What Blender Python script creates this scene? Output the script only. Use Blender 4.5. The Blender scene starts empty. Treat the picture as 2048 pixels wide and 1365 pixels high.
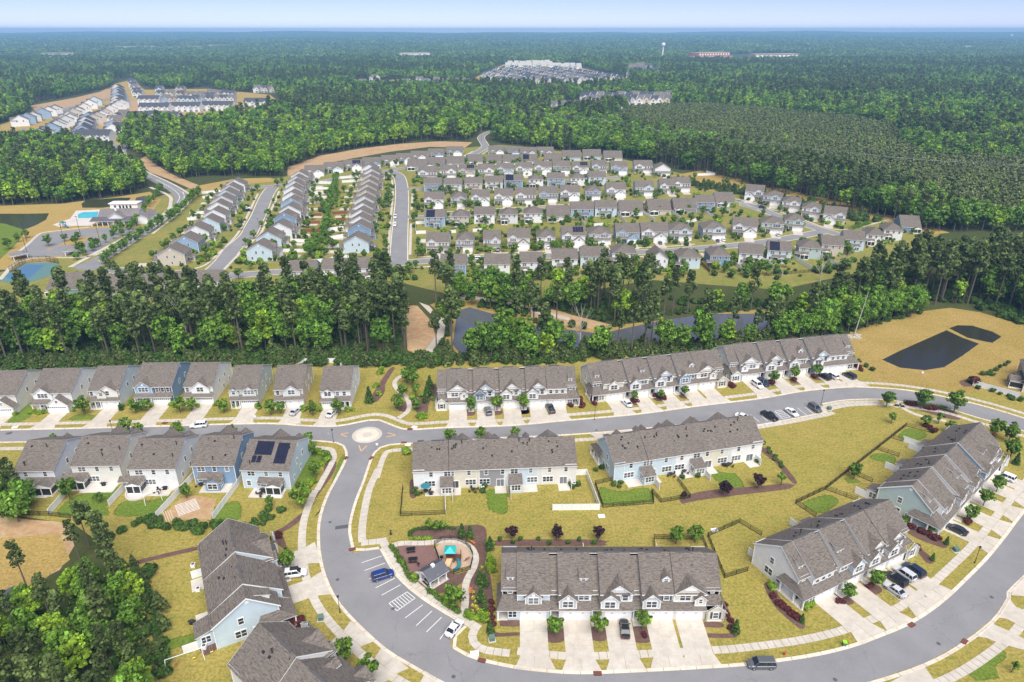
import bpy, math, random
import numpy as np
from mathutils import Vector, Matrix
from mathutils.geometry import tessellate_polygon
random.seed(7); rng = np.random.default_rng(7)
S = bpy.context.scene
C = S.collection
R = math.radians

# ---------------------------------------------------------------- camera, sky, sun, exposure
CAM_H, PITCH, F = 104.0, R(24.5), 1365.33
cam = bpy.data.cameras.new('camera'); cam.lens = 24; cam.sensor_width = 36
cam.clip_start = 1; cam.clip_end = 40000
camo = bpy.data.objects.new('camera', cam); C.objects.link(camo)
camo.location = (0, 0, CAM_H); camo.rotation_euler = (math.pi/2 - PITCH, 0, 0)
S.camera = camo
SUN_EL, SUN_AZ = R(56), R(165)          # azimuth measured from +y (view direction), negative = left
W = bpy.data.worlds.new('World'); S.world = W; W.use_nodes = True
wn = W.node_tree; wn.nodes.clear()
sky = wn.nodes.new('ShaderNodeTexSky'); sky.sky_type = 'NISHITA'; sky.sun_disc = False
sky.sun_elevation = SUN_EL; sky.sun_rotation = SUN_AZ
sky.altitude = 0; sky.air_density = 0.5; sky.dust_density = 0.0; sky.ozone_density = 6.0
bg = wn.nodes.new('ShaderNodeBackground'); bg.inputs['Strength'].default_value = 0.091
wo = wn.nodes.new('ShaderNodeOutputWorld')
tint = wn.nodes.new('ShaderNodeMix'); tint.data_type = 'RGBA'; tint.blend_type = 'MULTIPLY'; tint.inputs[0].default_value = 1; tint.inputs[7].default_value = (1.16, 0.92, 1.03, 1)
wn.links.new(sky.outputs[0], tint.inputs[6]); wn.links.new(tint.outputs[2], bg.inputs[0]); wn.links.new(bg.outputs[0], wo.inputs[0])
sl = bpy.data.lights.new('sun', 'SUN'); sl.energy = 4.6; sl.angle = R(60); sl.color = (1.0, 0.965, 0.91)
so = bpy.data.objects.new('sun', sl); C.objects.link(so)
sd = Vector((math.sin(SUN_AZ)*math.cos(SUN_EL), math.cos(SUN_AZ)*math.cos(SUN_EL), math.sin(SUN_EL)))
so.rotation_euler = sd.to_track_quat('Z', 'Y').to_euler()
vs = S.view_settings
S.display_settings.display_device = 'sRGB'
vs.view_transform = 'Standard'; vs.look = 'None'; vs.exposure = 0.55; vs.gamma = 1; vs.use_curve_mapping = False
S.render.engine = 'CYCLES'

# ---------------------------------------------------------------- helpers
C_P, S_P = math.cos(PITCH), math.sin(PITCH)
def G(px, py, z=0.0):
    """survey of the photograph: the point of the plane at height z seen at photo pixel (px, py)"""
    dx = (px-1024)/F; dy = (682.5-py)/F
    d = Vector((dx, C_P+dy*S_P, -S_P+dy*C_P))
    t = (z-CAM_H)/d.z
    return Vector((d.x*t, d.y*t, z))
def px_per_m(p):
    v = p - Vector((0, 0, CAM_H)); return F/(v.y*C_P - v.z*S_P)

MAT = {}
class MB:
    """collects polygons and builds ONE mesh; UVs in metres (u level, v up the slope)"""
    def __init__(s): s.v = []; s.f = []; s.m = []; s.mats = []
    def poly(s, pts, mat):
        n = len(s.v); s.v += [tuple(p) for p in pts]; s.f.append(tuple(range(n, n+len(pts))))
        if mat not in s.mats: s.mats.append(mat)
        s.m.append(s.mats.index(mat))
    def box(s, x0, x1, y0, y1, z0, z1, mat, M=None, bottom=False):
        P = [(x0,y0,z0),(x1,y0,z0),(x1,y1,z0),(x0,y1,z0),(x0,y0,z1),(x1,y0,z1),(x1,y1,z1),(x0,y1,z1)]
        if M is not None: P = [tuple(M @ Vector(p)) for p in P]
        for q in ((4,5,6,7),(0,1,5,4),(1,2,6,5),(2,3,7,6),(3,0,4,7)): s.poly([P[i] for i in q], mat)
        if bottom: s.poly([P[i] for i in (3,2,1,0)], mat)
    def bar(s, a, b, r, mat, n=6, r2=None):
        a = Vector(a); b = Vector(b); d = (b-a).normalized(); r2 = r if r2 is None else r2
        u = d.orthogonal().normalized(); w = d.cross(u)
        A = [a+(u*math.cos(t)+w*math.sin(t))*r for t in [2*math.pi*i/n for i in range(n)]]
        B = [b+(u*math.cos(t)+w*math.sin(t))*r2 for t in [2*math.pi*i/n for i in range(n)]]
        for i in range(n): s.poly([A[i], A[(i+1)%n], B[(i+1)%n], B[i]], mat)
        s.poly(A[::-1], mat); s.poly(B, mat)
    def cyl(s, x, y, z0, z1, r, mat, n=10, r2=None): s.bar((x,y,z0), (x,y,z1), r, mat, n, r2)
    def mesh(s, name, smooth=False):
        me = bpy.data.meshes.new(name); me.from_pydata(s.v, [], s.f)
        for k in s.mats: me.materials.append(MAT[k])
        me.polygons.foreach_set('material_index', s.m)
        uv = me.uv_layers.new(name='UVMap'); co = []
        for f in s.f:
            a, b, c = (s.v[f[0]], s.v[f[1]], s.v[f[2]])
            e1 = (b[0]-a[0], b[1]-a[1], b[2]-a[2]); e2 = (c[0]-a[0], c[1]-a[1], c[2]-a[2])
            nx = e1[1]*e2[2]-e1[2]*e2[1]; ny = e1[2]*e2[0]-e1[0]*e2[2]; nz = e1[0]*e2[1]-e1[1]*e2[0]
            l = math.sqrt(nx*nx+ny*ny+nz*nz) or 1; nx /= l; ny /= l; nz /= l
            h = math.hypot(nx, ny)
            if h < 1e-3: u = (1,0,0); v = (0,1,0)
            else:
                u = (-ny/h, nx/h, 0); v = (-nz*nx/h, -nz*ny/h, h)
            for i in f:
                p = s.v[i]; co += [p[0]*u[0]+p[1]*u[1], p[0]*v[0]+p[1]*v[1]+p[2]*v[2]]
        uv.data.foreach_set('uv', co)
        if smooth: me.polygons.foreach_set('use_smooth', [True]*len(s.f))
        me.update(); return me

def tag(o, label=None, cat=None, group=None, kind=None):
    if label: o['label'] = label
    if cat: o['category'] = cat
    if group: o['group'] = group
    if kind: o['kind'] = kind
    return o
def obj(name, me, parent=None, loc=None, rz=0.0, color=None, kind=None):
    if isinstance(me, MB): me = me.mesh(name)
    o = bpy.data.objects.new(name, me); C.objects.link(o)
    if parent is not None: o.parent = parent
    if loc is not None: o.location = loc
    if rz: o.rotation_euler = (0, 0, rz)
    if color: o.color = (*color, 1)
    if kind: o['kind'] = kind
    return o
def thing(name, label, cat, loc=(0,0,0), rz=0.0, group=None):
    o = bpy.data.objects.new(name, None); C.objects.link(o)
    o.empty_display_size = 0.3; o.location = loc; o.rotation_euler = (0, 0, rz)
    return tag(o, label, cat, group)
def flat(name, pts, z, mat, kind='structure', parent=None):
    """a level sheet with the given outline (world xy points)"""
    P = [Vector((p[0], p[1], 0)) for p in pts]
    tris = tessellate_polygon([P]); mb = MB()
    for t in tris:
        q = [(P[i].x, P[i].y, z) for i in t]
        if (q[1][0]-q[0][0])*(q[2][1]-q[0][1])-(q[1][1]-q[0][1])*(q[2][0]-q[0][0]) < 0: q = q[::-1]
        mb.poly(q, mat)
    return obj(name, mb, parent, kind=kind)
def patch_soft(name, pts, z, mat):
    P = [Vector((p[0], p[1], 0)) for p in smooth_line([(p[0], p[1]) for p in pts], 1.5, True)][:-1]; c = sum(P, Vector((0,0,0)))/len(P); n = len(P)
    Q = []
    for p in P:
        d = p-c; Q.append(c+d*max(.25, 1-1.6/max(d.length, .1)))
    v = [(p.x, p.y, z) for p in P]+[(p.x, p.y, z) for p in Q]; f = [(i, (i+1) % n, n+(i+1) % n, n+i) for i in range(n)]+[tuple(n+i for i in t) for t in tessellate_polygon([Q])]
    me = bpy.data.meshes.new(name); me.from_pydata(v, [], f); me.materials.append(MAT[mat])
    a = me.attributes.new('edge', 'FLOAT', 'POINT'); a.data.foreach_set('value', [0.12]*n+[1.0]*n); me.update()
    return obj(name, me, kind='structure')
def smooth_line(pts, step=1.5, closed=False):
    """Catmull-Rom through world points, resampled evenly"""
    P = [Vector((p[0], p[1], 0)) for p in pts]; out = []
    n = len(P)
    for i in range(n if closed else n-1):
        p1, p2 = P[i], P[(i+1)%n]
        p0 = P[(i-1)%n] if closed or i > 0 else p1*2-p2
        p3 = P[(i+2)%n] if closed or i+2 < n else p2*2-p1
        k = max(2, int((p2-p1).length/1.0))
        for j in range(k):
            t = j/k
            out.append(0.5*((2*p1)+(p2-p0)*t+(2*p0-5*p1+4*p2-p3)*t*t+(3*p1-p0-3*p2+p3)*t**3))
    if not closed: out.append(P[-1])
    return resample(out, step)
def resample(P, step):
    L = [0]
    for a, b in zip(P, P[1:]): L.append(L[-1]+(b-a).length)
    n = max(1, round(L[-1]/step)); res = []; j = 0
    for i in range(n+1):
        s = L[-1]*i/n
        while j < len(L)-2 and L[j+1] < s: j += 1
        d = (L[j+1]-L[j]) or 1
        res.append(P[j].lerp(P[j+1], (s-L[j])/d))
    return res
def offset(P, d):
    out = []
    for i in range(len(P)):
        t = (P[min(i+1, len(P)-1)]-P[max(i-1, 0)]); t.z = 0; t.normalize()
        out.append(P[i]+Vector((-t.y, t.x, 0))*d)
    return out
def inside(p, poly):
    x, y = p[0], p[1]; r = False; n = len(poly)
    for i in range(n):
        x1, y1 = poly[i][0], poly[i][1]; x2, y2 = poly[i-1][0], poly[i-1][1]
        if (y1 > y) != (y2 > y) and x < (x2-x1)*(y-y1)/(y2-y1)+x1: r = not r
    return r
def inside_np(X, Y, poly):
    r = np.zeros(X.shape, bool); n = len(poly)
    for i in range(n):
        x1, y1 = poly[i][0], poly[i][1]; x2, y2 = poly[i-1][0], poly[i-1][1]
        if y1 == y2: continue
        r ^= ((y1 > Y) != (y2 > Y)) & (X < (x2-x1)*(Y-y1)/(y2-y1)+x1)
    return r
def GP(*pts): return [G(x, y) for x, y in pts]
def Z(ox, oy, k, *pts): return [G(ox+x/k, oy+y/k) for x, y in pts]
ORD = ['first','second','third','fourth','fifth','sixth','seventh','eighth','ninth','tenth','eleventh','twelfth','thirteenth','fourteenth','fifteenth']

# ---------------------------------------------------------------- materials
def nmat(name, rough=0.8, spec=0.3):
    m = bpy.data.materials.new(name); m.use_nodes = True
    b = m.node_tree.nodes['Principled BSDF']; b.inputs['Roughness'].default_value = rough
    b.inputs['Specular IOR Level'].default_value = spec
    MAT[name] = m; return m, m.node_tree, b
def N(nt, typ, **kw):
    n = nt.nodes.new(typ)
    for k, v in kw.items():
        if k in n.inputs: n.inputs[k].default_value = v
        else: setattr(n, k, v)
    return n
def flatmat(name, col, rough=0.8, spec=0.3, metal=0.0):
    m, nt, b = nmat(name, rough, spec); b.inputs['Base Color'].default_value = (*col, 1); b.inputs['Metallic'].default_value = metal
    return m
def mix(nt, fac, a, b_, blend='MIX'):
    n = nt.nodes.new('ShaderNodeMix'); n.data_type = 'RGBA'; n.blend_type = blend
    for sock, v in ((n.inputs[0], fac), (n.inputs[6], a), (n.inputs[7], b_)):
        if hasattr(v, 'is_linked') or hasattr(v, 'links'): nt.links.new(v, sock)
        elif isinstance(v, tuple): sock.default_value = (*v, 1)
        else: sock.default_value = v
    return n.outputs[2]
def noise(nt, vec, scale, detail=3, rough=0.6):
    n = N(nt, 'ShaderNodeTexNoise'); n.inputs['Scale'].default_value = scale
    n.inputs['Detail'].default_value = detail; n.inputs['Roughness'].default_value = rough
    if vec is not None: nt.links.new(vec, n.inputs['Vector'])
    return n.outputs[0]
def ramp(nt, fac, lo, hi, a=0.0, b_=1.0):
    n = N(nt, 'ShaderNodeMapRange'); nt.links.new(fac, n.inputs[0])
    for i, v in zip((1, 2, 3, 4), (lo, hi, a, b_)): n.inputs[i].default_value = v
    return n.outputs[0]
def uvvec(nt, sx=1, sy=1):
    t = N(nt, 'ShaderNodeTexCoord'); m = N(nt, 'ShaderNodeMapping'); nt.links.new(t.outputs['UV'], m.inputs[0])
    m.inputs['Scale'].default_value = (sx, sy, 1)
    return m.outputs[0]
def pos(nt): return N(nt, 'ShaderNodeNewGeometry').outputs['Position']
def posmap(nt, sx, sy, rot=0):
    m = N(nt, 'ShaderNodeMapping'); nt.links.new(pos(nt), m.inputs[0]); m.inputs['Scale'].default_value = (sx, sy, 1)
    m.inputs['Rotation'].default_value = (0, 0, rot); return m.outputs[0]
def bump(nt, b, h, strength=0.3, dist=0.02):
    n = N(nt, 'ShaderNodeBump'); n.inputs['Strength'].default_value = strength; n.inputs['Distance'].default_value = dist
    nt.links.new(h, n.inputs['Height']); nt.links.new(n.outputs[0], b.inputs['Normal'])
def objcol(nt): return N(nt, 'ShaderNodeObjectInfo').outputs['Color']

# siding: horizontal boards, colour from the object
m, nt, b = nmat('siding', 0.6, 0.3)
w = N(nt, 'ShaderNodeTexWave', wave_type='BANDS', bands_direction='Y', wave_profile='SAW'); w.inputs['Scale'].default_value = 0.9
nt.links.new(uvvec(nt), w.inputs['Vector'])
c = mix(nt, ramp(nt, noise(nt, pos(nt), 0.7, 4), 0.3, 0.7, 0.0, 0.16), objcol(nt), (0.25, 0.24, 0.22))
c = mix(nt, ramp(nt, w.outputs[1], 0.0, 0.25, 0.22, 0.0), c, (0.1, 0.1, 0.1), 'MULTIPLY')
nt.links.new(c, b.inputs['Base Color']); bump(nt, b, w.outputs[1], 0.5, 0.015)
# board and batten
m, nt, b = nmat('batten', 0.6, 0.3)
w = N(nt, 'ShaderNodeTexBrick'); w.offset = 0; w.inputs['Scale'].default_value = 1; w.inputs['Brick Width'].default_value = 0.42
w.inputs['Row Height'].default_value = 40; w.inputs['Mortar Size'].default_value = 0.035; w.inputs['Color1'].default_value = (1,1,1,1); w.inputs['Color2'].default_value = (1,1,1,1); w.inputs['Mortar'].default_value = (0.72,0.72,0.72,1)
nt.links.new(uvvec(nt), w.inputs['Vector'])
c = mix(nt, 1.0, objcol(nt), w.outputs[0], 'MULTIPLY'); nt.links.new(c, b.inputs['Base Color'])
# shingles
m, nt, b = nmat('shingle', 0.92, 0.2)
br = N(nt, 'ShaderNodeTexBrick'); br.inputs['Scale'].default_value = 1; br.inputs['Brick Width'].default_value = 0.95; br.inputs['Row Height'].default_value = 0.21
br.inputs['Mortar Size'].default_value = 0.012; br.inputs['Bias'].default_value = -0.1
br.inputs['Color1'].default_value = (0.62,0.60,0.58,1); br.inputs['Color2'].default_value = (1.28,1.24,1.2,1); br.inputs['Mortar'].default_value = (0.45,0.44,0.43,1)
nt.links.new(uvvec(nt), br.inputs['Vector'])
fl = ramp(nt, noise(nt, uvvec(nt, 1.3, 4.2), 1.0, 3, 0.75), 0.40, 0.66, 0.0, 1.0)
c = mix(nt, 1.0, objcol(nt), br.outputs[0], 'MULTIPLY')
c = mix(nt, fl, c, mix(nt, 1.0, objcol(nt), (1.75, 1.65, 1.52), 'MULTIPLY'))
c = mix(nt, ramp(nt, noise(nt, pos(nt), 0.16, 3), 0.35, 0.7, 0.0, 0.28), c, (0.10, 0.09, 0.08))
nt.links.new(c, b.inputs['Base Color']); bump(nt, b, br.outputs[1], 0.4, 0.01)
# paints and small stuff
flatmat('white', (0.78, 0.78, 0.76), 0.5); flatmat('trim', (0.72, 0.72, 0.70), 0.55); flatmat('dark', (0.025, 0.025, 0.028), 0.6)
flatmat('door_void', (0.03, 0.028, 0.025), 0.7); flatmat('black_metal', (0.014, 0.014, 0.015), 0.5)
flatmat('shutter', (0.06, 0.07, 0.085), 0.6); flatmat('vinyl', (0.74, 0.74, 0.73), 0.45); flatmat('wood_fence', (0.20, 0.12, 0.07), 0.9)
flatmat('red_fence', (0.22, 0.075, 0.04), 0.9); flatmat('bench_wood', (0.52, 0.17, 0.05), 0.7); flatmat('teal', (0.03, 0.42, 0.40), 0.5); flatmat('slide_teal', (0.02, 0.16, 0.19), 0.4)
flatmat('tan_plastic', (0.62, 0.42, 0.24), 0.5); flatmat('lime', (0.30, 0.62, 0.03), 0.5); flatmat('green_box', (0.10, 0.17, 0.13), 0.6); flatmat('red_paint', (0.45, 0.03, 0.03), 0.5)
flatmat('wire', (0.55, 0.56, 0.58), 0.5); flatmat('brick_red', (0.30, 0.11, 0.08), 0.9); flatmat('paint_white', (0.75, 0.75, 0.73), 0.8); flatmat('paint_orange', (0.62, 0.36, 0.16), 0.8)
flatmat('dark_mat', (0.09, 0.09, 0.10), 0.9); flatmat('pole_wood', (0.22, 0.19, 0.16), 0.9); flatmat('yellow', (0.75, 0.62, 0.03), 0.6); flatmat('steel', (0.35, 0.36, 0.38), 0.5)
flatmat('inlet', (0.16, 0.055, 0.04), 0.9); flatmat('tower_white', (0.8, 0.8, 0.8), 0.5); flatmat('grey_plastic', (0.3, 0.3, 0.31), 0.6); flatmat('brown_post', (0.13, 0.05, 0.03), 0.7)
flatmat('cushion', (0.12, 0.13, 0.15), 0.9); flatmat('blue_plastic', (0.03, 0.12, 0.28), 0.5); flatmat('tyre', (0.02, 0.02, 0.02), 0.9); flatmat('rim', (0.45, 0.46, 0.48), 0.35, 0.5, 0.6)
flatmat('lamp_red', (0.35, 0.01, 0.01), 0.3); flatmat('lamp_clear', (0.75, 0.76, 0.78), 0.2); flatmat('tan_wall', (0.45, 0.36, 0.22), 0.9); flatmat('timber', (0.52, 0.42, 0.30), 0.85)
# car paint takes the object's colour
m, nt, b = nmat('car_paint', 0.28, 0.5); nt.links.new(objcol(nt), b.inputs['Base Color']); b.inputs['Coat Weight'].default_value = 0.6; b.inputs['Coat Roughness'].default_value = 0.08
flatmat('car_glass', (0.02, 0.025, 0.03), 0.06, 0.6)
# window glass: dark room behind, slight blind
m, nt, b = nmat('glass', 0.12, 0.6)
r_ = N(nt, 'ShaderNodeObjectInfo').outputs['Random']
c = mix(nt, ramp(nt, r_, 0.2, 1.0, 0.0, 1.0), (0.03, 0.035, 0.045), (0.17, 0.18, 0.19)); nt.links.new(c, b.inputs['Base Color'])
flatmat('screen', (0.022, 0.025, 0.03), 0.35, 0.5)
m, nt, b = nmat('solar', 0.35, 0.15)
br = N(nt, 'ShaderNodeTexBrick'); br.offset = 0; br.inputs['Brick Width'].default_value = 0.16; br.inputs['Row Height'].default_value = 0.16; br.inputs['Mortar Size'].default_value = 0.006; br.inputs['Scale'].default_value = 1
br.inputs['Color1'].default_value = (0.010,0.012,0.03,1); br.inputs['Color2'].default_value = (0.012,0.014,0.036,1); br.inputs['Mortar'].default_value = (0.05,0.05,0.07,1)
nt.links.new(uvvec(nt), br.inputs['Vector']); nt.links.new(br.outputs[0], b.inputs['Base Color'])
# asphalt
m, nt, b = nmat('asphalt', 0.9, 0.2)
v = noise(nt, pos(nt), 0.12, 5, 0.65); f = noise(nt, pos(nt), 9.0, 2)
c = mix(nt, ramp(nt, v, 0.3, 0.7), (0.178, 0.174, 0.176), (0.235, 0.229, 0.230)); c = mix(nt, ramp(nt, f, 0.35, 0.7, 0, 0.5), c, (0.28, 0.275, 0.28))
vo = N(nt, 'ShaderNodeTexVoronoi', feature='DISTANCE_TO_EDGE'); vo.inputs['Scale'].default_value = 0.05
mp = N(nt, 'ShaderNodeMix'); mp.data_type = 'VECTOR'; mp.inputs[0].default_value = 0.12
nz = N(nt, 'ShaderNodeTexNoise'); nz.inputs['Scale'].default_value = 0.6; nt.links.new(pos(nt), nz.inputs['Vector'])
ad = N(nt, 'ShaderNodeVectorMath', operation='MULTIPLY_ADD'); nt.links.new(nz.outputs['Color'], ad.inputs[0]); ad.inputs[1].default_value = (2.5, 2.5, 0); nt.links.new(pos(nt), ad.inputs[2]); nt.links.new(ad.outputs[0], vo.inputs['Vector'])
c = mix(nt, ramp(nt, vo.outputs[0], 0.0, 0.004, 0.35, 0.0), c, (0.09, 0.09, 0.09))
nt.links.new(c, b.inputs['Base Color']); bump(nt, b, f, 0.2, 0.01)
# concrete
def concrete(name, a, b2):
    m, nt, b = nmat(name, 0.9, 0.2)
    oi = N(nt, 'ShaderNodeObjectInfo').outputs['Random']
    c = mix(nt, ramp(nt, noise(nt, pos(nt), 0.55, 6, 0.7), 0.32, 0.7), a, b2)
    c = mix(nt, ramp(nt, noise(nt, pos(nt), 0.09, 3), 0.45, 0.75, 0.0, 0.35), c, (0.36, 0.29, 0.22))
    c = mix(nt, ramp(nt, oi, 0, 1, 0.0, 0.18), c, (0.42, 0.39, 0.35))
    nt.links.new(c, b.inputs['Base Color']); bump(nt, b, noise(nt, pos(nt), 12, 2), 0.15, 0.01)
concrete('concrete', (0.58, 0.53, 0.455), (0.43, 0.385, 0.32)); concrete('kerb_mat', (0.72, 0.64, 0.52), (0.56, 0.49, 0.40)); concrete('patio', (0.62, 0.58, 0.52), (0.5, 0.46, 0.41))
# lawn
def lawn_mat(name, dry, green, lush, amt=0.5, rot=0.0):
    m, nt, b = nmat(name, 0.95, 0.1)
    big = noise(nt, pos(nt), 0.05, 5, 0.62); mid = noise(nt, pos(nt), 0.32, 5, 0.7)
    streak = noise(nt, posmap(nt, 0.22, 1.5, rot), 1.0, 5, 0.75); fine = noise(nt, pos(nt), 1.7, 4, 0.8)
    c = mix(nt, ramp(nt, big, 0.36, 0.66, 0.0, 1.0), dry, green)
    c = mix(nt, ramp(nt, mid, 0.50, 0.70, 0.0, amt), c, lush)
    c = mix(nt, ramp(nt, mid, 0.42, 0.28, 0.0, 0.55), c, (dry[0]*1.25, dry[1]*1.12, dry[2]*1.4))
    c = mix(nt, ramp(nt, streak, 0.47, 0.66, 0.0, 0.72), c, (dry[0]*0.60, dry[1]*0.64, dry[2]*0.5))
    c = mix(nt, ramp(nt, fine, 0.48, 0.66, 0.0, 0.65), c, (dry[0]*1.45, dry[1]*1.36, dry[2]*1.5))
    c = mix(nt, ramp(nt, fine, 0.50, 0.34, 0.0, 0.62), c, (green[0]*0.48, green[1]*0.55, green[2]*0.5))
    nt.links.new(c, b.inputs['Base Color']); bump(nt, b, fine, 0.6, 0.08)
    return m, nt, b
def soft_edge(ret):
    """ragged edge: the sheet thins out where its 'edge' value falls under a noise"""
    m, nt, b = ret
    e = N(nt, 'ShaderNodeAttribute', attribute_name='edge').outputs['Fac']; nz = noise(nt, pos(nt), 1.1, 4, 0.75)
    a = N(nt, 'ShaderNodeMath', operation='SUBTRACT'); nt.links.new(e, a.inputs[0]); nt.links.new(nz, a.inputs[1])
    f_ = ramp(nt, a.outputs[0], -0.12, 0.16); nt.links.new(f_, b.inputs['Alpha'])
lawn_mat('lawn', (0.315, 0.250, 0.066), (0.250, 0.225, 0.046), (0.140, 0.172, 0.028), 0.7, 0.15)
lawn_mat('lawn_estate', (0.260, 0.225, 0.065), (0.165, 0.185, 0.038), (0.085, 0.145, 0.024), 0.9, 0.0)
soft_edge(lawn_mat('lush', (0.145, 0.195, 0.03), (0.105, 0.17, 0.022), (0.07, 0.135, 0.016), 0.6))
lawn_mat('meadow', (0.36, 0.25, 0.085), (0.27, 0.20, 0.05), (0.17, 0.16, 0.03), 0.5, -0.5)
lawn_mat('straw', (0.38, 0.265, 0.09), (0.33, 0.235, 0.07), (0.26, 0.21, 0.06), 0.4, 0.2)
def ground(name, cols, scales=(0.08, 1.6)):
    m, nt, b = nmat(name, 0.95, 0.1)
    c = mix(nt, ramp(nt, noise(nt, pos(nt), scales[0], 5, 0.7), 0.35, 0.65), cols[0], cols[1])
    n2 = noise(nt, pos(nt), scales[1], 5, 0.75)
    c = mix(nt, ramp(nt, n2, 0.42, 0.68, 0, 0.8), c, cols[2]); nt.links.new(c, b.inputs['Base Color']); bump(nt, b, n2, 0.6, 0.1)
ground('forest_floor', ((0.050, 0.070, 0.018), (0.085, 0.078, 0.032), (0.035, 0.055, 0.014)), (0.05, 0.8))
ground('dirt', ((0.34, 0.185, 0.09), (0.40, 0.27, 0.15), (0.46, 0.36, 0.21)), (0.10, 0.5))
ground('mulch', ((0.125, 0.072, 0.058), (0.165, 0.102, 0.082), (0.09, 0.05, 0.04)), (0.25, 1.4))
ground('rubber', ((0.19, 0.105, 0.095), (0.16, 0.085, 0.08), (0.26, 0.17, 0.14)), (0.3, 5.0))
ground('play_chips', ((0.46, 0.33, 0.235), (0.42, 0.29, 0.20), (0.53, 0.40, 0.29)), (0.3, 5.0))
ground('gravel', ((0.45, 0.40, 0.33), (0.38, 0.33, 0.27), (0.55, 0.5, 0.43)), (0.3, 4.0))
m, nt, b = nmat('water', 0.05, 0.9); b.inputs['Base Color'].default_value = (0.10, 0.105, 0.122, 1)
bump(nt, b, noise(nt, posmap(nt, 1, 1), 0.8, 3), 0.08, 0.05)
m, nt, b = nmat('pond_dark', 0.12, 0.4); b.inputs['Base Color'].default_value = (0.030, 0.029, 0.024, 1)
bump(nt, b, noise(nt, posmap(nt, 1, 1), 1.1, 4), 0.35, 0.06)
m, nt, b = nmat('pond_green', 0.25, 0.14); b.inputs['Base Color'].default_value = (0.045, 0.050, 0.022, 1)
bump(nt, b, noise(nt, posmap(nt, 1, 1), 1.1, 4), 0.3, 0.06)
m, nt, b = nmat('pool_water', 0.08, 0.5); b.inputs['Base Color'].default_value = (0.08, 0.48, 0.62, 1)
bump(nt, b, noise(nt, posmap(nt, 1, 1), 1.5, 3), 0.15, 0.05)
flatmat('court_blue', (0.07, 0.15, 0.26), 0.8); flatmat('court_green', (0.10, 0.19, 0.18), 0.8)
flatmat('metal_roof', (0.085, 0.09, 0.105), 0.45, 0.5)
# foliage: colour attribute times tint of the species, some light through the leaves
def leaf_mat(name, a, b2, hue_noise=0.02, trans=0.32):
    m, nt, b = nmat(name, 0.65, 0.25)
    at = N(nt, 'ShaderNodeAttribute', attribute_name='tone').outputs['Fac']
    rn = N(nt, 'ShaderNodeObjectInfo').outputs['Random']
    big = noise(nt, pos(nt), hue_noise, 3)
    s_ = N(nt, 'ShaderNodeMath', operation='MULTIPLY_ADD'); nt.links.new(rn, s_.inputs[0]); s_.inputs[1].default_value = 0.55
    nt.links.new(ramp(nt, big, 0.3, 0.7, 0.0, 0.45), s_.inputs[2])
    c = mix(nt, s_.outputs[0], a, b2)
    cc = N(nt, 'ShaderNodeMix', data_type='RGBA', blend_type='MULTIPLY'); cc.inputs[0].default_value = 1
    cr = N(nt, 'ShaderNodeCombineColor')
    for i in range(3): nt.links.new(at, cr.inputs[i])
    nt.links.new(c, cc.inputs[6]); nt.links.new(cr.outputs[0], cc.inputs[7])
    nt.links.new(cc.outputs[2], b.inputs['Base Color'])
    t = N(nt, 'ShaderNodeBsdfTranslucent'); nt.links.new(cc.outputs[2], t.inputs[0])
    ms = N(nt, 'ShaderNodeMixShader'); ms.inputs[0].default_value = trans
    nt.links.new(b.outputs[0], ms.inputs[1]); nt.links.new(t.outputs[0], ms.inputs[2])
    nt.links.new(ms.outputs[0], nt.nodes['Material Output'].inputs[0])
leaf_mat('leaf_pine', (0.082, 0.122, 0.034), (0.140, 0.185, 0.050))
leaf_mat('leaf_young_pine', (0.150, 0.190, 0.062), (0.215, 0.255, 0.080))
leaf_mat('leaf_broad', (0.095, 0.205, 0.024), (0.190, 0.325, 0.038))
leaf_mat('leaf_bright', (0.195, 0.335, 0.024), (0.300, 0.430, 0.036))
leaf_mat('leaf_street', (0.085, 0.175, 0.020), (0.17, 0.275, 0.03))
leaf_mat('leaf_plum', (0.022, 0.008, 0.014), (0.04, 0.014, 0.02), trans=0.1)
leaf_mat('leaf_red', (0.085, 0.016, 0.018), (0.12, 0.028, 0.026), trans=0.1)
leaf_mat('leaf_dark', (0.045, 0.105, 0.018), (0.095, 0.170, 0.028))
leaf_mat('leaf_far', (0.065, 0.120, 0.030), (0.190, 0.290, 0.046), 0.006)
leaf_mat('leaf_yellow', (0.42, 0.40, 0.06), (0.5, 0.45, 0.08))
flatmat('bark', (0.13, 0.105, 0.085), 0.95); flatmat('bark_pale', (0.24, 0.21, 0.18), 0.95); flatmat('dead_wood', (0.42, 0.38, 0.33), 0.9)
# ---------------------------------------------------------------- ground
def ground_sheet():
    """one sheet to the horizon: dense rows near, low wooded ridges far away"""
    ys = [-300, 40, 400, 900, 1500, 2200, 3000, 3800, 4600, 5500, 6400, 7300, 8200, 9000, 9800, 10600, 11500, 12600]
    n = 48; v = []; f = []
    for j, y in enumerate(ys):
        for i in range(n+1):
            x = (i/n*2-1)*(max(y, 900)*1.15+900)
            k = max(0.0, (y-3200)/8500)
            z = k*(8*math.sin(x*0.00071+y*0.0009)+6*math.sin(x*0.0017-y*0.0006+1.3)+4*math.sin(x*0.0037+2.0)+46) if k > 0 else 0
            v.append((x, y, z))
    for j in range(len(ys)-1):
        for i in range(n):
            a = j*(n+1)+i; f.append((a, a+1, a+n+2, a+n+1))
    me = bpy.data.meshes.new('ground'); me.from_pydata(v, [], f); me.materials.append(MAT['forest_floor']); me.update()
    obj('ground', me, kind='structure')
def far_z(x, y):
    k = max(0.0, (y-3200)/8500)
    return k*(8*math.sin(x*0.00071+y*0.0009)+6*math.sin(x*0.0017-y*0.0006+1.3)+4*math.sin(x*0.0037+2.0)+46)
ground_sheet()
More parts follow.
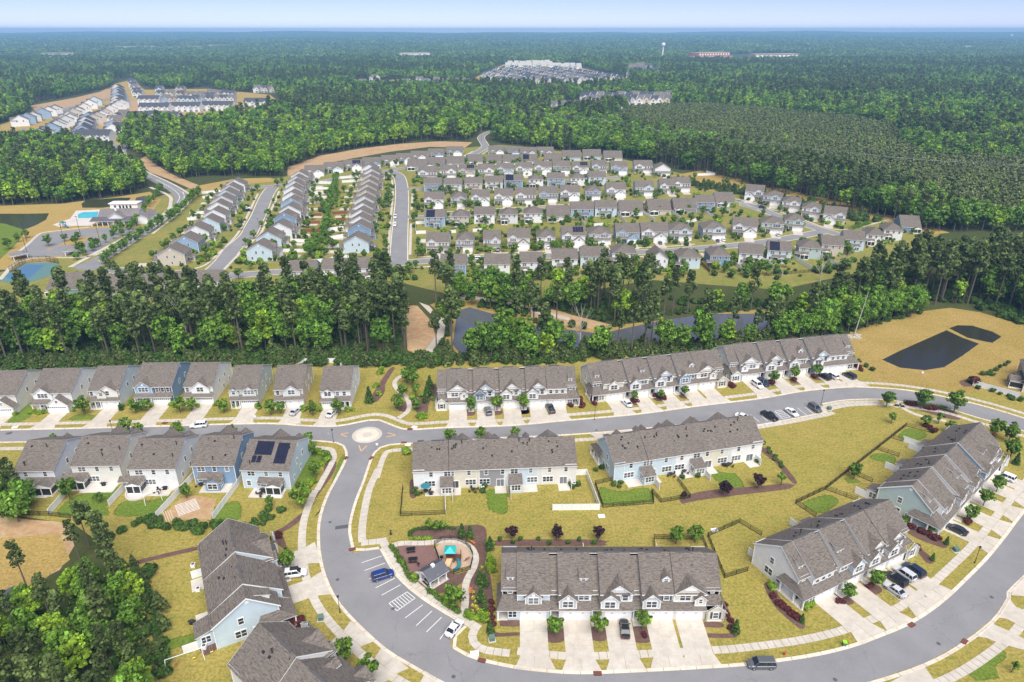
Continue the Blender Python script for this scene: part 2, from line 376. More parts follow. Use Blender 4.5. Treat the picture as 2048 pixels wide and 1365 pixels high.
ZL, ZM, ZR, ZK, ZS = 0.02, 0.034, 0.04, 0.05, 0.09     # lawn, mulch, road, gutter, pavement heights

# lawns: foreground estate, then the older estate further off
flat('lawn', GP((-700,745),(60,745),(420,735),(700,722),(850,722),(1000,724),(1140,722),(1180,712),(1440,690),(1700,668),(2048,640),(2500,650),(2900,1400),(2300,2100),(300,2000),(290,1365),(270,1240),(245,1120),(150,1050),(-100,1010),(-700,1000)), ZL, 'lawn')
flat('lawn', GP((205,470),(310,395),(400,372),(560,356),(610,345),(770,318),(930,296),(1000,290),(1180,305),(1260,322),(1350,345),(1480,370),(1640,410),(1790,440),(1880,470),(1720,545),(1560,580),(1420,570),(1300,560),(1080,600),(900,590),(800,565),(480,600),(200,615),(-50,600),(-60,560),(60,530)), ZL, 'lawn_estate')
flat('pond_bank', GP((1700,664),(1760,645),(1830,625),(1900,616),(1960,625),(2048,652),(2300,700),(2300,790),(2048,790),(1900,782),(1760,772),(1722,735),(1705,700)), ZL+.006, 'meadow')
flat('pond_bank', GP((-60,540),(-200,520),(-200,412),(0,412),(120,408),(230,395),(300,384),(322,400),(300,430),(240,470),(205,480),(60,540)), ZL+.004, 'straw')
patch_soft('bank_grass', GP((-40,548),(0,520),(48,470),(40,440),(0,432),(-60,440)), ZL+.010, 'lush')
flat('meadow_patch', GP((1385,362),(1420,356),(1475,366),(1490,374),(1478,386),(1440,384),(1400,378)), ZL+.008, 'straw')
flat('meadow_patch', GP((395,372),(470,358),(540,356),(560,362),(500,368),(440,385),(405,388)), ZL+.008, 'straw')
flat('dirt_bank', GP((575,335),(640,312),(720,298),(800,288),(880,283),(945,285),(930,296),(860,294),(780,304),(700,318),(650,328),(600,350),(575,352)), ZL+.010, 'dirt')
flat('dirt_bank', GP((275,322),(292,312),(312,330),(350,352),(400,372),(390,382),(340,360),(300,345)), ZL+.010, 'dirt')
flat('power_line_clearing', GP((1340,352),(1480,372),(1640,412),(1760,442),(1860,470),(1900,466),(1800,436),(1690,406),(1560,376),(1400,342)), ZL+.012, 'meadow')

# woodland clearings with bare earth: around the ponds, bottom left, and the building sites beyond
flat('bare_earth', GP((812,610),(835,612),(860,640),(872,672),(862,715),(845,728),(815,700),(812,650)), .012, 'dirt')
flat('gravel_path', GP((838,605),(858,612),(870,625),(892,640),(888,672),(866,700),(862,740),(846,740),(852,700),(874,668),(878,642),(858,625)), .018, 'gravel')
flat('bare_earth', GP((860,610),(905,590),(960,598),(1040,605),(1130,625),(1200,655),(1330,640),(1480,622),(1600,615),(1680,640),(1600,690),(1440,712),(1180,716),(1160,700),(920,712),(888,690),(900,640)), .012, 'meadow')
flat('dirt_bank', GP((1060,618),(1072,612),(1150,632),(1230,652),(1215,662),(1130,652),(1060,640)), .02, 'dirt')
flat('gravel_path', GP((885,600),(930,588),(940,592),(1010,600),(1075,620),(1140,636),(1140,642),(1065,626),(1000,606),(930,597),(890,605)), .026, 'gravel')
flat('bare_earth', GP((-100,1020),(60,1040),(140,1045),(150,1090),(120,1140),(40,1180),(-100,1190)), .016, 'dirt')
flat('clearing', GP((-100,1080),(30,1075),(120,1068),(140,1120),(100,1150),(30,1210),(-60,1230)), .022, 'straw')
flat('stream', GP((-80,1215),(-10,1190),(28,1172),(45,1185),(20,1225),(-20,1250),(-90,1270)), .03, 'water')
# ponds
flat('pond', GP((905,690),(912,640),(920,620),(940,615),(985,628),(1060,650),(1140,660),(1200,668),(1330,640),(1420,628),(1540,628),(1620,640),(1628,655),(1560,668),(1420,688),(1250,700),(1180,704),(1120,690),(1030,672),(990,690),(960,712),(925,712)), .036, 'water')
flat('pond', GP((1764,720),(1800,702),(1868,672),(1893,661),(1925,676),(1958,688),(1925,712),(1888,735),(1850,741),(1800,736)), .036, 'pond_dark')
flat('pond', GP((1898,657),(1915,651),(1945,652),(1985,664),(2003,674),(1985,686),(1972,684),(1935,676)), .036, 'pond_dark')
flat('pond', GP((-120,432),(0,428),(60,428),(98,427),(92,440),(70,452),(48,460),(10,448),(-60,440)), .036, 'pond_green')
flat('pond', GP((163,408),(172,401),(240,396),(262,396),(250,410),(205,416),(165,416)), .036, 'pond_green')
flat('pond', GP((268,410),(272,396),(290,392),(302,396),(300,406),(285,412)), .036, 'water')
# building sites beyond the woods
for nm, pts, mt in (('building_site', [(60,212),(150,196),(225,178),(228,190),(190,204),(120,226),(70,222)], 'dirt'), ('building_site', [(350,226),(470,222),(560,205),(600,205),(560,226),(470,245),(400,252),(340,262),(330,252),(350,240)], 'dirt'),
    ('estate_ground', [(0,250),(70,225),(180,195),(230,168),(262,160),(290,180),(420,178),(540,190),(560,206),(470,222),(350,228),(365,244),(330,252),(270,262),(268,282),(232,292),(150,292),(0,285)], 'straw'),
    ('estate_ground', [(925,168),(962,150),(1010,128),(1100,124),(1170,138),(1270,160),(1265,172),(1160,186),(1030,180),(960,178)], 'straw'),
    ('estate_ground', [(1080,228),(1150,205),(1260,196),(1345,200),(1345,214),(1220,226),(1090,238)], 'straw'),
    ('field', [(752,192),(766,184),(774,196),(770,210),(755,210)], 'straw'), ('field', [(700,170),(800,158),(950,165),(960,185),(800,176),(705,182)], 'straw'),
    ('car_park', [(1370,124),(1450,116),(1640,112),(1640,118),(1460,126),(1380,130)], 'gravel')):
    flat(nm, GP(*pts), ZL+(.008 if nm == 'building_site' else 0), mt)
    flat(nm+'_soil', GP(*[(sum(p[0] for p in pts)/len(pts)+(x-sum(p[0] for p in pts)/len(pts))*.4, sum(p[1] for p in pts)/len(pts)+(y-sum(p[1] for p in pts)/len(pts))*.4) for x, y in pts]), ZL+.02, 'dirt') if nm == 'estate_ground' else None

# ---------------------------------------------------------------- streets of the foreground
flat('road', GP((-260,866),(0,862),(260,856),(520,849),(600,853),(658,855),(690,852),(724,845),(750,841),(766,845),(785,853),(816,861),(896,857),(1020,853),(1132,843),(1277,830),(1395,814),(1520,799),(1607,784),(1680,777),(1730,776),(1821,783),(1928,804),(2048,838),(2300,925),
    (2300,955),(2048,862),(1955,835),(1891,816),(1810,804),(1757,798),(1687,800),(1642,808),(1650,824),(1580,838),(1508,851),(1480,838),(1472,833),(1409,843),(1250,860),(1116,870),(1000,875),(859,884),(785,888),(760,894),(743,912),
    (724,965),(710,1000),(700,1035),(696,1060),(699,1080),(704,1102),(709,1107),(740,1100),(759,1099),(770,1118),(789,1150),(821,1182),(861,1211),(901,1235),(928,1251),(912,1266),(904,1278),(901,1291),(917,1307),(963,1324),(1027,1338),(1120,1348),(1190,1349),(1308,1344),(1415,1338),(1500,1332),(1619,1316),(1702,1297),(1757,1277),(1827,1247),(1888,1205),(1938,1158),(1979,1116),(2021,1064),(2048,1028),(2200,840),
    (2330,900),(2048,1150),(2018,1189),(1987,1236),(1924,1286),(1849,1327),(1735,1365),(1560,1410),(1300,1440),(1100,1435),(980,1405),(888,1364),(821,1327),(775,1299),(733,1262),(698,1227),(671,1192),(652,1150),(643,1112),(640,1080),(642,1040),(654,1000),(669,970),(692,925),(696,909),(690,894),(669,884),(520,876),(260,880),(0,884),(-260,888)), ZR, 'asphalt')
for pts in ([(671,1053),(701,1049),(700,1056),(670,1060)], [(14,866),(26,864),(22,869),(10,870)]):
    flat('road_patch', GP(*pts), ZR+.004, 'dark_mat')

def kerb(line, side, parent_name='kerb'):
    """gutter pan and raised kerb along an asphalt edge, cast in 3 m lengths; side=+1 left of the line"""
    P = resample(line, 3.0); g = offset(P, side*0.45); k = offset(P, side*0.68); mb = MB()
    for i in range(len(P)-1):
        e = 0.985
        def q(A, B): return A.lerp(B, 1-e), A.lerp(B, e)
        a0, a1 = q(P[i], P[i+1]); b0, b1 = q(g[i], g[i+1]); c0, c1 = q(k[i], k[i+1])
        z = lambda p, h: (p.x, p.y, h)
        quads = [[z(a0,ZK), z(a1,ZK), z(b1,ZK+.01), z(b0,ZK+.01)], [z(b0,ZK+.01), z(b1,ZK+.01), z(b1,.15), z(b0,.15)], [z(b0,.15), z(b1,.15), z(c1,.15), z(c0,.15)], [z(c0,.15), z(c1,.15), z(c1,0), z(c0,0)]]
        for r in quads: mb.poly(r if side > 0 else r[::-1], 'kerb_mat')
    return obj('kerb', mb, kind='structure')
def slab_path(line, w, step=1.5, singles=False, name='pavement', mat='concrete', z=ZS, off=0.0):
    """concrete slabs with open joints along a line; near ones are separate slabs of the path"""
    P = resample(line, step)
    a, b = offset(P, off-w/2), offset(P, off+w/2); mb = MB(); root = None
    if singles:
        root = bpy.data.objects.new(name, None); C.objects.link(root); root['kind'] = 'structure'
        root.location = (P[0].x, P[0].y, 0)
    for i in range(len(P)-1):
        j = 0.03
        q = [a[i].lerp(a[i+1], j), a[i].lerp(a[i+1], 1-j), b[i].lerp(b[i+1], 1-j), b[i].lerp(b[i+1], j)]
        if singles:
            c = (q[0]+q[1]+q[2]+q[3])/4; mb = MB(); q = [p-c for p in q]; h = z+random.uniform(-.006, .006)
        else: h = z
        top = [(p.x, p.y, h) for p in q]; bot = [(p.x, p.y, 0.0) for p in q]
        mb.poly(top[::-1] if (q[1]-q[0]).cross(q[2]-q[0]).z < 0 else top, mat)
        for k in range(4): mb.poly([bot[k], bot[(k+1)%4], top[(k+1)%4], top[k]], mat)
        if singles: obj('slab', mb, root, c-root.location)
    if not singles: root = obj(name, mb, kind='structure')
    return root
KL = {}
KL['a_top'] = smooth_line(GP((-260,866),(0,862),(260,856),(520,849),(600,853),(658,855),(690,852),(724,845),(750,841),(766,845),(785,853),(816,861),(896,857),(1020,853),(1132,843),(1277,830),(1395,814),(1520,799),(1607,784),(1680,777),(1730,776),(1821,783),(1928,804),(2048,838),(2300,925)))
KL['a_bot_left'] = smooth_line(GP((-260,888),(0,884),(260,880),(520,876),(669,884),(690,894),(696,909),(692,925),(669,970),(654,1000),(642,1040),(640,1080),(643,1112),(652,1150),(671,1192),(698,1227),(733,1262),(775,1299),(821,1327),(888,1364),(980,1405),(1100,1435)))
KL['inner'] = smooth_line(GP((704,1102),(699,1080),(696,1060),(700,1035),(710,1000),(724,965),(743,912),(760,894),(785,888),(859,884),(1000,875),(1116,870),(1250,860),(1409,843),(1472,833)))
KL['bay'] = smooth_line(GP((928,1251),(901,1235),(861,1211),(821,1182),(789,1150),(770,1118),(759,1099)))
KL['bay_end'] = smooth_line(GP((759,1099),(740,1100),(712,1107),(704,1102)))
KL['bay_turn'] = smooth_line(GP((963,1324),(917,1307),(901,1291),(904,1278),(912,1266),(928,1251)))
KL['south_inner'] = smooth_line(GP((2200,840),(2048,1028),(2021,1064),(1979,1116),(1938,1158),(1888,1205),(1827,1247),(1757,1277),(1702,1297),(1619,1316),(1500,1332),(1415,1338),(1308,1344),(1190,1349),(1120,1348),(1027,1338),(963,1324)))
KL['south_outer'] = smooth_line(GP((1560,1410),(1735,1365),(1849,1327),(1924,1286),(1987,1236),(2018,1189),(2048,1150),(2330,900)))
KL['east'] = smooth_line(GP((1642,808),(1687,800),(1757,798),(1810,804),(1891,816),(1955,835),(2048,862),(2300,955)))
KL['bay_right'] = smooth_line(GP((1508,851),(1580,838),(1650,824)))
kerb(KL['a_top'], 1); kerb(KL['a_bot_left'], -1); kerb(KL['inner'], -1); kerb(KL['bay'], -1); kerb(KL['bay_end'], -1); kerb(KL['bay_turn'], -1); kerb(KL['south_inner'], -1); kerb(KL['south_outer'], -1); kerb(KL['east'], -1); kerb(KL['bay_right'], -1)
# pavements
def sub(line, x0=None, x1=None, y0=None, y1=None):
    return [p for p in line if (x0 is None or p.x >= x0) and (x1 is None or p.x <= x1) and (y0 is None or p.y >= y0) and (y1 is None or p.y <= y1)]
slab_path(offset(KL['a_top'], 3.4), 1.5)
L = KL['a_bot_left']
k = min(range(len(L)), key=lambda i: (L[i]-G(660,985)).length)
slab_path(offset(L[:k+1], -3.6), 1.5); slab_path(offset(L[k:], -3.9), 1.7, 1.5, True)
L = KL['inner']; k = min(range(len(L)), key=lambda i: (L[i]-G(727,955)).length)
slab_path(offset(L[k:], -3.4), 1.5)
slab_path(smooth_line(Z(500,1000,3.74,(960,-230),(900,-100),(872,0),(846,150),(838,250),(840,318))), 1.75, 1.5, True)
slab_path(resample(Z(500,1000,3.74,(830,325),(1000,308)), 1.5), 1.8, 1.5, True)
slab_path(smooth_line(Z(500,1000,3.74,(985,290),(1050,420),(1120,540),(1230,640),(1380,750),(1530,850),(1640,918),(1700,965))), 1.9, 1.5, True)
slab_path(smooth_line(Z(500,1000,3.74,(1708,930),(1672,985),(1660,1030),(1685,1085),(1760,1125),(1945,1150))), 1.6, 1.5, True)
L = KL['south_inner']; k = min(range(len(L)), key=lambda i: (L[i]-G(1027,1338)).length)
slab_path(offset(L[:k+1], -3.85), 1.65, 1.5, True)
slab_path(offset(KL['south_outer'], -3.9), 1.65, 1.5, True)
slab_path(offset(KL['east'], -3.4), 1.5)
slab_path(smooth_line(GP((1508,853),(1580,841),(1650,827),(1662,823))), 1.5, off=-0.9)
slab_path(smooth_line(GP((1652,826),(1648,815),(1690,806),(1757,804))), 1.5)
slab_path(smooth_line(GP((1803,808),(1808,818),(1830,829),(1862,838),(1893,843))), 1.4)
# park path round the playground, link path by the left estate
slab_path(smooth_line(Z(780,1050,8.03,(20,350),(150,300),(350,298),(560,295),(760,272),(950,258),(1120,275),(1270,345),(1365,470),(1375,590),(1330,720),(1240,880),(1210,1020),(1215,1150),(1195,1365),(1170,1500))), 1.5, 1.5, True, 'path')
slab_path(smooth_line(Z(500,680,3.792,(1120,600),(1200,540),(1205,480),(1180,430),(1120,380),(1095,330),(1130,285),(1190,262),(1260,240))), 1.5, name='path')
slab_path(smooth_line(GP((1800,806),(1790,815))), 1.4, name='path')

# driveways: a drive is two columns of cast slabs, then the apron that widens at the kerb
def drive(c, ux, uy, w, L1, L2, flare=1.0, singles=True, rows=None, gap=0.035, name='driveway', z=0.075):
    """c: centre of the garage door foot; ux along the front, uy towards the street"""
    root = bpy.data.objects.new(name, None); C.objects.link(root); root['kind'] = 'structure'; root.location = (c.x, c.y, 0)
    rows = rows or max(2, round(L1/3.2)); one = MB()
    jb = MB(); q = [ux*(-w/2+.03), ux*(w/2-.03), ux*(w/2-.03)+uy*(L2-.1), ux*(-w/2+.03)+uy*(L2-.1)]; t = [(p.x, p.y, z-.02) for p in q]; jb.poly(t if (q[1]-q[0]).cross(q[2]-q[1]).z > 0 else t[::-1], 'gravel'); obj('joint_bed', jb, root)
    for r in range(rows):
        for s in (0, 1):
            x0, x1 = (-w/2, 0) if s == 0 else (0, w/2); y0, y1 = L1*r/rows, L1*(r+1)/rows
            q = [ux*(x0+gap)+uy*(y0+gap), ux*(x1-gap)+uy*(y0+gap), ux*(x1-gap)+uy*(y1-gap), ux*(x0+gap)+uy*(y1-gap)]
            mb = MB() if singles else one
            m = (q[0]+q[2])/2 if singles else Vector((0,0,0)); t = [(p.x-m.x, p.y-m.y, z) for p in q]; bt = [(p[0], p[1], 0) for p in t]
            mb.poly(t if (q[1]-q[0]).cross(q[2]-q[1]).z > 0 else t[::-1], 'concrete')
            for k in range(4): mb.poly([bt[k], bt[(k+1)%4], t[(k+1)%4], t[k]], 'concrete')
            if singles: obj('slab', mb, root, m)
    for s in (-1, 1):
        q = [ux*(s*gap)+uy*(L1+gap), ux*(s*w/2)+uy*(L1+gap), ux*(s*(w/2+flare))+uy*L2, ux*(s*gap)+uy*L2]
        mb = MB() if singles else one; m = (q[0]+q[2])/2 if singles else Vector((0,0,0))
        t = [(p.x-m.x, p.y-m.y, z+.09) for p in q]; t[2] = (t[2][0], t[2][1], z); t[3] = (t[3][0], t[3][1], z)
        mb.poly(t if (q[1]-q[0]).cross(q[2]-q[1]).z > 0 else t[::-1], 'concrete')
        bt = [(p[0], p[1], 0) for p in t]
        for k in range(4): mb.poly([bt[k], bt[(k+1)%4], t[(k+1)%4], t[k]], 'concrete')
        if singles: obj('slab', mb, root, m)
    if not singles: obj('slab', one, root, kind='stuff')
    return root

# parking bays, markings
def stripe(parent, a, b, w, mat='paint_white', z=ZR+.006):
    d = (b-a).normalized(); n = Vector((-d.y, d.x, 0))*w/2
    mb = MB(); mb.poly([(p.x, p.y, z) for p in (a-n, b-n, b+n, a+n)], mat); return obj('stripe', mb, parent)
mk = bpy.data.objects.new('parking_markings', None); C.objects.link(mk); mk['kind'] = 'structure'
zz = lambda x, y: G(500+x/3.74, 1000+y/3.74)
for a, b in (((835,472),(985,422)), ((858,530),(1008,475)), ((890,594),(1040,535)), ((940,660),(1083,588)), ((985,715),(1125,637)), ((1040,775),(1175,690)), ((1175,690),(1235,738)), ((1235,738),(1100,832)), ((1100,832),(1040,775)), ((1160,885),(1292,787)), ((1243,943),(1362,832)), ((1320,990),(1433,880)), ((1420,1045),(1510,918))):
    stripe(mk, zz(*a), zz(*b), .13)
for t in (.14, .28, .42, .56, .70, .84):
    a = zz(*(np.array((1175,690))*(1-t)+np.array((1040,775))*t)); b = zz(*(np.array((1235,738))*(1-t)+np.array((1100,832))*t))
    stripe(mk, a, b, .12)
mk = bpy.data.objects.new('parking_markings', None); C.objects.link(mk); mk['kind'] = 'structure'
zz = lambda x, y: G(1500+x/3.737, 680+y/3.737)
for a, b in (((5,560),(70,615)), ((65,548),(130,608)), ((185,535),(240,590)), ((230,525),(300,578)), ((185,535),(230,525)), ((355,512),(425,565)), ((410,503),(475,556)), ((240,590),(300,578)), ((-60,572),(0,622))):
    stripe(mk, zz(*a), zz(*b), .13)
for t in (.2, .4, .6, .8):
    stripe(mk, zz(185+55*t, 535+55*t), zz(230+70*t-8, 525+53*t), .12)
mk = bpy.data.objects.new('road_markings', None); C.objects.link(mk); mk['kind'] = 'structure'
zz = lambda x, y: G(500+x/3.792, 680+y/3.792)
for a, b in (((675,718),(748,706)), ((678,716),(735,736)), ((1105,724),(1032,738)), ((1105,722),(1042,706)), ((842,846),(826,800)), ((844,846),(886,804))): stripe(mk, zz(*a), zz(*b), .3, 'paint_orange')
for pts in ([(1180,1265),(1330,1205),(1420,1330),(1060,1330)], [(1690,985),(1810,890),(1960,960),(2060,1010),(2060,1090),(1850,1030),(1780,1000)], [(1850,850),(1935,705),(1990,775),(2060,800),(2060,900),(1990,895),(1920,860)], [(1950,690),(2035,555),(2100,600),(2100,700)]):
    flat('driveway', Z(1480,1000,3.606,*pts), .085, 'concrete')
# the raised traffic circle at the junction
c = zz(888, 722); mb = MB()
for r0, r1, z0, z1, mt in ((0, 1.2, .17, .17, 'concrete'), (1.25, 3.3, .15, .13, 'kerb_mat'), (3.35, 4.2, .12, .06, 'concrete')):
    n = 36
    for i in range(n):
        t0, t1 = 2*math.pi*i/n, 2*math.pi*(i+1)/n
        P = [(c.x+r0*math.cos(t0), c.y+r0*math.sin(t0), z0), (c.x+r1*math.cos(t0), c.y+r1*math.sin(t0), z1), (c.x+r1*math.cos(t1), c.y+r1*math.sin(t1), z1), (c.x+r0*math.cos(t1), c.y+r0*math.sin(t1), z0)]
        mb.poly(P if r0 > 0 else [P[0], P[1], P[2]], mt)
        if r0 == 0: continue
        if r0 > 3: mb.poly([(c.x+r1*math.cos(t0), c.y+r1*math.sin(t0), 0), (c.x+r1*math.cos(t1), c.y+r1*math.sin(t1), 0), P[2], P[1]], mt)
        mb.poly([(c.x+r1*math.cos(t0), c.y+r1*math.sin(t0), 0), (c.x+r1*math.cos(t1), c.y+r1*math.sin(t1), 0), P[2], P[1]], mt)
tag(obj('traffic_circle', mb), 'low round concrete traffic circle in the middle of the junction', 'traffic circle')
# mulch beds and lush yards of the foreground
Zl = lambda ox, oy, k, s: Z(ox, oy, k, *s)
for pts in (Z(780,1050,8.03,(60,340),(160,345),(350,325),(600,335),(730,330),(700,400),(760,480),(780,570),(640,650),(500,720),(430,800),(360,830),(230,660),(120,480)),):
    flat('play_surface', pts, ZM+.006, 'rubber')
flat('play_surface', smooth_line(Z(780,1050,8.03,(735,370),(800,310),(900,285),(1050,290),(1190,345),(1290,450),(1325,560),(1300,660),(1170,690),(1030,735),(950,730),(900,640),(800,560),(760,470)), closed=True), ZM+.010, 'play_chips')
MULCH = [Z(780,1050,8.03,(330,240),(320,160),(400,80),(600,40),(900,40),(1100,20),(1500,20),(1560,300),(1600,700),(1640,1400),(1250,1400),(1260,1150),(1250,1000),(1300,800),(1400,620),(1420,500),(1370,360),(1230,260),(1000,235),(800,250),(560,270)),
    Z(780,1050,8.03,(640,650),(800,570),(950,740),(1030,800),(1290,740),(1200,880),(1180,920),(900,1080),(700,1100),(430,880),(500,720)),
    Z(780,1050,8.03,(-10,330),(70,320),(180,540),(420,860),(420,920),(340,900),(60,500)), Z(780,1050,8.03,(510,1060),(600,1020),(900,1220),(1130,1330),(1140,1500),(1000,1450),(700,1220)),
    Z(960,1000,3.739,(110,320),(180,300),(900,300),(930,330),(900,345),(120,345)), Z(960,1000,3.739,(60,890),(105,880),(110,990),(300,990),(300,1015),(80,1025),(50,990)), Z(960,1000,3.739,(1675,1000),(1860,1000),(1870,960),(1800,760),(1830,760),(1890,900),(1925,960),(1920,1030),(1690,1030)),
    Z(1000,680,3.792,(1360,1220),(1480,1160),(1700,1130),(1972,1110),(2200,1090),(2200,1130),(1800,1180),(1500,1220),(1380,1245)), Z(1500,680,3.737,(90,800),(170,850),(250,930),(350,1060),(330,1080),(260,1010),(200,930),(80,830)),
    Z(1480,1000,3.606,(170,610),(230,600),(300,720),(430,850),(475,910),(440,935),(380,890),(250,770)), Z(1480,1000,3.606,(1200,190),(1300,220),(1440,290),(1490,330),(1470,350),(1300,290),(1210,240)), Z(1480,1000,3.606,(1250,330),(1290,340),(1400,440),(1350,460)),
    Z(500,680,3.792,(1020,270),(1060,220),(1100,210),(1030,330),(1020,400),(960,470),(900,470),(950,380)), Z(500,680,3.792,(1220,440),(1340,400),(1400,330),(1420,400),(1360,480),(1340,580),(1270,560)), Z(500,680,3.792,(1090,480),(1180,470),(1200,540),(1130,540)),
    Z(500,1000,3.74,(180,240),(270,190),(470,30),(500,0),(380,150),(290,220),(190,260)), Z(500,1000,3.74,(160,290),(240,270),(275,360),(255,370),(190,320)), Z(500,1000,3.74,(230,930),(380,890),(480,960),(480,975),(300,985)),
    Z(500,680,3.792,(540,830),(640,900),(640,1000),(470,1240),(400,1330),(470,1180),(560,1000)), Z(1500,680,3.737,(1160,480),(1250,470),(1480,520),(1560,560),(1560,600),(1400,570),(1250,520)), Z(1500,680,3.737,(1560,310),(1640,300),(1680,340),(1600,350)),
    Z(0,1000,3.74,(1490,1120),(1590,1060),(1640,1100),(1540,1170)), Z(0,1000,3.74,(950,480),(1080,440),(1470,350),(1480,375),(1100,465),(960,510)), Z(820,840,5.69,(0,700),(48,690),(70,880),(0,880)),
    Z(780,1050,8.03,(430,960),(510,960),(440,1010),(360,960)), Z(960,1000,3.739,(500,960),(620,955),(625,1060),(500,1060)), Z(960,1000,3.739,(820,960),(935,955),(945,1050),(880,1060),(825,1040)), Z(960,1000,3.739,(1135,955),(1250,950),(1280,1060),(1150,1060)), Z(960,1000,3.739,(148,905),(305,905),(305,945),(148,945)), Z(960,1000,3.739,(1655,920),(1800,915),(1820,955),(1660,950)),
    Z(1480,1000,3.606,(690,660),(800,700),(820,750),(740,760),(650,700)), Z(1480,1000,3.606,(890,600),(1000,620),(1030,660),(960,690),(880,640)), Z(1000,680,3.792,(130,505),(215,505),(220,560),(135,560)), Z(860,720,6.827,(470,690),(605,690),(605,760),(470,760)), Z(860,720,6.827,(850,690),(985,690),(975,750),(840,750)), Z(860,720,6.827,(1195,670),(1335,670),(1345,735),(1205,735)),
    Z(1000,680,3.792,(980,455),(1040,455),(1070,490),(1000,495)), Z(1000,680,3.792,(1160,420),(1230,420),(1260,460),(1180,465)), Z(1000,680,3.792,(1360,400),(1420,400),(1440,440),(1370,445)), Z(1500,680,3.737,(130,310),(190,310),(215,340),(150,345)), Z(1500,680,3.737,(290,295),(350,295),(380,325),(310,325)), Z(1500,680,3.737,(455,270),(520,270),(545,300),(475,300))]
for pts in MULCH: flat('mulch_bed', smooth_line(pts, .8, True)[:-1], ZM, 'mulch')
for pts in (Z(820,840,5.69,(850,800),(960,770),(1120,790),(1110,1080),(930,1060),(860,1000)), Z(1000,680,3.792,(740,1110),(880,1140),(1110,1115),(1165,1140),(1165,1230),(780,1260)), Z(1000,680,3.792,(1580,970),(1700,1000),(1800,1010),(1870,1120),(1770,1140),(1620,1070)),
    Z(0,680,3.792,(900,1235),(960,1215),(1200,1200),(1340,1160),(1180,1330),(850,1340)), Z(0,680,3.792,(400,1320),(520,1200),(700,1140),(920,1110),(820,1260),(830,1340),(450,1340)), Z(0,1000,3.74,(1170,1060),(1360,1010),(1550,980),(1480,1090),(1280,1130),(1180,1130)),
    Z(500,680,3.792,(470,830),(600,810),(640,860),(560,960),(400,1130),(330,1110)), Z(500,680,3.792,(215,190),(330,190),(270,290),(225,280)), Z(0,680,3.792,(1460,1340),(1800,1210),(1850,1330),(1750,1400)), Z(1500,680,3.737,(1090,730),(1170,655),(1340,700),(1270,760)), Z(1500,680,3.737,(870,880),(960,840),(1100,870),(1080,940)),
    Z(1500,680,3.737,(680,1030),(790,1030),(850,1070),(720,1080)), Z(1500,680,3.737,(370,1220),(560,1150),(680,1190),(640,1260),(520,1310)), Z(0,680,3.792,(40,635),(240,450),(255,560),(180,620)), Z(0,680,3.792,(500,610),(600,560),(740,570),(720,605)), Z(500,680,3.792,(735,845),(715,900),(690,960),(640,1100),(550,1290),(480,1360),(540,1290),(600,1140),(680,900)),
    Z(1480,1000,3.606,(1600,1250),(1750,1130),(1850,1050),(1950,1110),(1850,1230),(1900,1300),(1700,1316)), Z(0,680,3.792,(820,610),(1000,600),(1090,610),(1080,630),(830,638))):
    patch_soft('lush_lawn', pts, ZL+.007, 'lush')
flat('garden_plot', Z(0,680,3.792,(1250,1320),(1380,1200),(1480,1180),(1640,1210),(1600,1365),(1230,1365)), ZL+.009, 'dirt')
# ---------------------------------------------------------------- building kit
ROOF = (0.128, 0.114, 0.103)
WH, GR, LG, LB, BL, CR, BE, TE, DG, OW = (0.76,0.76,0.75), (0.50,0.51,0.52), (0.62,0.63,0.63), (0.52,0.62,0.68), (0.20,0.31,0.45), (0.66,0.61,0.50), (0.55,0.49,0.40), (0.42,0.52,0.51), (0.27,0.26,0.27), (0.70,0.68,0.62)
CNAME = {WH:'white', GR:'grey', LG:'pale grey', LB:'pale blue', BL:'blue', CR:'cream', BE:'beige', TE:'teal grey', DG:'dark grey', OW:'off white'}
CACHE = {}
def slab_roof(mb, quad, t=0.16, top='shingle', edge='trim'):
    """a sloping roof plane with thickness: quad is listed counter-clockwise seen from above"""
    q = [Vector(p) for p in quad]; lo = [p-Vector((0,0,t)) for p in q]
    mb.poly(q, top); mb.poly(lo[::-1], edge)
    for i in range(len(q)):
        j = (i+1) % len(q); mb.poly([lo[i], lo[j], q[j], q[i]], edge)
def gable(mbr, x0, x1, y0, y1, ze, slope, axis='x', oh=0.35, ohg=0.25, back=None, t=0.16, dz=0.0, edge='trim'):
    """gable roof over a rectangle; ridge along axis. dz lifts the planes. back: for axis 'y' the ridge runs on to y=back"""
    if axis == 'x':
        ym = (y0+y1)/2; zr = ze+(ym-y0)*slope+dz; a, b = x0-ohg, x1+ohg; zl = ze-oh*slope+dz
        slab_roof(mbr, [(a,y0-oh,zl),(b,y0-oh,zl),(b,ym,zr),(a,ym,zr)], t, edge=edge)
        slab_roof(mbr, [(a,ym,zr),(b,ym,zr),(b,y1+oh,zl),(a,y1+oh,zl)], t, edge=edge)
    else:
        xm = (x0+x1)/2; zr = ze+(xm-x0)*slope+dz; zl = ze-oh*slope+dz; a = y0-ohg; b = y1+ohg if back is None else back
        slab_roof(mbr, [(x0-oh,a,zl),(xm,a,zr),(xm,b,zr),(x0-oh,b,zl)], t, edge=edge)
        slab_roof(mbr, [(xm,a,zr),(x1+oh,a,zl),(x1+oh,b,zl),(xm,b,zr)], t, edge=edge)
    return zr
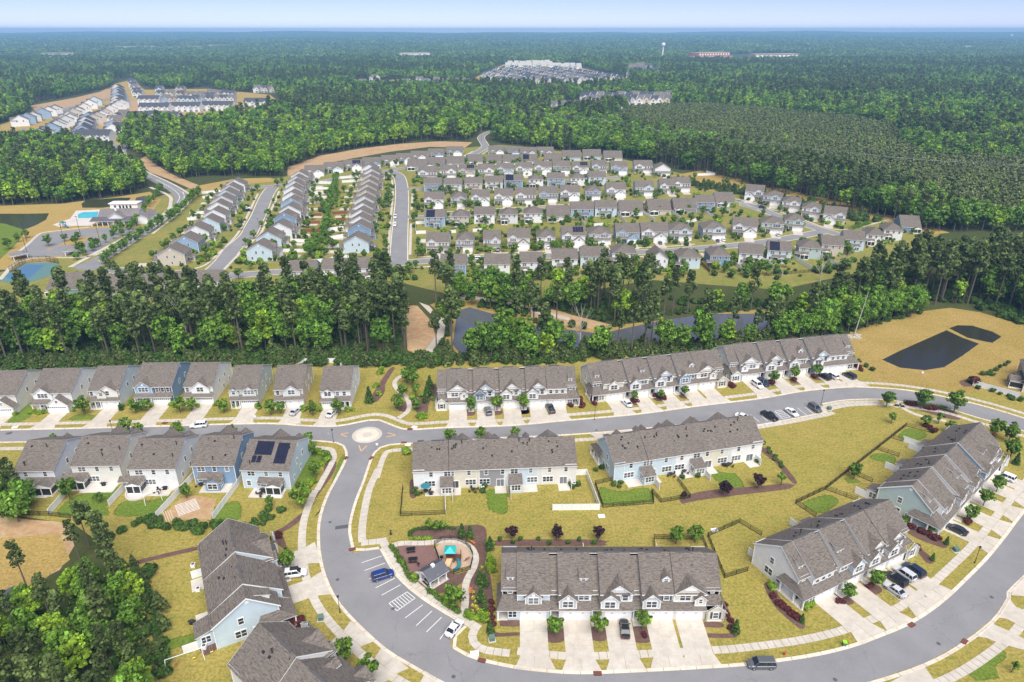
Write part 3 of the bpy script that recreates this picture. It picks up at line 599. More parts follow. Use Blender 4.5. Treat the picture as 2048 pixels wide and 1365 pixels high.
def walls_gable(mb, x0, x1, y0, y1, z0, ze, slope, axis='x', mat='siding', ends=(True, True), sides=(True, True)):
    """wall prism under a gable roof"""
    if axis == 'x':
        ym = (y0+y1)/2; zr = ze+(ym-y0)*slope
        if sides[0]: mb.poly([(x0,y0,z0),(x1,y0,z0),(x1,y0,ze),(x0,y0,ze)], mat)
        if sides[1]: mb.poly([(x1,y1,z0),(x0,y1,z0),(x0,y1,ze),(x1,y1,ze)], mat)
        if ends[0]: mb.poly([(x0,y1,z0),(x0,y0,z0),(x0,y0,ze),(x0,ym,zr),(x0,y1,ze)], mat)
        if ends[1]: mb.poly([(x1,y0,z0),(x1,y1,z0),(x1,y1,ze),(x1,ym,zr),(x1,y0,ze)], mat)
    else:
        xm = (x0+x1)/2; zr = ze+(xm-x0)*slope
        if ends[0]: mb.poly([(x0,y0,z0),(x1,y0,z0),(x1,y0,ze),(xm,y0,zr),(x0,y0,ze)], mat)
        if ends[1]: mb.poly([(x1,y1,z0),(x0,y1,z0),(x0,y1,ze),(xm,y1,zr),(x1,y1,ze)], mat)
        if sides[0]: mb.poly([(x0,y1,z0),(x0,y0,z0),(x0,y0,ze),(x0,y1,ze)], mat)
        if sides[1]: mb.poly([(x1,y0,z0),(x1,y1,z0),(x1,y1,ze),(x1,y0,ze)], mat)
def hip(mb, x0, x1, y0, y1, ze, slope, oh=0.4, t=0.16):
    a, b, c, d = x0-oh, x1+oh, y0-oh, y1+oh; zl = ze-oh*slope; w, l = b-a, d-c
    if l >= w:
        zr = zl+w/2*slope; xm = (a+b)/2; r0, r1 = (xm, c+w/2, zr), (xm, d-w/2, zr)
        for q in ([(a,c,zl),(b,c,zl),r0], [(b,c,zl),(b,d,zl),r1,r0], [(b,d,zl),(a,d,zl),r1], [(a,d,zl),(a,c,zl),r0,r1]): slab_roof(mb, q, t)
    else:
        zr = zl+l/2*slope; ym = (c+d)/2; r0, r1 = (a+l/2, ym, zr), (b-l/2, ym, zr)
        for q in ([(a,c,zl),(b,c,zl),r1,r0], [(b,c,zl),(b,d,zl),r1], [(b,d,zl),(a,d,zl),r0,r1], [(a,d,zl),(a,c,zl),r0]): slab_roof(mb, q, t)
    return zr
def shed(mb, x0, x1, ylow, yhigh, zlow, zhigh, t=0.14):
    if ylow < yhigh: slab_roof(mb, [(x0,ylow,zlow),(x1,ylow,zlow),(x1,yhigh,zhigh),(x0,yhigh,zhigh)], t)
    else: slab_roof(mb, [(x0,yhigh,zhigh),(x1,yhigh,zhigh),(x1,ylow,zlow),(x0,ylow,zlow)], t)

def win_mesh(w, h, n, bars=True):
    """window unit with n lights: white casing, sashes and panes; faces -y, origin at the middle of the sill"""
    k = ('w', round(w,2), round(h,2), n)
    if k in CACHE: return CACHE[k]
    fr, gl = MB(), MB(); b = 0.13
    fr.box(-w/2-b, w/2+b, -.07, 0, -b-.05, -.002, 'white'); fr.box(-w/2-b, w/2+b, -.07, 0, h+.002, h+b+.04, 'white')
    lw = (w-(n-1)*b)/n
    for i in range(n+1): x = -w/2-b+i*(lw+b); fr.box(x, x+b, -.065, 0, 0, h, 'white')
    for i in range(n):
        x = -w/2+i*(lw+b); fr.box(x, x+lw, -.05, 0, h*.47, h*.47+.07, 'white')
        gl.poly([(x,-.03,0),(x+lw,-.03,0),(x+lw,-.03,h),(x,-.03,h)], 'glass')
    CACHE[k] = (fr.mesh('window'), gl.mesh('pane')); return CACHE[k]
FACE = {'f': 0.0, 'b': math.pi, 'r': math.pi/2, 'l': -math.pi/2}
def window(parent, x, y, z, w, h, n=1, face='f', shut=False, joined=None):
    """a window part with its pane; or, on distant houses, added to one joined mesh"""
    if joined is not None:
        c, s = math.cos(FACE[face]), math.sin(FACE[face]); b = .12
        def P(a, d, q): return (x+a*c-d*s, y+a*s+d*c, z+q)
        joined.poly([P(-w/2-b,-.04,-b), P(w/2+b,-.04,-b), P(w/2+b,-.04,h+b), P(-w/2-b,-.04,h+b)], 'white')
        lw = (w-(n-1)*b)/n
        for i in range(n):
            a = -w/2+i*(lw+b)
            joined.poly([P(a,-.06,0), P(a+lw,-.06,0), P(a+lw,-.06,h*.46), P(a,-.06,h*.46)], 'glass')
            joined.poly([P(a,-.06,h*.54), P(a+lw,-.06,h*.54), P(a+lw,-.06,h), P(a,-.06,h)], 'glass')
        return
    fr, gl = win_mesh(w, h, n)
    o = obj('window', fr, parent, (x, y, z), FACE[face]); obj('pane', gl, o)
    if shut:
        k = ('sh', round(h,2))
        if k not in CACHE:
            mb = MB(); mb.box(-.19, .19, -.06, 0, -.08, h+.1, 'shutter'); CACHE[k] = mb.mesh('shutter')
        for s in (-1, 1):
            d = s*(w/2+.36); a = FACE[face]
            obj('shutter', CACHE[k], parent, (x+d*math.cos(a), y+d*math.sin(a), z), a)
def garage_door(parent, x, y, w=4.88, h=2.15, face='f', lights=False, mb=None):
    k = ('g', round(w,2), lights)
    if k not in CACHE:
        m = MB(); m.box(-w/2-.12, w/2+.12, -.03, 0, 0, h+.14, 'white'); n = 4
        for i in range(n):
            for j in range(4 if w > 4 else 2):
                q = 4 if w > 4 else 2
                m.box(-w/2+j*w/q+.02, -w/2+(j+1)*w/q-.02, -.06, -.02, i*h/n+.02, (i+1)*h/n-.02, 'white')
        if lights:
            for j in range(8): m.box(-w/2+j*w/8+.08, -w/2+(j+1)*w/8-.08, -.075, -.05, h*.78, h*.94, 'glass')
        for s in (-.25, .25): m.box(s*w-.25, s*w+.25, -.08, -.05, h*.80, h*.84, 'dark') if not lights else None
        CACHE[k] = m.mesh('garage_door')
    return obj('garage_door', CACHE[k], parent, (x, y, 0.03), FACE[face])
def small_part(name, key, parent, loc, rz, fn):
    if key not in CACHE:
        mb = MB(); fn(mb); CACHE[key] = mb.mesh(name)
    return obj(name, CACHE[key], parent, loc, rz)
def wall_lamp(parent, x, y, z): small_part('wall_lamp', 'lamp', parent, (x, y, z), 0, lambda mb: (mb.box(-.16,.16,-.24,0,0,.12,'dark'), mb.box(-.09,.09,-.18,-.04,.12,.42,'dark')))
def door(parent, x, y, face='f', z=0.12, col='door_void'):
    small_part('door', 'door'+col, parent, (x, y, z), FACE[face], lambda mb: (mb.box(-.62,.62,-.05,0,0,2.2,'white'), mb.box(-.46,.46,-.08,-.04,.03,2.08,col), mb.box(-.3,.3,-.095,-.07,1.1,1.9,'glass')))
def slider(parent, x, y, face='b', z=0.1):
    small_part('patio_door', 'slider', parent, (x, y, z), FACE[face], lambda mb: (mb.box(-1.05,1.05,-.06,0,0,2.2,'white'), mb.box(-.92,-.04,-.08,-.05,.08,2.06,'glass'), mb.box(.04,.92,-.08,-.05,.08,2.06,'glass')))
def post(parent, x, y, z0, z1, r=0.13):
    k = ('post', round(z1-z0,2))
    small_part('porch_post', k, parent, (x, y, z0), 0, lambda mb: (mb.box(-r,r,-r,r,0,z1-z0,'white'), mb.box(-r-.05,r+.05,-r-.05,r+.05,0,.25,'white')))
def vent(parent, x, y, z, kind=0):
    if kind == 0: small_part('roof_vent', 'v0', parent, (x,y,z), 0, lambda mb: mb.box(-.2,.2,-.2,.2,-.25,.22,'dark'))
    elif kind == 1: small_part('flue', 'v1', parent, (x,y,z), 0, lambda mb: (mb.cyl(0,0,-.4,.85,.10,'dark'), mb.cyl(0,0,.85,1.0,.17,'dark')))
    else: small_part('vent_pipe', 'v2', parent, (x,y,z), 0, lambda mb: mb.cyl(0,0,-.3,.4,.07,'dark'))
def ridge_vent(parent, x, y, z, L, rz=0):
    small_part('ridge_vent', ('rv', round(L,1)), parent, (x,y,z), rz, lambda mb: mb.box(-L/2,L/2,-.16,.16,-.05,.09,'dark_mat'))
def truss(mb, xm, w, y, ze, slope):
    """white collar and king post in the tip of a front gable"""
    zr = ze+w/2*slope; h = w*.2
    mb.box(xm-h/slope*.62, xm+h/slope*.62, y-.16, y-.08, zr-h-.1, zr-h+.1, 'white'); mb.box(xm-.09, xm+.09, y-.17, y-.07, zr-h, zr-.1, 'white')
    mb.poly([(xm-h/slope,y-.05,zr-h),(xm+h/slope,y-.05,zr-h),(xm,y-.05,zr-.02)], 'trim')

# ---------------------------------------------------------------- terraces of town houses
SL = 0.655; ZE = 5.65; YB = 14.0; YM = 1.2; YR = (YM+YB)/2; ZRIDGE = ZE+(YR-YM)*SL
def roof_y(z): return YM+(z-ZE)/SL            # where the front slope reaches height z
def front_gable(T, wl, rf, tr, x0, x1, y, z0, ze, slope, mat='batten', dzr=0.0, win=None, tt='plain', lift=0.25):
    """gabled bay or cross gable on the front slope"""
    w = x1-x0; xm = (x0+x1)/2
    walls_gable(wl, x0, x1, y, roof_y(ze+w/2*slope)+.1 if y < YM-.05 else YM+.35, z0, ze, slope, 'y', mat, ends=(True, False))
    if z0 > 1: wl.poly([(x0,y,z0),(x0,YM+.2,z0),(x1,YM+.2,z0),(x1,y,z0)], mat)
    zr = ze+w/2*slope
    gable(rf, x0, x1, y, 0, ze, slope, 'y', oh=.32, ohg=.3, back=roof_y(zr)-lift/SL+.55, dz=.14)
    if tt == 'truss': truss(tr, xm, w, y, ze, slope)
    elif tt == 'vent': tr.box(xm-.26, xm+.26, y-.07, y, zr-w*.3-.35, zr-w*.3+.25, 'white')
    elif tt == 'awning':
        tr.box(xm-1.1, xm+1.1, y-.4, y, ze-.02, ze+.14, 'dark_mat')
    for s in (x0, x1): tr.box(s-.09, s+.09, y-.05, y+.06, z0, ze, 'white')
    tr.box(x0, x1, y-.06, y-.004, z0, z0+.22, 'white')
    if win:
        ww, wh, wz, n = win[:4]; window(T, xm+(win[4] if len(win) > 4 else 0), y, wz, ww, wh, n, 'f', shut=len(win) > 5 and win[5])
def town_unit(T, x0, kind, mirror, col, accent, gl=False):
    """main body of a unit: garage block, upper storey, roof and its front gables. returns width"""
    w = 6.2; X = (lambda a: x0+a) if not mirror else (lambda a: x0+w-a)
    def seg(a, b): p, q = X(a), X(b); return min(p, q), max(p, q)
    wl, ac, rf, tr = MB(), MB(), MB(), MB()
    wl.poly([(x0,0,0),(x0+w,0,0),(x0+w,0,2.85),(x0,0,2.85)], 'siding'); wl.poly([(x0,YM,0),(x0,0,0),(x0,0,2.9),(x0,YM,3.3)], 'siding'); wl.poly([(x0+w,0,0),(x0+w,YM,0),(x0+w,YM,3.3),(x0+w,0,2.9)], 'siding')
    walls_gable(wl, x0, x0+w, YM, YB, 2.6, ZE, SL, 'x', 'siding', sides=(True, False))
    wl.poly([(x0+w,YB,0),(x0,YB,0),(x0,YB,ZE),(x0+w,YB,ZE)], 'siding')
    # roof of the body stands a little proud of the strips between the units
    a, b = x0-.12, x0+w+.12; zl = ZE-.42*SL+.25; zr = ZRIDGE+.25
    slab_roof(rf, [(a,YM-.42,zl),(b,YM-.42,zl),(b,YR,zr),(a,YR,zr)], .3); slab_roof(rf, [(a,YR,zr),(b,YR,zr),(b,YB+.35,ZE-.35*SL+.04),(a,YB+.35,ZE-.35*SL+.04)], .2)
    sk = MB()
    shed(sk, x0-.05, x0+w+.05, -.45, YM, 2.72, 3.75)
    gx = X(3.1 if kind in 'AE' else 3.45 if kind != 'F' else 3.1)
    garage_door(T, gx, 0, lights=gl); wall_lamp(T, gx, 0, 2.38)
    if kind == 'A':
        s = seg(1.55, 4.65); front_gable(T, ac, rf, tr, *s, YM-.55, 3.05, 5.15, .9, win=(1.9,1.45,3.5,2), tt='vent')
    elif kind == 'B':
        s = seg(.05, 3.35); front_gable(T, ac, rf, tr, *s, -.05, 2.75, 5.05, .92, win=(1.9,1.45,3.3,2), tt='vent')
        window(T, X(4.85), YM, 3.95, 1.9, 1.35, 2)
        s = seg(4.1, 5.6); dw, dr = MB(), MB(); y0 = roof_y(6.9)-.1
        dw.box(s[0], s[1], y0, y0+2.6, 6.3, 8.05, 'siding'); shed(dr, s[0]-.2, s[1]+.2, y0-.3, roof_y(9.1), 7.95, 9.2); obj('dormer_wall', dw, T, color=WH); obj('dormer_roof', dr, T, color=ROOF); window(T, (s[0]+s[1])/2, y0, 7.05, .62, .62, 1)
    elif kind in 'CG':
        s = seg(.95, 6.1); front_gable(T, wl, rf, tr, *s, YM-.12, 3.6, 5.65, .8, win=(.95,1.4,3.9,1,(1.3 if not mirror else -1.3)), tt='truss' if kind == 'C' else 'vent')
        s = seg(.05, 3.45); front_gable(T, ac, rf, tr, *s, -.05, 2.75, 4.9, .9, win=(1.9,1.45,3.15,2), tt='truss' if kind == 'C' else 'awning')
        tr.box(X(4.85)-.8, X(4.85)+.8, YM-.6, YM-.12, 5.5, 5.68, 'dark_mat')
    elif kind == 'D':
        s = seg(.05, 3.35); front_gable(T, ac, rf, tr, *s, -.05, 2.75, 5.05, .92, win=(1.9,1.45,3.3,2), tt='truss')
        window(T, X(4.8), YM, 3.95, .95, 1.4, 1, shut=True)
        s = seg(4.0, 5.6); y0 = roof_y(6.7); dw, dr = MB(), MB()
        walls_gable(dw, s[0], s[1], y0, y0+2.4, 6.3, 7.7, .95, 'y', 'siding', ends=(True, False)); obj('dormer_wall', dw, T, color=WH); gable(dr, s[0], s[1], y0, 0, 7.7, .95, 'y', oh=.2, ohg=.22, back=roof_y(8.5)+.4, dz=.12); obj('dormer_roof', dr, T, color=ROOF); window(T, (s[0]+s[1])/2, y0, 6.85, .75, .8, 1)
    elif kind == 'E':
        s = seg(.0, 6.2); front_gable(T, wl, rf, tr, *s, YM-.15, 3.6, 5.6, .72, mat='siding', win=(2.0,1.45,3.95,2,(-.9 if not mirror else .9)), tt='truss')
        s = seg(4.0, 6.05); front_gable(T, ac, rf, tr, *s, .35, 3.2, 5.0, .9, mat='siding', win=(.6,1.0,3.9,1))
    elif kind == 'F':
        for d in (1.3, 3.1, 4.9): window(T, X(d), YM, 3.95, .9, 1.4, 1)
    for s in (x0+.02, x0+w-.02): tr.box(s-.08, s+.08, YM-.05, YM+.03, 3.3, ZE, 'white')
    obj('wall', wl, T, color=col)
    if ac.f: obj('gable_wall', ac, T, color=accent)
    obj('roof', rf, T, color=ROOF); obj('porch_roof', sk, T, color=ROOF)
    if tr.f: obj('trim', tr, T, kind='stuff')
    ridge_vent(T, x0+w*.45, YR, zr+.02, 3.4)
    for k in range(random.randint(4, 6)):
        y = random.uniform(YR+.8, YB-2.5); z = ZRIDGE-(y-YR)*SL+.18; vent(T, x0+random.uniform(.6, w-.5), y, z, random.choice((0, 0, 2, 1 if y < YR+2 else 0)))
    return w
def town_strip(T, x0, w, col):
    """recessed entry between two units"""
    wl, rf, sk, tr = MB(), MB(), MB(), MB()
    walls_gable(wl, x0, x0+w, 2.3, YB, 0, ZE-.6, SL, 'x', 'siding')
    slab_roof(rf, [(x0,1.7,ZE-.3+.5*SL-.85),(x0+w,1.7,ZE-.3+.5*SL-.85),(x0+w,YR,ZRIDGE-.60),(x0,YR,ZRIDGE-.60)], .2); slab_roof(rf, [(x0,YR,ZRIDGE-.02),(x0+w,YR,ZRIDGE-.02),(x0+w,YB+.35,ZE-.35*SL),(x0,YB+.35,ZE-.35*SL)], .2)
    shed(sk, x0+.06, x0+w-.06, -.3, 2.25, 2.7, 3.95)
    window(T, x0+w/2, 2.28, 4.35, .7, .75, 1); door(T, x0+w*.5, 2.28)
    obj('wall', wl, T, color=col); obj('roof', rf, T, color=ROOF); obj('porch_roof', sk, T, color=ROOF)
    post(T, x0+.25, .0, .06, 2.65); obj('porch_floor', (lambda m: (m.box(x0+.05, x0+w-.05, -1.6, 2.25, 0, .085, 'patio'), m)[1])(MB()), T)
def town_wing(T, x0, kind, left, col, accent, w=2.9):
    """end wing; left: it is the left end seen from the street"""
    wl, rf, sk, tr, ac = MB(), MB(), MB(), MB(), MB(); X = (lambda a: x0+a) if left else (lambda a: x0+w-a); s = -1 if left else 1
    xe = X(0); y0 = 2.4
    walls_gable(wl, x0, x0+w, y0, YB, 0, ZE+(y0-YM)*SL*.35, (ZRIDGE-.1-ZE-(y0-YM)*SL*.35)/((YB-y0)/2), 'x', 'siding')
    wl.f.pop(); wl.m.pop(); wl.f.pop(); wl.m.pop()
    zf = ZE+.15; prof = [(y0,0),(YB,0),(YB,ZE),(YR,ZRIDGE-.05),(y0,zf)]
    for xx, rev in ((x0, True), (x0+w, False)):
        P = [(xx, a, b) for a, b in prof]; wl.poly(P[::-1] if rev else P, 'siding')
    wl.poly([(x0,y0,0),(x0+w,y0,0),(x0+w,y0,zf),(x0,y0,zf)], 'siding')
    oh = .3; a, b = (x0-oh, x0+w) if left else (x0, x0+w+oh); kf = (ZRIDGE-zf)/(YR-y0)
    slab_roof(rf, [(a,y0-.4,zf-.4*kf),(b,y0-.4,zf-.4*kf),(b,YR,ZRIDGE),(a,YR,ZRIDGE)], .2); slab_roof(rf, [(a,YR,ZRIDGE),(b,YR,ZRIDGE),(b,YB+.35,ZE-.35*SL),(a,YB+.35,ZE-.35*SL)], .2)
    for (ya, za), (yb, zb) in (((y0-.4, zf-.4*kf), (YR, ZRIDGE)), ((YR, ZRIDGE), (YB+.35, ZE-.35*SL))):      # white rake boards on the end gable
        xx = xe+s*.33; P = [(xx,ya,za-.32),(xx,yb,zb-.32),(xx,yb,zb+.03),(xx,ya,za+.03)]; tr.poly(P if not left else P[::-1], 'white')
    e = xe+s*1.15                                       # outer edge of the porch roof that wraps the corner
    if kind == 'porch':
        f0, f1 = (e, x0+w) if left else (x0, e)
        P = [(f0,-.45,2.72),(f1,-.45,2.72),(f1 if left else xe,y0,4.25),(xe if left else f0,y0,4.25)]; slab_roof(sk, P, .14)
        P = [(e,-.45,2.72),(xe,y0,4.25),(xe,y0+3.4,4.25),(e,y0+4.4,2.72)]; slab_roof(sk, P if left is False else P[::-1], .14)
        ac.poly([(x0+(1.0 if left else .0),0,0),(x0+w-(0 if left else 1.0),0,0),(x0+w-(0 if left else 1.0),0,2.8),(x0+(1.0 if left else 0),0,2.8)], 'siding')
        xx = X(1.0); P = [(xx,y0,0),(xx,0,0),(xx,0,2.8),(xx,y0,2.9)]; ac.poly(P if left else P[::-1], 'siding')
        window(T, X(1.95), 0, .75, 1.5, 1.45, 2, shut=False); door(T, X(.5), y0)
        for yy in (-.15, 2.2, 5.6): post(T, e-s*.3, yy, .08, 2.7)
        window(T, X(1.5), y0, 4.55, .85, .85, 1, shut=True)
        dx0, dx1 = sorted((X(.85), X(2.2))); yd = y0+1.2
        dw, dr = MB(), MB(); dw.box(dx0, dx1, yd, yd+2.2, 6.1, 7.75, 'siding'); shed(dr, dx0-.15, dx1+.15, yd-.3, yd+4.0, 7.65, 9.35); obj('dormer_wall', dw, T, color=WH); obj('dormer_roof', dr, T, color=ROOF); window(T, (dx0+dx1)/2, yd, 6.7, .6, .6, 1)
        tr.box(min(e-s*.5, x0+.2), max(e-s*.5, x0+w-.2), -.2, y0+4.2, 0, .085, 'patio') if False else None
        fl = MB(); fl.box(min(e, X(1.0)), max(e, X(1.0)), -.2, y0, 0, .10, 'patio'); fl.box(min(e, xe), max(e, xe), y0, y0+4.2, 0, .098, 'patio'); obj('porch_floor', fl, T)
    else:
        g0, g1 = sorted((X(-.7), X(2.75)))
        front_gable(T, ac, rf, tr, g0, g1, -.35, 0, 2.75, .85, mat='siding', win=(.95,1.4,.8,1,0,True), tt='truss')
        P = [(e,.2,2.62),(xe,y0,4.15),(xe,y0+3.4,4.15),(e,y0+4.6,2.62)]; slab_roof(sk, P if left is False else P[::-1], .14)
        slab_roof(sk, [(x0,.6,3.1),(x0+w,.6,3.1),(x0+w,y0,4.2),(x0,y0,4.2)], .12)
        for yy in (2.0, 5.9): post(T, e-s*.3, yy, .08, 2.6)
        fl = MB(); fl.box(min(e, xe), max(e, xe), .6, y0+4.6, 0, .098, 'patio'); obj('porch_floor', fl, T)
        window(T, X(1.3), y0, 4.6, .6, .7, 1); door(T, xe+s*.0, 3.6, 'l' if left else 'r')
    sf = 'l' if left else 'r'
    for (yy, z, ww, hh, n) in ((9.2,3.95,.9,1.4,1), (9.6,.95,1.9,1.5,2), (12.3,.95,.9,1.4,1) if kind == 'x' else (6.9,.95,.9,1.2,1)): window(T, xe, yy, z, ww, hh, n, sf)
    tr.box(xe+(0 if s > 0 else -.06), xe+(.06 if s > 0 else 0), YR-.35, YR+.35, ZRIDGE-1.6, ZRIDGE-.95, 'white')
    for yy in (y0, YB): tr.box(xe-.07, xe+.07, yy-.07, yy+.07, 0, ZE, 'white')
    obj('wall', wl, T, color=col); obj('porch_wall', ac, T, color=accent) if ac.f else None
    obj('roof', rf, T, color=ROOF); obj('porch_roof', sk, T, color=ROOF) if sk.f else None
    obj('trim', tr, T, kind='stuff')
    return w
def town_back(T, x0, w, col, sun=None, mir=False):
    """garden side of a unit: windows, patio door or sun room, patio slab, privacy screen"""
    X = (lambda a: x0+w-a) if not mir else (lambda a: x0+a)
    window(T, X(1.6), YB, .95, 2.6, 1.45, 3, 'b'); window(T, X(2.0), YB, 3.75, .85, 1.4, 1, 'b'); window(T, X(w-1.3), YB, 3.75, 1.75 if sun else .85, 1.4, 2 if sun else 1, 'b')
    if sun:
        a, b = sorted((X(w-3.1), X(w-.02))); wl, rf = MB(), MB()
        wl.box(a, b, YB, YB+3.0, 0, 2.75, 'siding'); shed(rf, a-.2, b+.2, YB+3.3, YB+.01, 2.7, 3.75)
        obj('sunroom_wall', wl, T, color=col); obj('sunroom_roof', rf, T, color=ROOF)
        window(T, (a+b)/2, YB+3.0, .9, 2.2, 1.4, 3, 'b'); window(T, a, YB+1.5, .9, 1.5, 1.4, 2, 'l'); window(T, b, YB+1.5, .9, 1.5, 1.4, 2, 'r')
        p0, p1 = sorted((X(.4), X(w-3.15)))
    else:
        slider(T, X(w-1.9), YB); p0, p1 = sorted((X(w-3.4), X(w-.4)))
    m = MB(); m.box(p0, p1, YB, YB+2.9, 0, .08, 'patio'); obj('patio', m, T)
    m = MB(); xs = X(w-.05); m.box(xs-.05, xs+.05, YB+(3.0 if sun else 0)+.01, YB+(3.0 if sun else 0)+2.6, .05, 1.95, 'vinyl'); obj('privacy_screen', m, T)
    obj('downpipe', (lambda m: (m.box(X(.1)-.05, X(.1)+.05, YB, YB+.1, 0, ZE-.3, 'white'), m)[1])(MB()), T)
TOWN = {}
def to_line(p, d, line):
    best = 99.0
    for a, b in zip(line, line[1:]):
        e = b-a; den = d.x*e.y-d.y*e.x
        if abs(den) < 1e-9: continue
        t = ((a.x-p.x)*e.y-(a.y-p.y)*e.x)/den; s_ = ((a.x-p.x)*d.y-(a.y-p.y)*d.x)/den
        if -.01 <= s_ <= 1.01 and t > 0: best = min(best, t)
    return best
def terrace(key, name_label, A, B, units, back=None, cat='terrace', scale_to=None, drives=None, front=True):
    """A, B: ground points at the front left and front right corners. units: list of
    ('porch'|'gable', wall, accent) wings, (kind, mirror, wall, accent) bodies and 's' strips, from left to right"""
    ux = (B-A).normalized(); rz = math.atan2(ux.y, ux.x)
    T = thing('town_house_row', name_label, 'town houses', A, rz, 'rows of town houses')
    x = 0.0; info = []
    n = len(units)
    for i, u in enumerate(units):
        if u[0] in ('porch', 'gable'):
            w = town_wing(T, x, u[0], i == 0, u[1], u[2])
        elif u[0] == 's':
            w = 1.85; town_strip(T, x, w, u[1])
        else:
            w = town_unit(T, x, u[0], u[1], u[2], u[3], gl=len(u) > 4 and u[4]); info.append((x, u))
        x += w
    T['label'] = name_label
    tot = x; want = (B-A).length; k = want/tot
    T.scale = (k, 1, 1)
    if back:
        for j, ((bx, u), bk) in enumerate(zip(info, back)): town_back(T, bx-(1.0 if j else 1.5), 7.6, u[2], bk, j % 2 == 1)
    TOWN[key] = (A, ux, Vector((ux.y, -ux.x, 0)), k, [(bx+(3.1 if u[0] in 'AEF' else (3.45 if not u[1] else 2.75)))*k for bx, u in info])
    if drives:
        A_, u_, d_, k_, cs = TOWN[key]
        for c in cs:
            L2 = to_line(A_+u_*c, d_, KL[drives])-.5
            if 5 < L2 < 25: drive(A_+u_*c, u_, d_, 5.3, L2-2.6, L2, singles=key in ('T1','T2','T9','T6','T10'))
    return T
# ---------------------------------------------------------------- rows of town houses in view
terrace('T1', 'grey and white five unit town house row in front beside the playground', G(1005,1240), G(1439,1240),
    [('porch',LB,LB), ('A',False,LB,GR), ('s',LG), ('B',False,WH,GR), ('s',OW), ('C',False,LG,LG), ('s',OW), ('D',False,LB,GR), ('E',False,CR,CR), ('gable',CR,CR)],
    back=[None,'s',None,'s',None], drives='south_inner')
terrace('T6', 'upper town house row with a blue unit directly behind the left garden row', G(877,821), G(1152,812),
    [('gable',OW,OW), ('E',False,OW,OW,True), ('s',LG), ('G',False,LB,BL), ('s',LG), ('C',False,OW,OW), ('s',LG), ('C',False,LG,LG), ('F',False,OW,OW), ('porch',OW,OW)],
    drives='a_top')
terrace('T7', 'long cream, grey and blue town house row in the middle of the upper street', G(1190,806), G(1448,774),
    [('porch',OW,OW), ('A',False,CR,CR), ('s',LG), ('B',False,LG,LG), ('s',LG), ('C',False,LB,LG), ('s',LG), ('D',False,LB,BL), ('E',False,CR,CR), ('gable',CR,CR)],
    drives='a_top')
terrace('T8', 'white town house row at the far end of the upper street beside the dark pond', G(1463,765), G(1709,740),
    [('gable',WH,WH), ('E',True,WH,WH), ('s',WH), ('C',False,LG,LG), ('s',LG), ('D',False,LG,LG), ('s',WH), ('G',False,LB,WH), ('F',False,WH,WH), ('porch',WH,WH)],
    drives='a_top')
def by_back(L, Rr, depth=YB, z=0.0):
    """front corners of a row known by the two ends of its garden wall, left and right as seen from the garden"""
    u = (Rr-L).normalized(); n = Vector((-u.y, u.x, 0)); return Rr+n*depth, L+n*depth
a, b = by_back(G(829,980), G(1151,967))
terrace('T4', 'town house row with white, cream, grey and blue garden walls', a, b,
    [('gable',OW,OW), ('E',False,OW,OW), ('s',LG), ('D',True,LB,LB), ('s',LG), ('C',False,DG,GR), ('s',CR), ('C',True,CR,CR), ('F',False,WH,WH), ('porch',WH,WH)], back=[None,'s',None,None,'s'], drives='inner')
a, b = by_back(G(1227,966), G(1519,919))
terrace('T5', 'town house row with a pale blue end wall and white sun rooms', a, b,
    [('gable',WH,WH), ('E',True,WH,WH), ('s',LG), ('C',False,CR,CR), ('s',LG), ('G',True,WH,WH), ('s',LB), ('D',False,LB,LB), ('A',False,LB,LB), ('porch',LB,LB)], back=[None,None,'s',None,'s'], drives='inner')
A2, B2 = G(1608,1217), G(1822,1112)
terrace('T2', 'white town house row at lower right with four cars on its drives', A2, B2,
    [('porch',WH,WH), ('F',False,WH,WH), ('s',LG), ('B',True,WH,LB), ('s',LG), ('C',False,OW,OW), ('C',False,LG,LG), ('gable',OW,OW)], back=[None,None,'s',None],
    drives='south_inner')
p = G(1757,973,ZE); q = G(1897,852,ZE); u = (q-p).normalized(); n = Vector((u.y, -u.x, 0)); A3 = Vector((p.x,p.y,0))+n*(YB+.3); B3 = A3+u*((q-p).length)
terrace('T3', 'teal grey ended town house row at right edge seen across its gardens', A3, B3,
    [('porch',TE,TE), ('A',False,WH,LG), ('s',LG), ('B',False,WH,GR), ('s',BL), ('C',False,WH,LG), ('s',LG), ('D',False,BL,BL), ('E',False,WH,WH), ('gable',WH,WH)], back=['s',None,'s',None,'s'],
    drives='south_inner')
p = G(421,1257,ZE-.2); q = G(395,1092,ZE-.2); u = (q-p).normalized(); n = Vector((u.y, -u.x, 0)); A9 = Vector((p.x,p.y,0))+n*(YB+.3); B9 = A9+u*((q-p).length)
terrace('T9', 'pale blue ended town house row at lower left beside the curving street', A9, B9,
    [('porch',LB,LB), ('F',False,LB,LB), ('s',LB), ('E',True,LB,LB), ('gable',WH,WH)], back=['s',None], drives='a_bot_left')
p = G(456,1333,ZE-.2); q = p+(G(613,1361,ZRIDGE)-G(508,1262,ZRIDGE)).normalized()*34; u = (p-q).normalized(); n = Vector((u.y, -u.x, 0)); A10 = Vector((q.x,q.y,0))+n*(YB+.3); B10 = A10+u*34
terrace('T10', 'brown roofed town house row cut by the lower left edge of the view', A10, B10,
    [('porch',WH,WH), ('F',False,WH,WH), ('s',LB), ('D',False,LB,LB), ('s',LG), ('E',True,WH,WH), ('gable',WH,WH)], drives='a_bot_left')
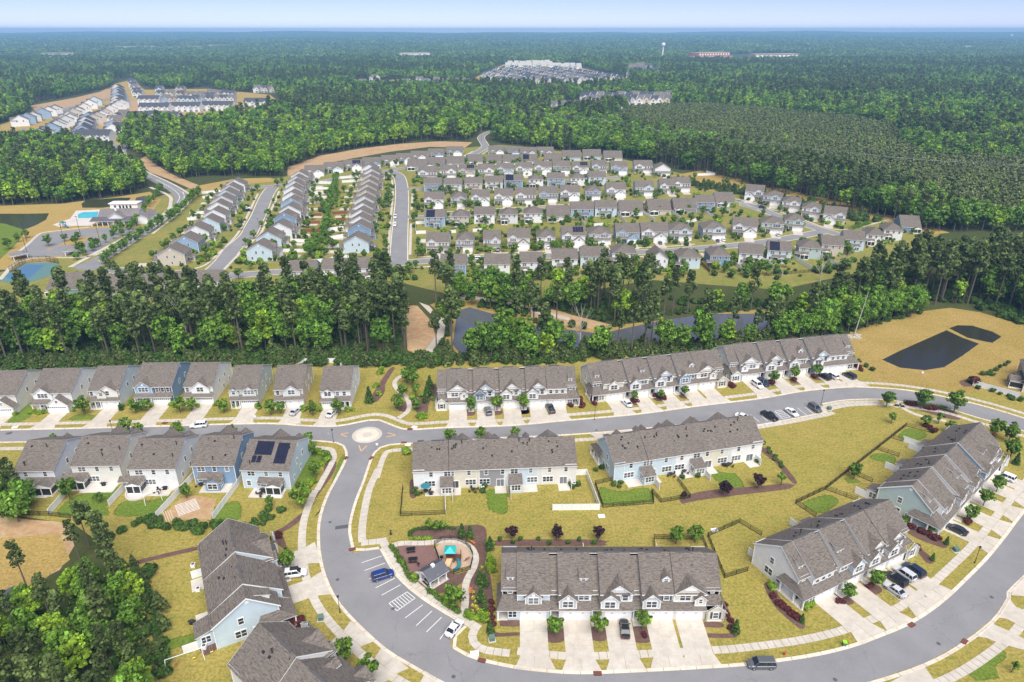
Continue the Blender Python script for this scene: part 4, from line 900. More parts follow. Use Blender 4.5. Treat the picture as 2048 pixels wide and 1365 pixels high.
# ---------------------------------------------------------------- detached houses
def house(T, sp, col, acc, near, roofc=ROOF, garcol=None):
    w, d = sp['w'], sp['d']; ze = sp.get('ze', 5.7); sl = sp.get('sl', .56); rt = sp.get('roof', 'side'); m = -1 if sp.get('mir') else 1
    wl, ac, rf, sk, tr = MB(), MB(), MB(), MB(), MB(); wn = None if near else MB()
    x0, x1 = -w/2, w/2; f = sp.get('fset', 1.2)           # upper storey stands back from the garage front
    def win(x, y, z, ww, hh, n, face='f', shut=False):
        if face in 'lr': window(T, x, y, z, ww, hh, n, face, False, wn)
        else: window(T, m*x, y, z, ww, hh, n, face, shut and near, wn)
    if rt == 'hip':
        wl.box(x0, x1, f, d, 0, ze, 'siding'); zr = hip(rf, x0, x1, f, d, ze, sl)
    elif rt == 'front':
        walls_gable(wl, x0, x1, f, d, 0, ze, sl, 'y'); zr = gable(rf, x0, x1, f, d, ze, sl, 'y', oh=.35, ohg=.3)
    else:
        walls_gable(wl, x0, x1, f, d, 0, ze, sl, 'x'); zr = gable(rf, x0, x1, f, d, ze, sl, 'x', oh=.35, ohg=.3)
    for s in (x0, x1): 
        for y in (f, d): tr.box(s-.07, s+.07, y-.07, y+.07, 0, ze-.1, 'white')
    for i, g in enumerate(sp.get('fg', ())):
        cx, gw, yp, z0, gze, gs, n = g; a, b = sorted((m*(cx-gw/2), m*(cx+gw/2))); top = gze+gw/2*gs
        yb = min(f+max(.3, (top-ze)/sl), (f+d)/2+1)
        walls_gable(ac, a, b, f-yp, f+.3, z0, gze, gs, 'y', 'batten' if near and i % 2 == 0 else 'siding', ends=(True, False))
        gable(rf, a, b, f-yp, 0, gze, gs, 'y', oh=.3, ohg=.28, back=yb if rt == 'side' else f+max(1.5, gw*.5), dz=.10)
        for e in (a, b): tr.box(e-.07, e+.07, f-yp-.04, f-yp+.05, z0, gze, 'white')
        if n: win(cx, f-yp, z0+.85, min(gw-.9, .95*n), 1.4, n)
        if near: tr.box(m*cx-.25, m*cx+.25, f-yp-.06, f-yp, top-gw*.22-.3, top-gw*.22+.25, 'white')
    gcx, gt = sp.get('gar', (w*.22, 'skirt')); gp = sp.get('gproj', 0)
    if gt == 'gable':
        a, b = sorted((m*(gcx-2.95), m*(gcx+2.95))); y = -sp.get('gp', 1.2)
        walls_gable(ac, a, b, y, f+.2, 0, 2.8, .85, 'y', 'siding', ends=(True, False)); gable(rf, a, b, y, 0, 2.8, .85, 'y', oh=.3, ohg=.25, back=f+(.2 if ze > 4 else 3.5))
        garage_door(T, m*gcx, y, lights=sp.get('lights', False)); win(gcx, y, 3.35, .7, .8, 1)
        if near: wall_lamp(T, m*gcx-2.7, y, 1.9)
        p0, p1 = sorted((m*(-w/2 if gcx > 0 else w/2), m*(gcx-2.95 if gcx > 0 else gcx+2.95)))
        shed(sk, p0-.2, p1, -.9, f, 2.72, 3.75); px = [p0+.15, (p0+p1)/2, p1-.4]; py = -.6
    else:
        a, b = sorted((m*(gcx-2.75), m*(gcx+2.75)))
        wl.poly([(a,0,0),(b,0,0),(b,0,2.75),(a,0,2.75)], 'siding'); wl.poly([(a,f,0),(a,0,0),(a,0,2.75),(a,f,3)], 'siding'); wl.poly([(b,0,0),(b,f,0),(b,f,3),(b,0,2.75)], 'siding')
        garage_door(T, m*gcx, 0, lights=sp.get('lights', False)); shed(sk, x0-.25, x1+.25, -.5, f, 2.68, 3.7)
        if near: wall_lamp(T, m*gcx, 0, 2.35)
        p0, p1 = (x0, a) if m*gcx > 0 else (b, x1); px = [p0+.12, (p0+p1)/2, p1-.2]; py = -.2
    for x in px[:2 if not near else 3]:
        if near: post(T, x, py, .08, 2.6)
        else: tr.box(x-.13, x+.13, py-.13, py+.13, 0, 2.6, 'white')
    pc = (p0+p1)/2
    if near:
        door(T, pc+.6, f); obj('porch_floor', (lambda q: (q.box(p0, p1, -1.0, f, 0, .12, 'patio'), q)[1])(MB()), T)
        window(T, pc-.9, f, .8, 1.0, 1.5, 1)
    else: tr.box(pc-.5, pc+.5, f-.05, f, .1, 2.2, 'door_void')
    if ze > 4:
        for x in sp.get('uw', ()): win(x, f, 3.75, .9, 1.35, 1, shut=sp.get('shut', False))
    # sides
    for fc, x in (('l', x0), ('r', x1)):
        for y, z in (((.35, 3.9), (.62, 3.9), (.5, .9), (.8, 1.0)) if ze > 4 else ((.3, 1.0), (.7, 1.0))): win(x, f+(d-f)*y, z, .85, 1.2, 1, fc)
        if rt == 'side': tr.box(x-(.06 if fc == 'l' else 0), x+(.06 if fc == 'r' else 0), (f+d)/2-.3, (f+d)/2+.3, zr-1.7, zr-1.1, 'white')
    # garden side
    bk = sp.get('back')
    if ze > 4:
        for x, n in sp.get('bw', ((-w*.32, 1), (-w*.02, 1), (w*.3, 2))): win(x, d, 3.85, .85*n, 1.25, n, 'b')
    win(sp.get('bx', w*.1), d, .9, 2.5, 1.4, 3, 'b'); win(w*.38, d, .95, .9, 1.35, 1, 'b')
    if bk:
        kind, cx, bw, dep = bk; a, b = sorted((m*(cx-bw/2), m*(cx+bw/2)))
        if ze > 4: e0, e1 = sorted((m*(cx-bw/2), m*(cx+bw/2+2.6))); lt = MB(); shed(lt, e0-.25, e1, d+1.6, d+.01, 2.65, 3.55); obj('lean_to_roof', lt, T, color=roofc)
        scr, frm = MB(), MB()
        bp = MB(); gable(bp, a, b, d+.02, d+dep, 2.6, .42, 'y', oh=.3, ohg=0); obj('back_porch_roof', bp, T, color=roofc)
        if kind == 'sun':
            walls_gable(ac, a, b, d, d+dep, 0, 2.6, .42, 'y', 'siding'); win(cx, d+dep, .8, 2.2, 1.4, 2, 'b')
            win(a, d+dep*.5, .8, 1.3, 1.4, 2, 'l'); win(b, d+dep*.5, .8, 1.3, 1.4, 2, 'r')
        else:
            scr.box(a+.08, b-.08, d+.1, d+dep-.08, .1, 2.45, 'screen')
            for x in (a, (a+b)/2, b): frm.box(x-.1, x+.1, d+dep-.12, d+dep+.02, 0, 2.6, 'white')
            for x in (a, b): frm.box(x-.06, x+.06, d+.05, d+dep, 2.4, 2.6, 'white'); frm.box(x-.06, x+.06, d+.05, d+dep, 0.0, .45, 'white')
            frm.box(a, b, d+dep-.08, d+dep+.04, 2.38, 2.62, 'white'); frm.box(a, b, d+dep-.06, d+dep+.02, 0, .42, 'white')
            frm.poly([(b,d+dep,2.6),(a,d+dep,2.6),((a+b)/2,d+dep,2.6+bw/2*.42)], 'white')
            obj('screen', scr, T); obj('porch_frame', frm, T)
    obj('wall', wl, T, color=col)
    if ac.f: obj('gable_wall', ac, T, color=acc)
    obj('roof', rf, T, color=roofc); obj('porch_roof', sk, T, color=roofc); obj('trim', tr, T, kind='stuff')
    if wn: obj('windows', wn, T, kind='stuff')
    if near:
        ym = (f+d)/2
        for k in range(5):
            y = random.uniform(ym+.8, d-1); z = zr-(y-ym)*sl+.05 if rt == 'side' else None
            if z: vent(T, random.uniform(x0+1, x1-1), y, z, k % 3)
    sol = sp.get('solar')
    if sol and rt != 'hip':
        ym = (f+d)/2; pm = MB()
        for (ca, cb, ra, rb) in sol:          # blocks of panels: x range, rows down the slope; side 1 = front
            n = max(1, round((cb-ca)/1.1)); side = -1 if ra >= 0 else 1; ra, rb = abs(ra), abs(rb)
            for i in range(n):
                for r in range(round((rb-ra)/1.75)):
                    xa = ca+(cb-ca)*i/n; ya, yb2 = ra+r*1.75, ra+(r+1)*1.75-.06
                    P = [(xx, ym-side*q*1.0, zr-q*sl+.16) for xx, q in ((xa,ya),(xa,yb2),(xa+1.06,yb2),(xa+1.06,ya))]
                    if side == 1: P = P
                    if near:
                        q = MB(); slab_roof(q, P if side == 1 else P[::-1], .05, 'solar', 'dark'); obj('solar_panel', q, T)
                    else: slab_roof(pm, P if side == 1 else P[::-1], .05, 'solar', 'dark')
        if not near: obj('solar_array', pm, T, kind='stuff')
    return T
DETACHED = []
def est_drive(T, sp):
    if 'drv' not in CACHE:
        mb = MB()
        for x0, x1 in ((-2.5,-.03), (.03,2.5)):
            for y in range(3): mb.box(x0, x1, -3.1*(y+1)+.06, -3.1*y, 0, .07, 'concrete')
        CACHE['drv'] = mb.mesh('driveway')
    a = T.rotation_euler.z; gx = sp.get('gar', (sp['w']*.22, ''))[0]*(-1 if sp.get('mir') else 1); y = -1.2 if sp['gar'][1] == 'gable' else 0
    obj('driveway', CACHE['drv'], None, (T.location.x+gx*math.cos(a)-y*math.sin(a), T.location.y+gx*math.sin(a)+y*math.cos(a), 0), a, kind='structure')
def place_house(anchor, rz, view, sp, col, label, group, near, acc=None, roofc=ROOF):
    """anchor: ground point at the middle of the wall that faces the camera ('F' front, 'B' garden side, 'L'/'R' left/right side wall)"""
    w, d = sp['w'], sp['d']; loc = {'F': (0, 0), 'B': (0, d), 'L': (-w/2, d/2+.6), 'R': (w/2, d/2+.6)}[view]
    a = rz + {'F': 0, 'B': math.pi, 'L': math.pi/2, 'R': -math.pi/2}[view]
    off = Vector((loc[0]*math.cos(a)-loc[1]*math.sin(a), loc[0]*math.sin(a)+loc[1]*math.cos(a), 0))
    T = thing('house', label, 'house', anchor-off, a, group)
    DETACHED.append(T)
    if not near: est_drive(T, sp)
    return house(T, sp, col, acc or col, near, roofc)
# near rows: the eight fronts above the street
FR = 'detached houses on the upper side of the left street'; BK = 'detached houses on the lower side of the left street'
D1 = 17.5
rowA = [ # left corner px, right corner px of the front, spec, colour
    ((-32,829),(36,826), dict(w=10, d=D1, roof='side', sl=.5, fg=[], gar=(1.9,'gable'), uw=(-3.2,-1.6), lights=True), OW, OW, 'off white gabled house with one garage gable at the left edge of the upper row'),
    ((69,824),(147,821), dict(w=10.5, d=D1, roof='side', sl=.5, fg=[(-2.6,5.2,.3,3.2,5.3,.75,3)], gar=(2.3,'gable'), lights=True, shut=False), WH, WH, 'white house with porch and garage gable behind a round street tree'),
    ((182,819),(242,815), dict(w=9.6, d=D1, roof='side', sl=.5, fg=[(1.2,5.6,.5,3.2,5.3,.7,1),(-.6,2.4,.9,3.2,5.0,.8,1)], gar=(1.9,'skirt'), uw=(-3.8,3.4)), (0.66,0.71,0.74), OW, 'pale blue house with a gable and dark entry left of the deep blue house'),
    ((272,811),(347,808), dict(w=10.8, d=D1, roof='side', sl=.5, fg=[(-2.8,5.0,.4,3.2,5.4,.8,3)], gar=(2.4,'skirt'), uw=(1.1,2.7,4.3), lights=True, shut=True), BL, (0.30,0.42,0.58), 'deep blue house with white trim in the upper row'),
    ((372,810),(428,808), dict(w=9.2, d=D1, roof='side', sl=.5, fg=[(.6,5.2,.5,3.2,5.3,.8,2)], gar=(1.6,'skirt'), uw=(-3.4,), lights=True), WH, WH, 'white house with a central gable right of the deep blue house'),
    ((463,817),(518,813), dict(w=9.4, d=D1, roof='side', sl=.5, fg=[(-3.0,2.6,.4,3.2,5.0,.8,1),(1.6,3.8,.5,3.2,5.0,.8,3)], gar=(1.6,'skirt'), lights=True), (0.52,0.57,0.54), (0.55,0.60,0.58), 'grey green house with two small front gables'),
    ((551,818),(608,812), dict(w=9.4, d=D1, roof='side', sl=.5, fg=[(.9,4.8,.5,3.2,5.2,.75,2)], gar=(1.7,'skirt'), uw=(-3.2,)), BE, LG, 'beige house with a silver car on its drive'),
    ((643,819),(702,816), dict(w=9.2, d=D1, roof='side', sl=.5, fg=[(-2.2,3.6,.6,3.2,5.2,.6,2)], gar=(-1.5,'skirt'), uw=(.6,2.6), lights=True), WH, WH, 'white end house with a white car under a small tree')]
for (l, r, sp, col, acc, lab) in rowA:
    a, b = G(*l), G(*r); sp['w'] = (b-a).length; rz = math.atan2(b.y-a.y, b.x-a.x)
    T = place_house((a+b)/2, rz*0.4, 'F', sp, col, lab, FR, True, acc)
    M_ = T.matrix_basis if False else Matrix.Translation(T.location) @ Matrix.Rotation(T.rotation_euler.z, 4, 'Z')
    gx, gt = sp['gar']; c = M_ @ Vector((gx, -1.2 if gt == 'gable' else 0, 0)); u = Vector((math.cos(T.rotation_euler.z), math.sin(T.rotation_euler.z), 0)); dn = Vector((u.y, -u.x, 0))
    L2 = to_line(c, dn, KL['a_top'])-.5
    if 4 < L2 < 30: drive(c, u, dn, 5.2, L2-2.4, L2)
rowB = [
    ((40,980),(120,977), dict(roof='side', sl=.5, fg=[], gar=(1.9,'gable'), back=('screen',-2.6,4.6,3.2), bw=((-2.5,1),(2.2,1))), (0.66,0.68,0.74), 'pale lilac white house leftmost in the lower row with a dark screened porch'),
    ((152,970),(250,966), dict(roof='side', sl=.5, fg=[(1.5,5,.4,3,5.3,.9,2),(-3,3,.4,3,5.3,.9,1)], gar=(1.9,'gable'), back=('screen',4.0,3.6,2.8)), OW, 'white house with screened porch at left of its garden side, second in the lower row'),
    ((266,976),(360,973), dict(roof='side', sl=.5, fg=[(1.5,5,.4,3,5.3,.9,2),(-3,3,.4,3,5.3,.9,1)], gar=(1.9,'gable'), back=('screen',4.0,3.4,3.0)), WH, 'white house with a curved paved terrace in its garden'),
    ((391,969),(476,967), dict(roof='side', sl=.5, fg=[(1.5,5,.4,3,5.3,.9,2),(-3,3,.4,3,5.3,.9,1)], gar=(1.9,'gable'), back=('sun',-.4,3.4,3.2)), BL, 'blue house with a gabled sun room above the dirt garden plot'),
    ((489,975),(583,981), dict(roof='side', sl=.5, fg=[(1.5,5,.4,3,5.3,.9,2),(-3.4,2.6,.4,3,5.2,.9,1)], gar=(1.9,'gable'), back=('screen',-2.6,3.6,2.8), solar=[(-.6,3.8,.6,4.1),(-4.6,-1.8,.9,6.2),(1.6,4.2,4.3,6.1)]), LB, 'pale blue house with black solar panels on its garden roof slope')]
for (l, r, sp, col, lab) in rowB:
    a, b = G(*l), G(*r); sp['w'] = (b-a).length-.3; sp['d'] = 16.5; rz = math.atan2(b.y-a.y, b.x-a.x)
    T = place_house((a+b)/2, rz*.5, 'B', sp, col, lab, BK, True)
    M_ = Matrix.Translation(T.location) @ Matrix.Rotation(T.rotation_euler.z, 4, 'Z'); c = M_ @ Vector((sp['gar'][0], -1.2, 0)); u = Vector((math.cos(T.rotation_euler.z), math.sin(T.rotation_euler.z), 0)); dn = Vector((u.y, -u.x, 0))
    L2 = to_line(c, dn, KL['a_bot_left'])-.5
    if 3 < L2 < 25: drive(c, u, dn, 5.2, L2-2.4, L2, singles=False)
    m_ = MB(); sx = -1 if 'solar' not in sp else 1
    m_.box(-sp['w']*.4, sp['w']*.3, 16.5, 20.2, 0, .085, 'patio'); obj('patio', m_, T)
# the beige house at the right edge with a screened porch
place_house(G(2085,792), R(-28), 'L', dict(w=14, d=12, roof='side', sl=.55, ze=5.4, gar=(2,'skirt'), back=('screen',-3,5,3.5)), BE, 'beige house with a screened porch cut by the right edge', None, True)

# ---------------------------------------------------------------- the older estate across the pond
SPEC = {
 'g': dict(w=10.4, d=13.5, fg=[(-2.6,5.0,.3,3.0,5.3,.8,3)], gar=(2.3,'skirt'), uw=(1.2,2.8,4.2)),
 'G': dict(w=10.4, d=13.5, fg=[(-2.6,5.0,.3,3.0,5.3,.8,3)], gar=(2.3,'gable')),
 'r': dict(w=10.4, d=13.5, fg=[(2.2,5.2,.3,3.0,5.3,.8,2)], gar=(2.2,'skirt'), uw=(-3.6,-2.0)),
 'h': dict(w=9.2, d=13.5, roof='hip', fg=[(1.6,4.6,.4,3.0,5.2,.75,2)], gar=(1.8,'skirt'), uw=(-3.2,)),
 'H': dict(w=9.2, d=13.5, roof='hip', fg=[(-2.8,2.6,.4,3.0,5.1,.8,1),(1.7,3.8,.4,3.0,5.1,.8,3)], gar=(1.8,'skirt')),
 'b': dict(w=10.2, d=13.0, fg=[(2.2,4.6,.3,3.0,5.3,.8,2)], gar=(2.2,'skirt'), back=('sun',-1.2,3.4,2.6)),
 'c': dict(w=10.2, d=13.0, fg=[(2.2,4.6,.3,3.0,5.3,.8,2)], gar=(2.2,'skirt'), back=('screen',2.8,3.6,2.6)),
 'B': dict(w=9.4, d=12.8, roof='hip', fg=[(1.6,4.6,.4,3.0,5.2,.75,2)], gar=(1.8,'skirt'), back=('screen',2.4,3.6,2.6)),
 'f': dict(w=9.4, d=13, roof='front', sl=.7, fg=[], gar=(1.8,'skirt'), back=('sun',1.4,4.6,2.6)),
 'n': dict(w=11.5, d=17, ze=3.0, sl=.62, fg=[], gar=(2.4,'gable'), back=('screen',3.2,4.4,2.4)),
 'N': dict(w=11.0, d=15, ze=3.0, sl=.62, fg=[(-2.4,4.6,.4,.0,2.9,.85,1)], gar=(2.5,'gable')),
 's': dict(w=10.2, d=13.5, fg=[(2.2,4.6,.3,3.0,5.3,.8,2)], gar=(2.2,'gable'), back=('sun',-2.8,3.6,2.6)),
 't': dict(w=10.2, d=13.5, fg=[(-2.2,4.6,.3,3.0,5.3,.8,2)], gar=(2.2,'skirt'), back=('sun',2.8,3.6,2.6)),
}
KIND = {'g':'gabled','G':'twin gabled','r':'gabled','h':'hip roofed','H':'hip roofed','b':'gabled','c':'gabled','B':'hip roofed','f':'front gabled','n':'low gabled','N':'low gabled','s':'gabled','t':'gabled'}
PAL = {'w':WH,'o':OW,'g':GR,'l':LG,'b':BL,'p':LB,'c':CR,'e':BE,'t':TE,'d':DG,'m':(0.28,0.40,0.54)}
CNAME[PAL['m']] = 'mid blue'
PROTO = {}
def copy_house(src, loc, rz, col, acc, roofc, label):
    r = src.copy(); C.objects.link(r); r.location = loc; r.rotation_euler = (0, 0, rz); r['label'] = label
    for ch in src.children:
        c = ch.copy(); C.objects.link(c); c.parent = r
        k = ch.name.split('.')[0]
        if k == 'wall': c.color = (*col, 1)
        elif k == 'gable_wall': c.color = (*acc, 1)
        elif k in ('roof', 'porch_roof', 'lean_to_roof', 'back_porch_roof'): c.color = (*roofc, 1)
    DETACHED.append(r); return r
def est_house(px, py, wpx, view, code, colc, rot, label, group, solar=None, mir=False):
    p = G(px, py); key = (code, mir, bool(solar))
    sp = dict(SPEC[code]); sp['mir'] = mir
    if solar: sp['solar'] = solar
    col = PAL[colc[0]]; acc = PAL[colc[1]] if len(colc) > 1 else col
    if key not in PROTO:
        T = place_house(p, rot, view, sp, col, label, group, False, acc); PROTO[key] = T
    else:
        w, d = sp['w'], sp['d']; loc = {'F': (0, 0), 'B': (0, d), 'L': (-w/2, d/2+.6), 'R': (w/2, d/2+.6)}[view]
        a = rot + {'F': 0, 'B': math.pi, 'L': math.pi/2, 'R': -math.pi/2}[view]
        off = Vector((loc[0]*math.cos(a)-loc[1]*math.sin(a), loc[0]*math.sin(a)+loc[1]*math.cos(a), 0))
        T = copy_house(PROTO[key], p-off, a, col, acc, ROOF, label); T['group'] = group; est_drive(T, sp)
    if wpx:
        want = wpx/px_per_m(p); T.scale = (min(1.35, max(.8, want/sp['w'])), 1, 1) if view in 'FB' else (1, 1, 1)
    return T
SOLF = [(-.2,4.6,-.8,-4.3)]; SOLB = [(0,4.4,.8,5.9)]; SOLB2 = [(-3.5,2.5,.8,4.3)]
ROWS = [
 ('front row on the pond street', 'F', 0.0, [(875,507,44,'g','o'),(929,503,34,'H','g'),(984,502,34,'r','l'),(1037,498,44,'G','o'),(1092,497,36,'h','w'),(1147,493,46,'G','w',SOLF),(1200,490,44,'H','lg'),(1255,487,46,'G','m'),(1309,485,54,'G','gw'),(1361,482,44,'h','p'),(1428,479,44,'h','p')], R(-2)),
 ('garden row along the pond wood', 'B', 0.0, [(907,553,50,'b','b'),(994,552,50,'c','w'),(1062,548,44,'c','w'),(1129,541,50,'b','w'),(1186,536,50,'b','p'),(1247,529,46,'B','w'),(1316,541,36,'f','w'),(1377,538,42,'B','p'),(1438,534,38,'B','b')], R(-2)),
 ('garden row behind the white fences', 'B', 0.0, [(870,454,40,'b','m',SOLB),(921,452,32,'B','e',SOLB2),(969,448,40,'b','w'),(1018,448,34,'B','l'),(1066,446,36,'B','w'),(1117,443,46,'n','w'),(1164,437,44,'b','m'),(1211,434,42,'b','p'),(1262,432,46,'n','w'),(1319,430,44,'n','e'),(1370,427,44,'n','d'),(1409,423,36,'b','b'),(1450,414,36,'n','w')], R(-2)),
 ('front row under the middle street', 'F', 0.0, [(868,417,38,'G','w'),(917,414,30,'h','g'),(961,412,36,'G','w'),(1007,410,36,'G','w'),(1051,408,40,'g','w'),(1097,405,38,'g','m'),(1140,402,38,'G','w'),(1186,400,30,'h','m'),(1232,396,38,'G','w'),(1289,392,36,'r','p'),(1335,388,30,'g','w'),(1363,384,34,'g','w')], R(-2)),
 ('garden row over the middle street', 'B', 0.0, [(866,384,34,'b','b'),(906,385,34,'b','l'),(947,383,34,'b','e'),(988,380,34,'b','l'),(1027,377,36,'b','b',SOLB),(1072,375,28,'B','w'),(1112,373,34,'b','m'),(1155,372,28,'B','w'),(1194,370,34,'b','p')], R(-1)),
 ('front row of the fourth line', 'F', 0.0, [(855,360,42,'g','w'),(896,357,32,'r','w'),(934,356,32,'G','e',SOLF),(972,355,32,'r','w'),(1010,353,34,'G','p'),(1048,351,32,'G','w'),(1086,349,34,'G','w'),(1123,348,34,'G','d'),(1161,350,32,'G','w',SOLF),(1199,347,30,'g','p'),(1238,349,32,'G','gm'),(1287,347,38,'g','w'),(1325,353,30,'f','w')], R(-1)),
 ('low garden row near the top', 'B', 0.0, [(834,341,42,'n','m'),(870,337,38,'n','p'),(911,335,34,'n','p'),(950,331,30,'n','w'),(988,331,30,'n','w'),(1022,331,32,'n','w'),(1058,330,32,'n','w',SOLB),(1105,328,32,'n','l'),(1143,322,40,'n','p'),(1184,320,38,'n','p'),(1226,323,42,'n','c')], R(-1)),
 ('low front row at the top', 'F', 0.0, [(838,322,34,'N','w'),(872,317,32,'N','b'),(908,312,34,'N','p'),(993,311,32,'N','w'),(1025,312,30,'N','b'),(1057,314,32,'N','w'),(1091,313,32,'N','w')], R(0)),
 ('curving low row at upper left', 'F', R(8), [(629,353,50,'N','w'),(668,346,44,'N','p'),(706,341,42,'N','w',SOLF),(744,336,40,'N','b'),(781,331,34,'N','w'),(810,327,32,'N','p')], R(8)),
 ('stepped row beside the cable clearing', 'F', R(-24), [(1506,401,34,'G','w'),(1542,411,34,'h','p'),(1580,423,34,'h','w'),(1620,436,34,'h','w'),(1666,449,40,'G','w')], R(-24)),
 ('angled front row by the wood', 'F', R(-14), [(1488,474,46,'G','w'),(1543,468,42,'H','t'),(1587,462,36,'h','t')], R(-14)),
 ('angled row above the black fence', 'B', R(-14), [(1499,530,44,'b','w'),(1556,524,44,'b','p',SOLB2),(1617,518,40,'B','t'),(1662,512,40,'c','e'),(1705,501,38,'b','p'),(1748,491,34,'B','w'),(1783,481,34,'B','w'),(1820,465,36,'n','b')], R(-14)),
 ('column left of the first avenue', 'R', R(6), [(346,532,0,'s','e'),(374,507,0,'s','m'),(397,485,0,'t','w'),(419,467,0,'s','p'),(432,450,0,'t','w'),(439,434,0,'s','w'),(448,420,0,'t','l'),(455,408,0,'s','p'),(463,397,0,'t','l'),(473,386,0,'s','w')], R(6)),
 ('column between the two avenues', 'L', R(4), [(521,523,0,'s','p'),(540,498,0,'t','p'),(562,479,0,'s','w'),(572,457,0,'t','b'),(582,441,0,'s','w'),(585,425,0,'t','m'),(586,412,0,'s','w'),(588,399,0,'t','w'),(591,388,0,'s','l'),(595,378,0,'t','l'),(601,368,0,'s','w')], R(2)),
 ('column left of the second avenue', 'R', R(2), [(714,507,0,'s','p'),(720,480,0,'t','b'),(722,464,0,'s','w'),(724,450,0,'t','w'),(727,436,0,'s','w'),(730,421,0,'t','l'),(733,408,0,'s','e'),(736,396,0,'t','e'),(739,384,0,'s','e'),(742,373,0,'t','e'),(744,362,0,'s','l'),(740,353,0,'t','w')], R(1)),
 ('roof row behind the left wood', 'B', R(3), [(130,592,0,'n','b'),(200,598,0,'n','e'),(264,600,0,'n','w'),(318,596,0,'b','w'),(366,590,0,'b','b'),(418,588,0,'b','w'),(606,566,0,'b','l'),(672,562,0,'b','w'),(735,560,0,'b','w')], R(3)),
]
for rowname, view, rot, items, rot2 in ROWS:
    n = len(items)
    for i, it in enumerate(items):
        px, py, wpx, code, cc = it[:5]; so = it[5] if len(it) > 5 else None
        t = i/max(1, n-1); r_ = rot+(rot2-rot)*t + random.uniform(-.02, .02)
        cn = CNAME.get(PAL[cc[0]], 'pale'); lab = f"{cn} solar roofed house" if so else f"{cn} {KIND[code]} house"
        frm = 'from left' if view in 'FB' else 'from near end'
        est_house(px, py, wpx, view, code, cc, r_, f"{lab}, {ORD[i]} {frm} in the {rowname}", rowname, so, mir=(view in 'FB' and code in 'GNn' and px > 1500))
# ---------------------------------------------------------------- streets of the older estate and beyond
def street(name, pts, mat='asphalt', z=ZR): return flat(name, GP(*pts), z, mat)
STREETS = []; ESTATE = GP((300,520),(420,400),(560,372),(800,330),(1000,300),(1240,322),(1350,350),(1480,372),(1660,420),(1780,450),(1700,540),(1560,570),(1300,555),(900,575),(480,560))
def ribbon(name, line, w, mat='asphalt', z=ZR):
    P = smooth_line(GP(*line), 3.0); a, b = offset(P, w/2), offset(P, -w/2); q = MB(); STREETS.append(P)
    for i in range(len(P)-1): q.poly([(p.x, p.y, z) for p in (b[i], b[i+1], a[i+1], a[i])], mat)
    obj(name, q, kind='structure')
    for d in (w/2+.25, -w/2-.25):
        E = offset(P, d); k = MB()
        e0, e1 = offset(E, .28), offset(E, -.28)
        for i in range(len(P)-1): k.poly([(p.x, p.y, z-.006) for p in (e1[i], e1[i+1], e0[i+1], e0[i])], 'kerb_mat')
        obj('kerb', k, kind='structure')
ribbon('avenue', [(414,553),(445,525),(468,496),(495,472),(507,450),(518,429),(528,404),(537,386),(545,376)], 8.4)
ribbon('avenue', [(500,377),(540,373),(580,368)], 7, z=ZR+.003)
ribbon('avenue', [(797,528),(799,480),(802,433),(804,400),(803,372),(798,354),(785,345),(770,343)], 8.4, z=ZR+.002)
ribbon('avenue', [(600,370),(650,362),(700,353),(760,344),(800,338),(838,331),(870,326),(910,321),(935,314),(956,304),(970,294),(966,284),(962,276),(970,268),(985,262)], 7, z=ZR+.004)
ribbon('avenue', [(806,434),(850,434),(930,429),(1010,423),(1140,415),(1270,408),(1400,401)], 7, z=ZR+.005)
ribbon('avenue', [(806,378),(850,378),(1020,368),(1140,361),(1240,355)], 7, z=ZR+.006)
ribbon('avenue', [(206,538),(330,552),(420,554),(500,549),(560,544),(700,537),(797,527),(880,521),(1018,515),(1120,511),(1322,503),(1390,498),(1500,488),(1580,476),(1650,463)], 7.6, z=ZR+.007)
ribbon('avenue', [(1470,401),(1500,407),(1540,426),(1593,444),(1640,459),(1680,470)], 7.6, z=ZR+.008)
street('highway', [(215,340),(235,300),(240,293),(262,279),(258,289),(252,302),(260,320),(283,337),(333,362),(358,374.5),(373,387),(374,398),(365,412),(343,432),(298,468),(224,513),(206,531),(185,542),(160,541),(145,534),(169,526),(211,505),(279.5,463),(314,440),(337,424),(346,412),(350,402),(346,389),(333,379),(317,370),(277,349.5),(262,327),(245,307),(241,299)])
street('car_park', [(29,512),(60,487),(82,469),(107,465),(178,458),(241,454),(276,458),(240,474),(205,494),(185,508),(111,512),(65,515)])
street('lane', [(140,292),(165,270),(178,250),(190,235),(215,222),(250,212),(246,190),(232,172),(237,170),(256,190),(262,212),(225,228),(200,240),(196,255),(210,275),(240,293),(232,298),(200,290),(180,275),(160,292)], z=ZR+.01)
street('lane', [(12,285),(24,270),(48,256),(52,258),(36,272),(30,285)], z=ZR+.01)
street('lane', [(255,290),(330,250),(460,238),(560,228),(600,222),(600,226),(560,233),(460,244),(345,256),(262,285)], z=ZR+.012)
street('lane', [(118,228),(130,216),(196,200),(222,198),(222,200),(140,219),(128,230)], z=ZR+.016)
